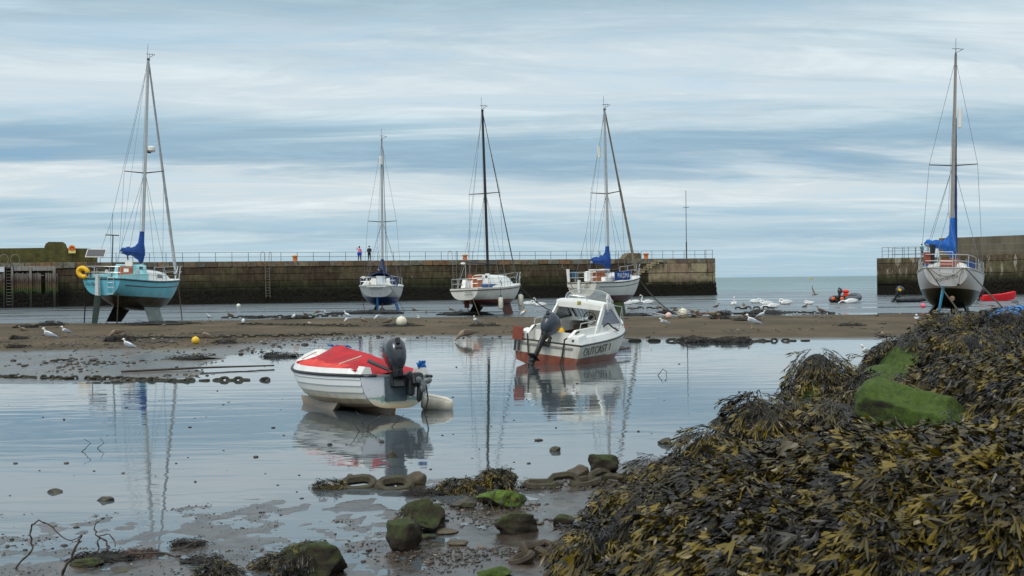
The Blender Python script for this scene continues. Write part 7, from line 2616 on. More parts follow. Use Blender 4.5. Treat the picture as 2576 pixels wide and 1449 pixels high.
def seaweed_bank():
    # underlying rock surface
    xs = np.arange(0.0, 7.2, 0.045); ys = np.arange(3.6, 17.2, 0.045)
    X, Y = np.meshgrid(xs, ys, indexing='ij')
    Z = bank_h(X, Y)
    M_ = moss_mask(X, Y)
    nr, nc = X.shape
    idx = np.arange(nr * nc).reshape(nr, nc)
    q = np.stack([idx[:-1, :-1], idx[1:, :-1], idx[1:, 1:], idx[:-1, 1:]], -1).reshape(-1, 4)
    co = np.stack([X, Y, Z - 0.03], -1).reshape(-1, 3)
    keep = Z.reshape(-1)[q].max(1) > -0.05
    q = q[keep]
    mm = M_.reshape(-1)[q].max(1) > 0.25
    root = empty('seaweed_bank', (0, 0, 0), label='huge bank of rocks buried in brown and yellow bladder wrack filling the right corner', cat='seaweed')
    xm_ = co[q].mean(1)
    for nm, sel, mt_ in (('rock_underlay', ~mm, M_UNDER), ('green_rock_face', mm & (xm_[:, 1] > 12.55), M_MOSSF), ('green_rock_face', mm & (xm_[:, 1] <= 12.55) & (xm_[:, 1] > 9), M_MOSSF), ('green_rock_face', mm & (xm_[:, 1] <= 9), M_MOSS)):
        qq = q[sel]
        used = np.unique(qq); rm = -np.ones(nr * nc, int); rm[used] = np.arange(len(used))
        link(nm, np_mesh(nm, co[used], rm[qq]), mt_, root)
    # fronds
    r = np.random.default_rng(5)
    n = 120000
    Yr = 16.8 - (16.8 - 4.0) * r.random(n) ** 0.75
    a = r.uniform(-0.02, 0.47, n)
    Xr = a * Yr
    z = bank_h(Xr, Yr)
    mk = moss_mask(Xr, Yr)
    ok = (z > 0.02) & (r.random(n) > mk * 1.6)
    # leave the green boulder clear
    gx = (2340 - 1288) / F * 9.5
    ok &= ~((np.abs(Xr - gx) < 0.40) & (Yr > 8.85) & (Yr < 9.7))
    # skip what faces away behind crests, roughly
    Xr, Yr, z = Xr[ok], Yr[ok], z[ok]
    z, nn, zx, zy = surf(Xr, Yr, bank_h)
    vis = (nn[:, 0] * (0 - Xr) + nn[:, 1] * (0 - Yr) + nn[:, 2] * (2.3 - z)) > -0.4
    Xr, Yr, z, nn, zx, zy = Xr[vis], Yr[vis], z[vis], nn[vis], zx[vis], zy[vis]
    keepn = 34000
    sel = r.permutation(len(Xr))[:keepn]
    Xr, Yr, z, nn, zx, zy = Xr[sel], Yr[sel], z[sel], nn[sel], zx[sel], zy[sel]
    down = np.stack([-zx, -zy, -(zx ** 2 + zy ** 2)], -1)
    flow = fbm(Xr * 0.9, Yr * 0.9, 61, 2) * 2.0
    near = np.clip((8.6 - Yr) / 1.5, 0, 1)
    ang = r.normal(0, 0.38, len(Xr)) + 1.2 * fbm(Xr * 4.5, Yr * 4.5, 63, 2)
    hdir = np.stack([np.cos(flow + ang), np.sin(flow + ang) * 0.6, np.zeros(len(Xr))], -1)
    sgn = np.where(r.random(len(Xr)) < 0.72, -1, 1)[:, None]
    hdir = hdir * sgn
    dirs = down * 3.0 * (1 - near * 0.55)[:, None] + hdir * (0.35 + 0.7 * near)[:, None] + r.normal(0, 0.20, (len(Xr), 3))
    sc = r.uniform(0.6, 1.1, len(Xr)) * (1 + 0.22 * near)
    nn = nn + r.normal(0, 0.17, nn.shape); nn /= np.linalg.norm(nn, axis=1, keepdims=True)
    pts = np.stack([Xr, Yr, z], -1) + nn * r.uniform(-0.005, 0.05, len(Xr))[:, None]
    dist = np.hypot(Xr, Yr - 0)
    order = np.argsort(dist)
    # the 290 nearest in view become parts of their own
    inview = [i for i in order if (lambda p: -60 < p[0] < 2640 and p[1] < 1500)(proj(pts[i]))][:290]
    tmpl = []
    for k, (V, Q, T) in enumerate(FT):
        V2 = V.copy()
        V2[:, 2] -= V2[:, 0] ** 2 * 1.2
        me = np_mesh('frond', V2, Q)
        ca = me.color_attributes.new('tint', 'FLOAT_COLOR', 'POINT')
        ca.data.foreach_set('color', np.stack([np.full(len(T), k / 9), T, T * 0, T * 0 + 1], 1).astype(np.float32).ravel())
        me.materials.append(M_FROND)
        tmpl.append(me)
    rest = np.ones(len(pts), bool)
    rs = random.Random(2)
    for i in inview:
        rest[i] = False
        o = bpy.data.objects.new('frond', rs.choice(tmpl))
        COL.objects.link(o); o.parent = root
        nv = Vector(nn[i]); d = Vector(dirs[i]); d = (d - nv * d.dot(nv)).normalized(); bv = nv.cross(d)
        s = float(sc[i]) * 1.05
        o.matrix_basis = Matrix(((d.x * s, bv.x * s, nv.x * s, pts[i][0]), (d.y * s, bv.y * s, nv.y * s, pts[i][1]), (d.z * s, bv.z * s, nv.z * s, pts[i][2] + 0.02), (0, 0, 0, 1)))
    me = scatter_fronds(pts[rest], nn[rest], dirs[rest], sc[rest], FT, 9)
    link('frond_mass', me, M_FROND, root, 'stuff')
    return root


seaweed_bank()


# ================================================================== rocks
def rock_mesh(seed, sub=3, rough=0.28, flat=0.0):
    bm = bmesh.new()
    bmesh.ops.create_icosphere(bm, subdivisions=sub, radius=1)
    sv = Vector((seed * 3.7, seed * 1.3, seed * 2.1))
    rs = random.Random(seed)
    # facet it with random cutting planes, then roughen
    planes = []
    for k in range(15):
        d = Vector((rs.gauss(0, 1), rs.gauss(0, 1), rs.gauss(0, 1))).normalized()
        planes.append((d, rs.uniform(0.60, 0.95)))
    for v in bm.verts:
        p = v.co.copy()
        for d, h in planes:
            k = p.dot(d)
            if k > h: p -= d * (k - h) * 0.97
        p *= 1 + rough * 0.75 * mnoise.noise(p * 1.3 + sv) + rough * 0.4 * mnoise.noise(p * 3.1 + sv) + rough * 0.2 * mnoise.noise(p * 8 + sv)
        v.co = p
    me = bpy.data.meshes.new('rock')
    bm.to_mesh(me); bm.free()
    me.polygons.foreach_set('use_smooth', [True] * len(me.polygons))
    return me


def rock(xc, ybase, wpx, hpx, label, m=None, seed=1, depth=0.8, weed=0, rz=None, cat='rock', group='loose rocks on the near shore', name='rock', sink=0.25, ztop=None, tiltv=(0, 0)):
    p = G(xc, ybase)
    s = F / p.y
    w, h = wpx / s, hpx / s
    me = rock_mesh(seed, 4 if wpx > 60 else 3)
    zs = [v.co.z for v in me.vertices]; xs_ = [v.co.x for v in me.vertices]
    z0, z1 = min(zs), max(zs)
    hh = h * (1 + sink)
    k = hh / (z1 - z0)
    kx = w / (max(xs_) - min(xs_))
    ky = kx * depth
    for v in me.vertices:
        v.co = Vector((v.co.x * kx, v.co.y * ky, (v.co.z - z0) * k - h * sink))
    me.materials.append(m or M_MOSSDK)
    root = bpy.data.objects.new(name, me)
    COL.objects.link(root)
    root.location = (p.x, p.y + 0.5 * w * depth * 0.8, max(gz(p.x, p.y), -0.01) - 0.01)
    root.rotation_euler = (R(tiltv[0]), R(tiltv[1]), R(rz) if rz is not None else 0)
    tag(root, label, cat, group)
    if weed:
        r = np.random.default_rng(seed)
        vs = np.array([v.co for v in me.vertices]); ns = np.array([v.normal for v in me.vertices])
        cand = np.where((ns[:, 2] > 0.05) & (vs[:, 0] < w * 0.5))[0]
        if isinstance(weed, tuple):
            n_, lo, hi = weed
            cand = cand[(vs[cand, 0] > lo * w) & (vs[cand, 0] < hi * w)]
        else: n_ = weed
        if len(cand):
            pick = r.choice(cand, n_)
            dn = -np.cross(np.cross(ns[pick], np.array([0, 0, 1.0])), ns[pick]) * 1.4 + r.normal(0, .35, (n_, 3))
            me2 = scatter_fronds(vs[pick] + ns[pick] * 0.005, ns[pick], dn, r.uniform(0.35, 0.6, n_) * min(1.0, w / 0.35), FT3, seed)
            link('seaweed', me2, M_FROND, root, 'stuff')
    return root


M_ROCKWET = mat('wet_dark_rock', srgb(58, 52, 40), 0.55, var=0.4, vscale=5, bump=0.02, bscale=14, dirt=srgb(64, 74, 34), dirt_amt=0.8, dscale=3)
M_ROCKBR = mat('brown_rock', srgb(76, 66, 50), 0.65, var=0.35, vscale=5, bump=0.02, bscale=14, dirt=srgb(70, 76, 40), dirt_amt=0.6, dscale=3)

# the big green boulder in the weed bank
_p = atY(2345, 1030, 9.5)
me_ = rock_mesh(31, 5, 0.2)
for v in me_.vertices:
    x, y, z = v.co
    v.co = Vector((x * 0.50, y * 0.44, z * 0.42 - x * 0.22 + 0.05 * (1 - x * x)))
me_.materials.append(M_MOSS)
_b = bpy.data.objects.new('mossy_boulder', me_); COL.objects.link(_b)
_b.location = (_p.x - 0.04, _p.y, 1.06)
tag(_b, 'large bright green alga-covered boulder sloping right in the middle of the weed bank', 'boulder')
# pale green stone showing in the near weed
_p = atY(2150, 1180, 6.7)
me_ = rock_mesh(8, 4, 0.25)
for v in me_.vertices: v.co = Vector((v.co.x * 0.11, v.co.y * 0.1, v.co.z * 0.16))
me_.materials.append(mat('pale_green_stone', srgb(126, 146, 118), 0.5, var=0.35, vscale=12, bump=0.01, bscale=20))
_b = bpy.data.objects.new('rock', me_); COL.objects.link(_b)
_b.location = (_p.x, _p.y, 1.28)
tag(_b, 'pale grey-green wet stone peeping through the near seaweed', 'rock')
_p = atY(2572, 1155, 7.2)
_b = MB().ball((0, 0, 0), 0.035, 12, 8).build('shell', mat('peach_shell', srgb(222, 150, 110), 0.5, var=0.2, vscale=30))
_b.location = (_p.x, _p.y, _p.z); tag(_b, 'small round peach coloured shell at the right edge of the weed bank', 'shell')

# loose rocks on the near shore
rock(778, 1462, 172, 96, 'big mossy rock with weed on its left half at the bottom edge, left of centre', seed=3, weed=(150, -0.6, 0.05), depth=0.9, sink=0.1)
rock(1059, 1341, 114, 84, 'angular mossy rock with brown weed on its top left, behind the rounder one', seed=12, weed=(60, -0.55, -0.1), depth=0.9)
rock(1098, 1318, 46, 54, 'low mossy rock tucked behind the right shoulder of the angular weedy one', seed=17)
rock(1020, 1389, 92, 80, 'rounded dark green rock in front of the angular weedy one', seed=5, depth=0.9)
rock(1076, 1358, 40, 16, 'small green stone at the right foot of the rounded dark green rock', seed=22)
rock(1300, 1347, 114, 54, 'broad dome-shaped mossy rock on the shingle right of centre', seed=9, depth=0.8)
rock(1262, 1282, 132, 46, 'flat-topped rock with a bright green top and weedy sides', m=moss_material('bright_top_rock', srgb(92, 116, 30), srgb(48, 42, 30), 0.55), seed=14, weed=(50, -0.5, 0.4), depth=0.7)
rock(1166, 1281, 72, 27, 'smooth olive stone left of the flat bright green topped rock', m=M_ROCKWET, seed=4)
rock(1416, 1329, 56, 30, 'low green rock at the left edge of the seaweed bank', seed=19)
rock(1517, 1191, 80, 46, 'blocky brown rock with green top at the water edge near the bank', m=M_MOSSDK, seed=16, depth=0.7)
rock(1457, 1197, 58, 28, 'slanted brown rock leaning left of the blocky one at the water edge', m=M_ROCKBR, seed=23)
rock(1675, 1118, 38, 20, 'pointed dark stone in the pool above the seaweed bank', m=M_ROCKWET, seed=6)
rock(1720, 1114, 26, 5, 'tiny flat stone in the pool right of the pointed one', m=M_ROCKWET, seed=2)
rock(1396, 1136, 28, 16, 'small weedy stone alone in the pool, right of centre', m=M_ROCKWET, seed=24, weed=18)
rock(1046, 1222, 54, 34, 'pointed wedge-shaped rock at the water edge behind the chain', m=M_ROCKBR, seed=27)
rock(984, 1152, 28, 24, 'small stone in the reflection of the open boat', m=M_ROCKWET, seed=25)
rock(261, 1262, 46, 16, 'small olive stone in the pool on the left, right one of two', m=M_ROCKWET, seed=26)
rock(134, 1240, 38, 14, 'small dark stone in the pool on the left, left one of two', m=M_ROCKWET, seed=28)
rock(1243, 1458, 92, 27, 'flat bright green rock cut by the bottom edge', m=M_MOSS, seed=29)
rock(705, 1440, 46, 30, 'grey-green stone at the left side of the big mossy rock', m=M_ROCKBR, seed=33)
rock(1120, 1345, 60, 14, 'low half-buried grey stone on the sand right of the rounded rock', m=M_ROCKBR, seed=35)
rock(1150, 1378, 56, 14, 'smooth grey stone half buried in the wet shingle', m=M_ROCKBR, seed=36)
rock(990, 1318, 34, 9, 'small wedge stone on the mud left of the angular weedy rock', m=M_ROCKWET, seed=37)
rock(305, 1440, 66, 12, 'flat dark stone among driftwood at the bottom left', m=M_ROCKWET, seed=38)
rock(215, 1428, 90, 22, 'low mossy slab among the driftwood branches at the bottom left', m=M_MOSSDK, seed=39)


# ---------------------------------------------------------------- seaweed heaps
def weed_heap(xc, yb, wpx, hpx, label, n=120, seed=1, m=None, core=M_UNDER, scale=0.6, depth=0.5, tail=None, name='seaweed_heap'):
    p = G(xc, yb)
    s = F / p.y
    w, h = wpx / s, hpx / s
    me = rock_mesh(seed, 3, 0.6)
    for v in me.vertices:
        v.co = Vector((v.co.x * w * 0.52, v.co.y * w * depth * 0.5, max(v.co.z, -0.3) * h * 0.8))
    me.materials.append(core)
    root = bpy.data.objects.new(name, me); COL.objects.link(root)
    root.location = (p.x, p.y + w * depth * 0.2, max(0, gz(p.x, p.y)) + 0.0)
    tag(root, label, 'seaweed', 'heaps of seaweed on the shore')
    r = np.random.default_rng(seed)
    u = r.normal(0, 0.34, n).clip(-.95, .95); v_ = r.uniform(-0.9, 0.7, n)
    x = u * w * 0.55; y = v_ * w * depth * 0.45
    hh = h * np.clip(1 - (u / 1.05) ** 2, 0, 1) * np.clip(1 - v_ ** 2, 0, 1) ** .5 * 0.85
    pts = np.stack([x, y, hh], -1)
    nn = np.stack([u * 0.6, v_ * 0.7, np.ones(n)], -1); nn /= np.linalg.norm(nn, axis=1, keepdims=True)
    dr = np.stack([np.sign(u) * 0.6 + r.normal(0, .7, n), v_ * .5 + r.normal(0, .6, n), -0.25 * np.ones(n)], -1)
    link('frond_mass', scatter_fronds(pts, nn, dr, r.uniform(0.6, 1.1, n) * scale, FT3, seed), m or M_FROND, root, 'stuff')
    return root


M_DKWEED = mat('dark_wet_weed', srgb(30, 25, 17), 0.7, var=0.5, vscale=20)
weed_heap(1250, 1232, 90, 52, 'tall heap of dark seaweed over the chain at the water edge', 230, 41, scale=0.62, depth=.8)
weed_heap(1160, 1240, 150, 32, 'long low heap of dark seaweed left of the tall heap at the water edge', 300, 42, scale=0.6)
weed_heap(1070, 1246, 130, 12, 'thin tail of dark seaweed beside the wedge-shaped rock', 150, 43, M_DKWEED, scale=0.5)
weed_heap(826, 1230, 80, 20, 'dark clump of seaweed in the pool left of the first chain link', 120, 44, scale=0.55)
weed_heap(700, 1428, 150, 28, 'brown seaweed heap by the big mossy rock at the bottom', 170, 45, scale=0.5)
weed_heap(545, 1468, 120, 52, 'dark seaweed mound cut by the bottom edge left of the big mossy rock', 170, 46, scale=0.55)
weed_heap(345, 1400, 130, 14, 'reddish brown weed strip on the mud at lower left', 90, 47, mat('red_brown_weed', srgb(72, 50, 38), 0.5, var=0.4, vscale=20), scale=0.5)
weed_heap(470, 1375, 90, 14, 'small brown weed clump on a twig on the lower left mud', 60, 48, M_DKWEED, scale=0.5)
weed_heap(505, 1416, 120, 10, 'flat brown weed strip in front of the twig on the lower left mud', 60, 49, M_DKWEED, scale=0.5)
weed_heap(240, 1412, 180, 16, 'wide brown weed litter under the driftwood branches', 150, 50, M_DKWEED, scale=0.55)
for k, (x, y, w, h, lb_) in enumerate((
        (124, 824, 74, 12, 'dark weed patch on the sand behind the leftmost gulls'), (60, 830, 60, 7, 'weed patch at the far left of the sandbank'), (47, 860, 30, 6, 'small weed patch under the leftmost gull'),
        (297, 866, 80, 16, 'dark weed heap under the pecking brown gull'), (40, 880, 40, 5, 'thin weed scrap by the left edge of the sand'), (395, 822, 240, 7, 'long dark weed line on the sand before the blue yacht'),
        (920, 790, 190, 11, 'dark weed shelf around the keels of the stern-on yacht with blue bottom'), (1170, 793, 130, 11, 'dark weed shelf at the keels of the yacht with the black mast'),
        (1820, 793, 44, 12, 'weed clump right of the netted white buoy'), (1812, 808, 60, 9, 'dark weed clump left of the central standing gull'), (1880, 812, 90, 6, 'thin dark weed line behind the largest gull on the sand'),
        (1755, 862, 100, 14, 'weedy lumps on the chain along the near edge of the sandbank'), (1850, 862, 120, 15, 'bushy weed on the chain along the near edge of the sandbank right part'),
        (1930, 790, 120, 12, 'weed and old chain heap at the far edge of the sandbank'), (1895, 802, 26, 5, 'tiny weed scrap near the netted buoy'), (1360, 862, 30, 12, 'small reddish weed tuft on the sand left of the cabin boat'),
        (1220, 826, 80, 5, 'thin weed strip on the sand below the white yacht fenders'), (735, 806, 120, 6, 'weed line along the far edge of the sand, left of centre'), (640, 801, 90, 6, 'weed line along the far edge of the sand near the white mooring ball'),
        (1010, 826, 110, 6, 'weed strip beside the big white buoy on the sand'), (560, 868, 60, 6, 'weed strip right of the yellow buoy'), (2140, 826, 90, 4, 'reddish weed line on the sand before the big right yacht'),
        (700, 898, 110, 8, 'dark weed strip in the shallows left of the open boat'), (470, 906, 140, 7, 'long low weed strip on the left mud flat'), (1600, 795, 90, 7, 'weed line at the edge of the sand under the banner yacht bow'),
        (1675, 790, 60, 8, 'dark weed under the pinkish buoy with the pole'))):
    weed_heap(x, y, w, h, lb_, int(50 + w * 0.35), 60 + k, M_DKWEED, scale=1.5, depth=0.8)


# ---------------------------------------------------------------- chains
def chain(pts, label, link_len=0.22, r=0.035, m=None, jitter=0.06, lift=0.02, gaps=0.0, seed=1, fat=1.0):
    """pts: world ground points; links laid along the line"""
    rs = random.Random(seed)
    P_ = [Vector(p) for p in pts]
    root = empty('mooring_chain', P_[0], label=label, cat='chain', group='mooring chains on the mud')
    el_, wd = link_len / 2, link_len * 0.33 * fat
    ring = []
    for k in range(12):
        a = 2 * math.pi * k / 12
        ring.append(Vector((math.cos(a) * wd + (el_ - wd) * (1 if math.cos(a) > 0 else -1), math.sin(a) * wd, 0)))
    base = None
    seglen = [(b_ - a).length for a, b_ in zip(P_, P_[1:])]
    tot = sum(seglen); n = max(1, int(tot / (link_len * 0.78)))
    for i in range(n):
        if rs.random() < gaps: continue
        d = tot * (i + 0.5) / n
        k = 0
        while k < len(seglen) - 1 and d > seglen[k]: d -= seglen[k]; k += 1
        p = P_[k].lerp(P_[k + 1], min(1, d / seglen[k]))
        dr = (P_[k + 1] - P_[k]).normalized()
        if base is None:
            base = MB().tube(ring, r, 6, closed=True).build('chain_link', m or M_CHAIN, root)
            o = base
        else: o = inst(base, root)
        roll = R((44 if i % 2 else 4) + rs.uniform(-28, 28))
        yaw = math.atan2(dr.y, dr.x) + rs.uniform(-jitter, jitter) * 4
        o.rotation_euler = (roll, R(rs.uniform(-5, 5)), yaw)
        g = p.z if p.z > 0 else gz(p.x, p.y)
        o.location = Vector((p.x + rs.uniform(-jitter, jitter) * link_len, p.y + rs.uniform(-jitter, jitter) * link_len, max(0, g) + lift * (1.0 if i % 2 == 0 else 0.6))) - P_[0]
    return root


M_CHAIN = mat('weedy_chain', srgb(58, 52, 36), 0.8, var=0.4, vscale=14, bump=0.008, bscale=30, dirt=srgb(60, 66, 34), dirt_amt=0.6, dscale=6)
M_CHAINDK = mat('black_weedy_chain', srgb(44, 42, 30), 0.8, var=0.4, vscale=10)
g_ = lambda *a: [G(x, y) for x, y in a]
chain(g_((870, 1224), (935, 1224)), 'single fat chain link lying in the water left of the bigger group', 0.34, 0.055, fat=1.1)
chain(g_((955, 1228), (1030, 1226)), 'fat chain link in the shallows left of the wedge-shaped rock', 0.34, 0.058, fat=1.1)
chain(g_((1330, 1226), (1400, 1224), (1470, 1222), (1530, 1212), (1580, 1216)), 'heavy chain on the shingle running right into the seaweed bank', 0.32, 0.045, seed=3)
chain(g_((1316, 1424), (1336, 1385), (1360, 1392), (1388, 1408), (1450, 1398)), 'rusty heavy chain links at the foot of the seaweed bank', 0.24, 0.034, m=mat('rusty_chain', srgb(62, 50, 38), 0.85, var=0.35, vscale=10, dirt=srgb(72, 70, 40), dirt_amt=0.7, dscale=5), seed=4, jitter=.12)
chain(g_((-60, 949), (0, 950), (100, 953), (240, 955), (360, 957), (470, 960)), 'long weedy chain across the mud at the left edge, near the pool', 0.20, 0.032, m=M_CHAINDK, seed=5, lift=0.01, jitter=.16, gaps=.08)
chain(g_((470, 958), (580, 957), (690, 957)), 'weedy chain breaking the water right of the mud, left of the open boat', 0.20, 0.04, m=M_CHAINDK, seed=6, fat=1.2, gaps=0.5, lift=0.0)
chain(g_((1540, 858), (1650, 858), (1740, 860)), 'chain links showing at the water edge right of the cabin boat', 0.4, 0.05, m=M_CHAINDK, seed=7, gaps=0.4, lift=0.01)
chain(g_((1740, 861), (1950, 858), (2080, 857)), 'chain along the near edge of the sandbank on the right', 0.28, 0.04, m=M_CHAINDK, seed=8, lift=0.005, jitter=.16, gaps=.15)
chain(g_((1850, 791), (1980, 787), (2100, 789)), 'old chain on the far edge of the sandbank behind the gulls', 0.30, 0.036, m=M_CHAINDK, seed=9, lift=0.03, jitter=.14)
chain(g_((330, 858), (480, 857), (700, 852), (860, 846)), 'long chain crossing the sand under the yellow buoy', 0.3, 0.035, m=M_CHAINDK, seed=10, lift=0.02)
chain(g_((600, 822), (760, 825), (900, 828)), 'thin dark chain on the sand in the middle distance left of the white buoy', 0.32, 0.035, m=M_CHAINDK, seed=11, lift=0.02)
chain(g_((560, 801), (700, 799), (860, 796)), 'dark chain along the far edge of the sand, left of centre', 0.4, 0.05, m=M_CHAINDK, seed=12, lift=0.05)
chain(g_((1545, 778), (1700, 776)), 'dark mooring chain showing above the far water behind the banner yacht', 0.45, 0.06, m=M_CHAINDK, seed=13, gaps=.3, lift=0.02)
chain(g_((1840, 778), (1945, 776)), 'short dark chain in the far water below the swans', 0.45, 0.06, m=M_CHAINDK, seed=14, gaps=.2, lift=0.03)

# wooden pole on the left mud
for (a, b_, lb_) in (((305, 941), (690, 925), 'long thin dark wooden pole lying on the left mud flat'), ((127, 913), (180, 910), 'short dark stick on the left mud flat')):
    pa, pb = G(*a), G(*b_)
    o = MB().tube([Vector((0, 0, 0)), (pb - pa) * 0.5 + Vector((0, 0, .02)), pb - pa], [0.03, 0.028, 0.02], 7).build('pole', mat('wet_wood', srgb(62, 50, 38), 0.7, var=0.3, vscale=6))
    o.location = pa + Vector((0, 0, 0.06)); tag(o, lb_, 'pole')


# ---------------------------------------------------------------- driftwood branches
def branch(path, label, r=0.012, subs=()):
    """path: photo points with height above ground"""
    base = G(path[0][0], path[0][1])
    pts = []
    for x, y, z in path:
        # z is metres above the mud at the depth of the foot
        q = atY(x, y, base.y + (z * 0.0))
        pts.append(q - base)
    fine = []
    for a_, b_ in zip(pts, pts[1:]):
        for k in range(3):
            fine.append(a_.lerp(b_, k / 3) + Vector((random.uniform(-.012, .012), random.uniform(-.02, .02), random.uniform(-.008, .008))) * (1 if k else 0))
    pts = fine + [pts[-1]]
    o = MB().tube(pts, [r * (1 - 0.55 * i / len(pts)) * (1 + 0.22 * math.sin(i * 2.7)) for i in range(len(pts))], 6)
    o = o.build('driftwood_branch', mat('dark_driftwood', srgb(66, 54, 46), 0.75, var=0.35, vscale=14))
    o.location = base
    return tag(o, label, 'branch', 'driftwood at the bottom left')


branch([(38, 1432, 0), (60, 1405, 0), (83, 1378, 0), (75, 1345, 0), (80, 1320, 0), (98, 1308, 0), (120, 1318, 0), (150, 1345, 0), (180, 1360, 0), (205, 1345, 0)], 'long arched driftwood branch at the far left bottom', 0.009)
branch([(158, 1462, 0), (160, 1435, 0), (180, 1405, 0), (200, 1362, 0), (206, 1346, 0)], 'thick dark driftwood limb leaning right at the bottom left', 0.014)
branch([(275, 1375, 0), (262, 1358, 0), (240, 1345, 0), (238, 1325, 0), (248, 1312, 0)], 'small curved twig standing from the mud at lower left', 0.009)
branch([(248, 1400, 0), (246, 1370, 0), (250, 1348, 0), (275, 1344, 0), (290, 1375, 0)], 'thin forked twig among the driftwood', 0.008)
branch([(292, 1410, 0), (330, 1392, 0), (400, 1390, 0), (450, 1404, 0), (500, 1408, 0)], 'long low driftwood branch lying to the right', 0.010)
branch([(430, 1385, 0), (470, 1375, 0), (505, 1358, 0), (520, 1366, 0)], 'short bare twig lying on the mud at lower left', 0.008)
branch([(205, 1136, 0), (228, 1115, 0), (210, 1104, 0)], 'thin curved twig poking out of the still pool on the left', 0.006)
branch([(245, 1128, 0), (262, 1114, 0), (252, 1101, 0)], 'second thin twig poking out of the still pool on the left', 0.006)
for k, pth in enumerate(([(915, 1075, 0), (910, 1050, 0), (895, 1035, 0)], [(925, 1080, 0), (935, 1060, 0), (960, 1045, 0), (975, 1040, 0)], [(905, 1085, 0), (890, 1062, 0), (880, 1050, 0)], [(985, 1075, 0), (1005, 1055, 0), (1015, 1042, 0)],
                         [(920, 1085, 0), (945, 1070, 0), (955, 1060, 0), (970, 1058, 0)])):
    branch(pth, ('upright bare twig in the water before the open boat', 'twig reaching right in the water before the open boat', 'twig reaching left in the water before the open boat', 'single twig before the skeg of the open boat', 'low tangled twig before the open boat')[k], 0.009)
branch([(1655, 945, 0), (1668, 928, 0), (1678, 935, 0), (1672, 955, 0), (1660, 962, 0)], 'thin looped twig in the pool right of the cabin boat', 0.010)


# ---------------------------------------------------------------- pebbles and mud crumbs
def pebbles():
    r = np.random.default_rng(11)
    bm = bmesh.new(); bmesh.ops.create_icosphere(bm, subdivisions=1, radius=1)
    V = np.array([v.co for v in bm.verts]); Fc = np.array([[v.index for v in f.verts] for f in bm.faces]); bm.free()
    sets = []
    # near shore: dense shingle on the right, scattered crumbs on the left
    n = 60000
    a = r.uniform(-0.44, 0.16, n); p_ = 745 - (745 - 500) * r.random(n) ** 0.8
    Y = EYE.z * F / p_; X = a * Y
    h = ground_h(X, Y)
    dens = np.clip((X + 3.6) / 3.6, 0.45, 1.0) * np.clip(0.3 + fbm(X * 1.5, Y * 1.5, 71, 4) * 1.6, 0, 1)
    ok = (h > -0.006) & (r.random(n) < dens * (0.30 + 0.45 * np.clip((X + 1.0) / 1.0, 0, 1)))
    sets.append((X[ok], Y[ok], h[ok], (r.gamma(2.0, 0.0050, ok.sum()) + 0.003) * np.clip(0.75 + 0.15 * X[ok], .5, 1)))
    # far left mud flat
    n = 26000
    X = r.uniform(-24, 0, n); Y = r.uniform(28, 56, n)
    ok = poly_sd(X, Y, BANK) > -1.0
    X, Y = X[ok], Y[ok]
    h = ground_h(X, Y)
    dens = np.clip(fbm(X * 0.6, Y * 0.35, 73, 4) * 2.0 + 0.25, 0.03, 1)
    ok = (h > -0.02) & (r.random(len(X)) < dens * 0.35)
    sets.append((X[ok], Y[ok], h[ok], r.gamma(2.0, 0.012, ok.sum()) + 0.012))
    n = 30000
    X = r.uniform(-45, 45, n); Y = r.uniform(44, 76, n)
    ok = (poly_sd(X, Y, BANK) > 0.3) & (np.abs(X / Y) < .46)
    X, Y = X[ok], Y[ok]
    dens = np.clip(fbm(X * 0.35, Y * 0.6, 75, 4) * 2.2 - 0.1, 0.0, 1)
    ok = (r.random(len(X)) < dens * 0.22)
    X, Y = X[ok], Y[ok]
    sets.append((X, Y, ground_h(X, Y), r.gamma(2.0, 0.014, len(X)) + 0.012))
    # stones breaking the pool surface
    n = 130
    a = r.uniform(-0.4, 0.15, n); p_ = r.uniform(180, 560, n)
    Y = EYE.z * F / p_; X = a * Y
    sets.append((X, Y, np.zeros(n), r.gamma(2.0, 0.006, n) + 0.005))
    Xs, Ys, Hs, Rs = [np.concatenate(q) for q in zip(*sets)]
    n = len(Xs)
    sc = np.stack([Rs * r.uniform(.8, 1.7, n), Rs * r.uniform(.8, 1.4, n), Rs * r.uniform(.35, .8, n)], -1)
    th = r.uniform(0, 6.28, n)
    C = V[None] * sc[:, None, :] * (1 + r.normal(0, .12, (n, len(V), 1)))
    x = C[..., 0] * np.cos(th)[:, None] - C[..., 1] * np.sin(th)[:, None]
    y = C[..., 0] * np.sin(th)[:, None] + C[..., 1] * np.cos(th)[:, None]
    C = np.stack([x + Xs[:, None], y + Ys[:, None], C[..., 2] + np.maximum(Hs, -.004)[:, None] + (Rs * 0.2)[:, None]], -1)
    me = np_mesh('pebbles', C.reshape(-1, 3), (Fc[None] + (np.arange(n) * len(V))[:, None, None]).reshape(-1, 3), smooth=True)
    ca = me.color_attributes.new('tint', 'FLOAT_COLOR', 'POINT')
    rn = r.random(n)
    ca.data.foreach_set('color', np.repeat(np.stack([rn, rn, rn, rn * 0 + 1], 1), len(V), 0).astype(np.float32).ravel())
    m = bpy.data.materials.new('wet_pebbles'); m.use_nodes = True
    t = m.node_tree; b = t.nodes['Principled BSDF']
    at = N(t, 'ShaderNodeAttribute'); at.attribute_name = 'tint'
    c = ramp(t, at.outputs['Fac'], [(0, srgb(40, 35, 30)), (.3, srgb(64, 57, 49)), (.5, srgb(48, 46, 43)), (.7, srgb(84, 72, 61)), (.87, srgb(58, 44, 37)), (.96, srgb(108, 96, 84)), (1, srgb(160, 150, 136))])
    L(t, c, b.inputs['Base Color']); b.inputs['Roughness'].default_value = 0.45
    link('pebbles', me, m, kind='stuff')
    print('pebbles', n)


pebbles()
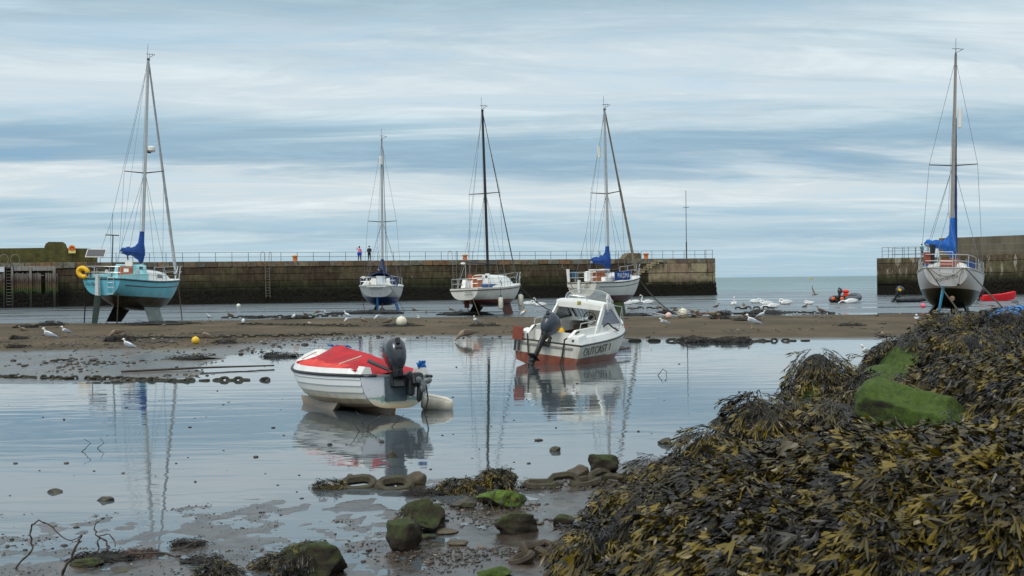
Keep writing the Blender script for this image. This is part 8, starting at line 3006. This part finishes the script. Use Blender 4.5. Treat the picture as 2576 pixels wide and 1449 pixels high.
# ================================================================== people
def person(loc, h, rotz, label, skin, top, bottom, hair, extra=None, arm='down', woman=False):
    root = empty('person', loc, (0, 0, R(rotz)), label, 'person')
    k = h / 1.75
    bm = bmesh.new()
    sl = bm.verts.layers.skin.verify()
    J = {}
    def v(n, co, r):
        x = bm.verts.new(Vector(co) * k); x[sl].radius = (r * k, r * k); J[n] = x; return x
    def e(a, b): bm.edges.new((J[a], J[b]))
    hw = 0.10 if woman else 0.09
    v('pel', (0, 0, 0.95), 0.13); v('wai', (0, 0, 1.10), 0.115); v('che', (0, 0.01, 1.30), 0.135); v('nec', (0, 0, 1.47), 0.055); v('hd0', (0, 0, 1.56), 0.07); v('hd1', (0, 0.01, 1.66), 0.085); v('hd2', (0, 0, 1.73), 0.05)
    for a, b in (('pel', 'wai'), ('wai', 'che'), ('che', 'nec'), ('nec', 'hd0'), ('hd0', 'hd1'), ('hd1', 'hd2')): e(a, b)
    for s, n in ((-1, 'l'), (1, 'r')):
        v('hip' + n, (s * hw, 0, 0.90), 0.09); v('kne' + n, (s * (hw + .02), 0.0, 0.50), 0.055); v('ank' + n, (s * (hw + .03), -0.02, 0.09), 0.036); v('toe' + n, (s * (hw + .04), 0.14, 0.035), 0.03)
        e('pel', 'hip' + n); e('hip' + n, 'kne' + n); e('kne' + n, 'ank' + n); e('ank' + n, 'toe' + n)
        v('sho' + n, (s * 0.18, 0, 1.40), 0.055); e('che', 'sho' + n)
        if arm == 'raised' and s == -1:
            v('elb' + n, (s * 0.34, 0.06, 1.42), 0.04); v('wri' + n, (s * 0.20, 0.1, 1.60), 0.03); v('han' + n, (s * 0.13, 0.1, 1.66), 0.03)
        elif arm == 'front':
            v('elb' + n, (s * 0.25, -0.02, 1.14), 0.042); v('wri' + n, (s * 0.14, 0.15, 1.02), 0.032); v('han' + n, (s * 0.06, 0.18, 1.0), 0.032)
        else:
            v('elb' + n, (s * 0.24, -0.03, 1.13), 0.042); v('wri' + n, (s * 0.26, 0.02, 0.90), 0.03); v('han' + n, (s * 0.26, 0.04, 0.81), 0.03)
        e('sho' + n, 'elb' + n); e('elb' + n, 'wri' + n); e('wri' + n, 'han' + n)
    me = bpy.data.meshes.new('body'); bm.to_mesh(me); bm.free()
    o = bpy.data.objects.new('body', me); COL.objects.link(o); o.parent = root
    o.modifiers.new('skin', 'SKIN'); sb = o.modifiers.new('sub', 'SUBSURF'); sb.levels = sb.render_levels = 1
    me.materials.append(skin)
    def ring(x, y, z, a, b, n=12): return [Vector(((x + a * math.cos(2 * math.pi * j / n)) * k, (y + b * math.sin(2 * math.pi * j / n)) * k, z * k)) for j in range(n)]
    tp = MB()
    low = 0.86 if woman else 0.88
    tp.loft([ring(0, 0, low, .175, .14), ring(0, 0, 1.1, .155, .13), ring(0, 0.01, 1.3, .19, .15), ring(0, 0, 1.42, .18, .11), ring(0, 0, 1.49, .075, .075)])
    for s, n in ((-1, 'l'), (1, 'r')):
        if arm == 'raised' and s == -1: pts = [(s * .17, 0, 1.41), (s * .34, .06, 1.42), (s * .2, .1, 1.60)]
        elif arm == 'front': pts = [(s * .17, 0, 1.41), (s * .25, -.02, 1.14), (s * .12, .15, 1.03)]
        else: pts = [(s * .17, 0, 1.41), (s * .24, -.03, 1.13), (s * .26, .02, .92)]
        tp.tube([Vector(p) * k for p in pts], [.075 * k, .06 * k, .048 * k], 8)
    tp.build('jacket', top, root)
    bt = MB()
    for s in (-1, 1):
        bt.tube([Vector((s * hw, 0, .93)) * k, Vector((s * (hw + .02), 0, .5)) * k, Vector((s * (hw + .03), -.02, .1)) * k], [.11 * k, .075 * k, .055 * k], 10)
    bt.build('trousers', bottom, root)
    sh = MB()
    for s in (-1, 1): sh.box(Vector((s * (hw + .035), .05, .035)) * k, (.09 * k, .26 * k, .08 * k), bev=.02)
    sh.build('shoes', M_BLACK, root)
    hr = MB().ball(Vector((0, -0.02, 1.675)) * k, .105 * k, 12, 8, scale=(1, 1, 1.02))
    if woman: hr.ball(Vector((0, -.05, 1.6)) * k, .1 * k, 10, 7)
    hr.build('hair', hair, root)
    fc = MB()
    fc.ball(Vector((0, .095, 1.63)) * k, .014 * k, 6, 4)
    for s in (-1, 1): fc.ball(Vector((s * .03, .085, 1.655)) * k, .01 * k, 6, 4); fc.ball(Vector((s * .085, 0, 1.64)) * k, .02 * k, 6, 4, scale=(.5, 1, 1.4))
    fc.build('face_features', skin, root)
    if extra: extra(root, k)
    return root


M_SKIN = mat('skin_tone', srgb(196, 150, 124), 0.55, var=0.08)
M_PINK = mat('pink_top', srgb(222, 130, 160), 0.8, var=0.2)
M_DENIM = mat('dark_trousers', srgb(48, 46, 58), 0.85, var=0.2)
M_NAVYJ = mat('dark_jacket', srgb(36, 34, 44), 0.8, var=0.25)
M_HAIR = mat('dark_hair', srgb(52, 36, 28), 0.7, var=0.3)


def _blue_tied(root, k):
    n = 14
    rr = []
    for z, a, b in ((1.05, .17, .15), (.95, .24, .2), (.78, .26, .2), (.62, .2, .16)):
        rr.append([Vector((a * k * math.cos(2 * math.pi * j / n) * (1 + .08 * math.sin(j * 2.3)), b * k * math.sin(2 * math.pi * j / n), z * k)) for j in range(n)])
    MB().loft(rr).build('tied_blue_jacket', mat('royal_blue_cloth', srgb(24, 62, 168), 0.8, var=0.3, vscale=9), root)


_u1 = wall_u(904, 5.5, -1.0); _p1 = wp(_u1, -1.0, wall_top(_u1))
person(_p1, 1.72, 20, 'person in a pink top with a blue jacket tied at the waist on the pier', M_SKIN, M_PINK, M_DENIM, M_HAIR, _blue_tied, arm='raised', woman=True)
_u1 = wall_u(929, 5.5, -1.0); _p1 = wp(_u1, -1.0, wall_top(_u1))


def _cap(root, k):
    MB().ball(Vector((0, 0, 1.72)) * k, .11 * k, 10, 6, scale=(1, 1.1, .55)).build('cap', mat('grey_cap', srgb(104, 104, 116), 0.8), root)


person(_p1, 1.76, 170, 'person in dark jacket, black trousers and grey cap standing on the pier', M_SKIN, M_NAVYJ, mat('black_trousers', srgb(26, 26, 30), 0.85), M_HAIR, _cap, arm='front')
_q = atY(2319.5, 648, 157.5)
person((_q.x, _q.y, 4.45), 1.72, 200, 'person in a teal jacket standing at the end of the breakwater wall on the right', M_SKIN, mat('teal_jacket', srgb(70, 142, 148), 0.8, var=0.2), mat('red_trousers', srgb(120, 52, 52), 0.85), M_HAIR, arm='front')

# ================================================================== birds
def bird_mesh(spine, n=10, mats_=(0,), up=None):
    """spine: [(point, half width, half height, material)]; one continuous body"""
    mb = MB()
    pts = [Vector(s[0]) for s in spine]
    rings = []
    for i, s in enumerate(spine):
        t = (pts[min(i + 1, len(pts) - 1)] - pts[max(i - 1, 0)]).normalized()
        side = Vector((0, 1, 0))
        upv = t.cross(side).normalized() * -1
        if upv.z < 0 and abs(t.z) < .8: upv = -upv
        rings.append([pts[i] + side * (s[1] * math.cos(2 * math.pi * j / n)) + upv * (s[2] * math.sin(2 * math.pi * j / n)) for j in range(n)])
    vs = [p for r in rings for p in r]
    o = 0
    mb.v = [tuple(p) for p in vs]
    for i in range(len(rings) - 1):
        for j in range(n):
            j2 = (j + 1) % n
            mb.f.append((i * n + j, i * n + j2, (i + 1) * n + j2, (i + 1) * n + j)); mb.m.append(spine[i][3])
    mb.f.append(tuple(range(n - 1, -1, -1))); mb.m.append(spine[0][3])
    mb.f.append(tuple(range((len(rings) - 1) * n, len(rings) * n))); mb.m.append(spine[-2][3])
    return mb


M_BW = mat('white_plumage', srgb(228, 228, 226), 0.8, var=0.08, vscale=20)
M_BG = mat('grey_wing', srgb(150, 158, 168), 0.8, var=0.1, vscale=20)
M_BB = mat('brown_mottled_plumage', srgb(140, 124, 106), 0.85, var=0.45, vscale=40)
M_BBD = mat('dark_brown_wing', srgb(98, 84, 70), 0.85, var=0.45, vscale=40)
M_BILL = mat('yellow_bill', srgb(214, 170, 60), 0.5)
M_DBILL = mat('dark_bill', srgb(60, 50, 44), 0.5)
M_LEGP = mat('pink_leg', srgb(190, 146, 136), 0.6)
M_OB = mat('orange_bill', srgb(214, 110, 50), 0.5)


def gull(x, y, face, label, pose='stand', juv=False, size=1.0, z=None, group='gulls on the sand and shallows'):
    """face: heading in degrees; 180 faces left in the photo, 0 right, 270 to the camera"""
    p = G(x, y)
    zz = max(0.0, gz(p.x, p.y)) if z is None else z
    root = empty('gull', (p.x, p.y, zz), (0, 0, R(face)), label, 'gull', group)
    s = size * 0.92
    hgt = {'stand': .14, 'peck': .14, 'sit': .0, 'float': -.02, 'rest': .1}[pose]
    B_, W_, K_ = (M_BB, M_BBD, M_DBILL) if juv else (M_BW, M_BG, M_BILL)
    h = lambda a: Vector((a[0] * s, a[1] * s, (a[2] + hgt) * s))
    if pose == 'peck':
        sp = [((-.33, 0, .16), .01, .008, 1), ((-.22, 0, .15), .04, .03, 1), ((-.1, 0, .13), .085, .08, 0), ((.03, 0, .12), .1, .1, 0), ((.14, 0, .10), .08, .085, 0), ((.21, 0, .05), .045, .05, 0), ((.25, 0, .0), .04, .045, 0), ((.28, 0, -.03), .035, .04, 0), ((.305, 0, -.06), .018, .016, 2), ((.325, 0, -.10), .006, .006, 2)]
    elif pose == 'rest':
        sp = [((-.33, 0, .04), .01, .008, 1), ((-.22, 0, .06), .04, .03, 1), ((-.1, 0, .09), .09, .08, 0), ((.03, 0, .11), .105, .1, 0), ((.11, 0, .15), .075, .08, 0), ((.13, 0, .21), .05, .05, 0), ((.15, 0, .25), .045, .045, 0), ((.18, 0, .25), .036, .036, 0), ((.21, 0, .24), .014, .014, 2), ((.25, 0, .23), .006, .006, 2)]
    else:
        sp = [((-.36, 0, -.0), .01, .008, 1), ((-.24, 0, .04), .04, .03, 1), ((-.12, 0, .09), .085, .075, 0), ((.01, 0, .13), .1, .1, 0), ((.10, 0, .19), .07, .08, 0), ((.135, 0, .27), .042, .045, 0), ((.15, 0, .32), .046, .046, 0), ((.185, 0, .33), .036, .036, 0), ((.21, 0, .32), .014, .015, 2), ((.255, 0, .315), .006, .007, 2)]
    bird_mesh([(h(a), b * s, c * s, m_) for a, b, c, m_ in sp]).build('body', [B_, W_, K_], root)
    for sd in (1, -1):
        up = sp[3][0][2]
        wg = MB()
        rr = []
        for fx, wz, hz, yy in ((.09, .05, .05, .085), (.0, .06, .075, .10), (-.14, .055, .055, .085), (-.24, .03, .03, .04), (-.33, .005, .008, .012)):
            zc_ = up + (.01 if pose == 'peck' else (fx * .30))
            c_ = Vector((fx, sd * yy, zc_ + .01))
            rr.append([h(c_ + Vector((0, sd * .012 * math.cos(2 * math.pi * j / 8), hz * math.sin(2 * math.pi * j / 8)))) for j in range(8)])
        wg.loft(rr).build('wing', W_, root)
    if pose in ('stand', 'peck', 'rest'):
        for sd in (.035, -.03):
            lg = MB().tube([Vector((.0, sd * s, hgt * s + .06 * s)), Vector((.01 * s, sd * s, .01))], .009 * s, 5)
            lg.box((.03 * s, sd * s, .006), (.07 * s, .05 * s, .008))
            lg.build('leg', M_LEGP, root, smooth=False)
    return root


gull(57, 845, 180, 'plump brown mottled gull with dark tail, leftmost gull on the sand', 'rest', True, 1.05)
gull(122, 866, 180, 'large white gull with grey back facing left on the left sand', 'stand', size=1.2)
gull(165, 853, 215, 'white gull looking left, right of the large grey-backed one', 'stand', size=1.0)
gull(295, 858, 190, 'brown gull pecking at the dark weed heap on the left sand', 'peck', True, 1.15)
gull(322, 886, 170, 'slim white and grey gull on the wet mud below the blue yacht', 'stand')
gull(519, 867, 175, 'brown spotted gull standing just right of the yellow buoy', 'stand', True, 1.1)
gull(525, 806, 165, 'white gull facing left on the far sand right of the blue yacht', 'stand')
gull(577, 800, 180, 'greyish young gull at the far water edge right of the blue yacht', 'stand', True)
gull(612, 822, 100, 'small white gull seen from behind on the sand, between blue yacht and white buoy', 'rest')
gull(739, 807, 80, 'short white gull facing away on the sand below the hooped ladder', 'rest')
gull(873, 808, 150, 'white gull with grey wing, stands behind a smaller pecking one', 'stand', size=1.1)
gull(876, 816, 200, 'small white gull pecking before the taller white one', 'peck', size=.8)
gull(913, 821, 160, 'pale young gull on the sand left of the white buoy', 'stand', True, .9)
gull(953, 810, 185, 'white preening gull bent low on the sand behind the buoy', 'peck', size=.95)
gull(979, 826, 5, 'pale grey gull directly left of the big white buoy', 'stand', True, 1.1)
gull(1054, 812, 250, 'small white gull right of the big white buoy', 'rest', size=.9)
gull(1197, 824, 240, 'upright white gull on the sand below the yacht with black mast', 'stand', size=1.05)
gull(1315, 800, 60, 'white preening gull at the sand edge left of the cabin boat', 'rest', size=1.2)
gull(1175, 860, 180, 'large pale brown gull wading and pecking at the pool edge', 'peck', True, 1.5, z=-0.02)
gull(768, 797, 200, 'brown mottled gull at the far water edge below the hooped ladder', 'rest', True, .95)
gull(798, 793, 185, 'brown mottled gull feeding at the far water edge, left one of a pair', 'peck', True)
gull(812, 791, 20, 'white gull at the far water edge, right one of a pair', 'peck')
gull(1041, 782, 190, 'pale gull swimming right of the stern-on yacht with blue bottom', 'float', True, z=0)
gull(1134, 781, 170, 'pale young gull swimming left of the yacht with black mast', 'float', True, z=0)
gull(1072, 791, 90, 'small dark-winged gull on weed between the two middle yachts', 'rest', True, .9, z=0)
gull(1588, 783, 180, 'brown gull in the shallows just right of the green keel', 'rest', True, z=0)
gull(1655, 778, 80, 'brown gull on the dark chain left of the netted buoy', 'rest', True, z=0)
gull(1671, 789, 185, 'brown gull standing behind the pinkish ball buoy', 'stand', True)
gull(1698, 787, 170, 'brown gull partly behind the netted white buoy', 'rest', True)
gull(1742, 793, 190, 'mottled brown gull right of the netted buoy, left one of a pair', 'rest', True, 1.15)
gull(1752, 794, 10, 'mottled brown gull right of the netted buoy, right one of a pair', 'rest', True, 1.1)
gull(1787, 797, 175, 'young brown gull sitting by the rope scraps on the far sand', 'sit', True)
gull(1813, 791, 160, 'white gull standing behind the central mottled gull', 'rest', size=.95)
gull(1808, 810, 245, 'mottled gull facing the camera in the middle of the right sandbank', 'stand', True, 1.05)
gull(1670, 826, 190, 'small white gull with hunched neck on the sand below the ball buoy', 'rest', size=1.05)
gull(1892, 832, 165, 'largest white gull with grey wings standing tall on the right sandbank', 'stand', size=1.35)
gull(1916, 809, 10, 'white gull on the weed line behind the largest gull', 'stand', size=1.05)
gull(1871, 776, 90, 'grey gull standing on the dark chain in the far water', 'rest', True, z=.08)
gull(1803, 773, 10, 'dark-winged gull swimming between the swans and the pier head', 'float', True, 1.1, z=0)
gull(2026, 773, 5, 'brown gull swimming below the single swan', 'float', True, z=0)
gull(2064, 795, 175, 'dark brown gull at the far edge of the right sandbank', 'stand', True, 1.2)
gull(2306, 820, 250, 'white gull facing the camera on the sand before the big right yacht', 'rest', size=1.25)
gull(2178, 890, 200, 'white gull swimming in the pool behind the seaweed bank', 'float', size=.9, z=0)


def flying_gull():
    q = atY(2050, 741, 105)
    root = empty('gull', q, (0, R(-5), R(10)), 'gull flying low over the water with wings raised, left of the inflatable', 'gull')
    sp = [((-.3, 0, 0), .01, .01, 1), ((-.15, 0, 0), .06, .05, 0), ((.05, 0, 0), .08, .07, 0), ((.2, 0, .02), .05, .05, 0), ((.27, 0, .03), .04, .04, 0), ((.31, 0, .02), .012, .012, 2), ((.36, 0, .01), .005, .005, 2)]
    bird_mesh([(Vector(a), b, c, m_) for a, b, c, m_ in sp]).build('body', [M_BB, M_BBD, M_DBILL], root)
    for sd, e in ((1, ((0, .3, .35), (.05, .55, .75))), (-1, ((-.25, -.35, .05), (-.55, -.7, -.05)))):
        pts = [Vector((0.02, sd * .05, .03)), Vector(e[0]), Vector(e[1])]
        wd = (.16, .14, .03)
        mb = MB()
        rr = [[p + Vector((w / 2, 0, 0)), p + Vector((0, 0, .015)), p + Vector((-w / 2, 0, 0)), p + Vector((0, 0, -.01))] for p, w in zip(pts, wd)]
        mb.loft(rr).build('wing', M_BBD, root)


flying_gull()


def swan(x, y, face, label, pose='up', size=1.0):
    p = G(x, y)
    root = empty('swan', (p.x, p.y, 0), (0, 0, R(face)), label, 'swan', 'swans on the water beyond the sandbank')
    s = size
    body = [((-.62, 0, .20), .02, .02, 0), ((-.48, 0, .17), .12, .09, 0), ((-.25, 0, .14), .23, .19, 0), ((0, 0, .12), .25, .20, 0), ((.25, 0, .12), .18, .16, 0)]
    if pose == 'up':
        nk = [((.36, 0, .2), .085, .09, 0), ((.40, 0, .34), .05, .055, 0), ((.36, 0, .48), .042, .042, 0), ((.33, 0, .60), .04, .04, 0), ((.36, 0, .70), .042, .042, 0), ((.43, 0, .74), .05, .05, 0), ((.49, 0, .71), .042, .04, 0), ((.53, 0, .67), .024, .022, 1), ((.60, 0, .62), .014, .012, 1)]
    elif pose == 'feed':
        nk = [((.36, 0, .16), .085, .08, 0), ((.48, 0, .20), .05, .05, 0), ((.60, 0, .2), .042, .042, 0), ((.72, 0, .12), .04, .04, 0), ((.82, 0, .03), .042, .042, 0), ((.88, 0, -.04), .03, .03, 1), ((.9, 0, -.1), .01, .01, 1)]
    else:   # tucked
        nk = [((.36, 0, .2), .085, .09, 0), ((.38, 0, .32), .055, .055, 0), ((.30, 0, .42), .045, .045, 0), ((.20, 0, .42), .045, .045, 0), ((.12, 0, .36), .045, .045, 0), ((.05, 0, .32), .03, .03, 1), ((.0, 0, .3), .01, .01, 1)]
    bird_mesh([(Vector(a) * s, b * s, c * s, m_) for a, b, c, m_ in body + nk]).build('body', [M_BW, M_OB], root)
    for sd in (1, -1):
        rr = []
        for fx, hz, yy, zz in ((.2, .06, .17, .18), (.05, .15, .22, .2), (-.2, .15, .2, .22), (-.42, .08, .12, .24), (-.6, .01, .03, .26)):
            rr.append([Vector((fx, sd * (yy + .025 * math.cos(2 * math.pi * j / 8)), zz + hz * math.sin(2 * math.pi * j / 8))) * s for j in range(8)])
        MB().loft(rr).build('wing', M_BW, root)
    return root


swan(1333, 768, 10, 'swan swimming behind the bow of the yacht with black mast, left of two', 'tuck')
swan(1357, 771, 185, 'swan swimming behind the cabin boat roof, right of two', 'up')
swan(1577, 767, 180, 'swan mostly hidden by the green keel', 'tuck')
swan(1594, 764, 150, 'swan facing away left, just right of the green keel', 'up')
swan(1626, 765, 180, 'swan in profile facing left with S-shaped neck, below the pier head', 'up', 1.1)
swan(1846, 769, 265, 'swan facing the camera, alone between pier and flock', 'up', .95)
swan(1903, 763, 5, 'swan preening at the left of the flock', 'tuck')
swan(1926, 768, 175, 'swan with curved neck in the middle of the flock', 'tuck')
swan(1941, 775, 180, 'nearest swan of the flock with lowered neck', 'feed')
swan(1974, 766, 180, 'swan with looped neck right of the flock', 'tuck', 1.1)
swan(2034, 766, 170, 'single small swan above a brown gull, right of the flock', 'tuck', .8)
swan(2138, 763, 180, 'swan with head down in the water before the grey inflatable', 'feed', 1.15)

# ================================================================== buoys
def ball_buoy(x, y, rpx, label, col, z=0.0, name='mooring_buoy', sink=.12, m=None, dirt=None, extra=None):
    p = G(x, y)
    r = rpx / (F / p.y)
    zg = max(0, gz(p.x, p.y))
    root = empty(name, (p.x, p.y, zg + r * (1 - sink)), label=label, cat='buoy', group='buoys')
    mm = mat('buoy_' + '_'.join(str(int(c * 999)) for c in col), col, 0.5, var=0.08, vscale=3, dirt=dirt or srgb(150, 140, 110), dirt_amt=0.5, dscale=2.5)
    MB().ball((0, 0, 0), r, 24, 16).build('float', mm, root)
    MB().tube([(0, 0, r * .9), (0, 0, r * 1.12)], r * .12, 8).build('eye', mm, root)
    if extra: extra(root, r)
    return root


ball_buoy(1010, 826, 13.5, 'big white ball buoy resting on the sand in the middle', srgb(224, 218, 196))
ball_buoy(492, 870, 9.8, 'bright yellow ball buoy on the left mud', srgb(240, 190, 12))


def _net(root, r):
    mb = MB()
    rs = random.Random(1)
    for k in range(3):
        ax = (Matrix.Rotation(R(60 * k + 20), 3, 'Y') @ Matrix.Rotation(R(35 * k), 3, 'X'))
        mb.tube([ax @ Vector((r * 1.01 * math.cos(a), r * 1.01 * math.sin(a), 0)) for a in [i * 2 * math.pi / 24 for i in range(24)]], r * .035, 5, closed=True)
    for k in range(3):
        ax = (Matrix.Rotation(R(60 * k + 50), 3, 'X') @ Matrix.Rotation(R(55 * k), 3, 'Z'))
        mb.tube([ax @ Vector((r * .85 * math.cos(a), r * .85 * math.sin(a), r * .54)) for a in [i * 2 * math.pi / 20 for i in range(20)]], r * .03, 5, closed=True)
    mb.build('rope_net', M_ROPE, root)


ball_buoy(1717, 805, 13.5, 'big white ball buoy wrapped in a dark rope net at the far sand edge', srgb(222, 216, 196), extra=_net)


def _rod(root, r):
    MB().tube([(0, 0, 0), (-r * 4.6, 0, r * .95)], [r * .16, r * .12], 6).build('rod', mat('pale_pink_paint', srgb(224, 210, 206), 0.5), root)


ball_buoy(1682, 806, 8.2, 'pinkish ball buoy with a long pale rod pointing left', srgb(226, 190, 178), extra=_rod)
ball_buoy(2322, 774, 6.2, 'small bright pink buoy floating left of the big right yacht', srgb(236, 96, 128), sink=.2)
ball_buoy(600, 773, 5.2, 'small white buoy floating by the pier wall, left of centre', srgb(226, 222, 212), sink=.3)
_q = G(2041, 697.5)
root = empty('channel_buoy', (EYE + ray(2041, 697) * 900).to_tuple()[:2] + (0,), label='tiny yellow marker buoy far out on the horizon', cat='buoy')
MB().tube([(0, 0, -.3), (0, 0, .8), (0, 0, .9), (0, 0, 2.0)], [1.0, .9, .25, .15], 10).build('float', mat('yellow_marker', srgb(196, 160, 40), 0.6), root)

# blue tarpaulin-covered tender at the far right edge, behind the weed
_q = atY(2590, 800, 19)
root = empty('covered_tender', (_q.x, _q.y, 0), (0, 0, R(-20)), 'bright blue tarpaulin over a tender at the right edge behind the weed bank', 'boat cover')
rr = []
for x, w, h in ((-1.0, .05, 1.3), (-.86, .35, 1.66), (-.3, .6, 1.82), (.5, .7, 1.85), (1.4, .6, 1.8)):
    rr.append([Vector((x, w, 0)), Vector((x, w * .95, h * .6)), Vector((x, 0, h)), Vector((x, -w * .95, h * .6)), Vector((x, -w, 0))])
MB().loft(rr).build('tarpaulin', mat('bright_blue_tarpaulin', srgb(30, 128, 204), 0.5, var=0.15, vscale=3, bump=.02, bscale=4), root)
# rope scraps right of the netted buoy
_rs = random.Random(9)
for k, (x, y, lb_) in enumerate(((1765, 797, 'reddish rope scrap on the sand right of the netted buoy'), (1790, 796, 'pale tan rope coil on the far sand'), (1745, 803, 'dark line trailing right of the netted buoy'), (1862, 799, 'bent stick and line on the far sand left of the swan flock'))):
    a = G(x, y)
    pts = [a + Vector((_rs.uniform(-.5, .5), _rs.uniform(-.6, .6), .13 + _rs.uniform(0, .15))) for i in range(7)]
    rope_thing(pts, lb_, .035, (mat('red_rope', srgb(110, 66, 50), .9), M_ROPE, M_DKROPE, M_DKROPE)[k])
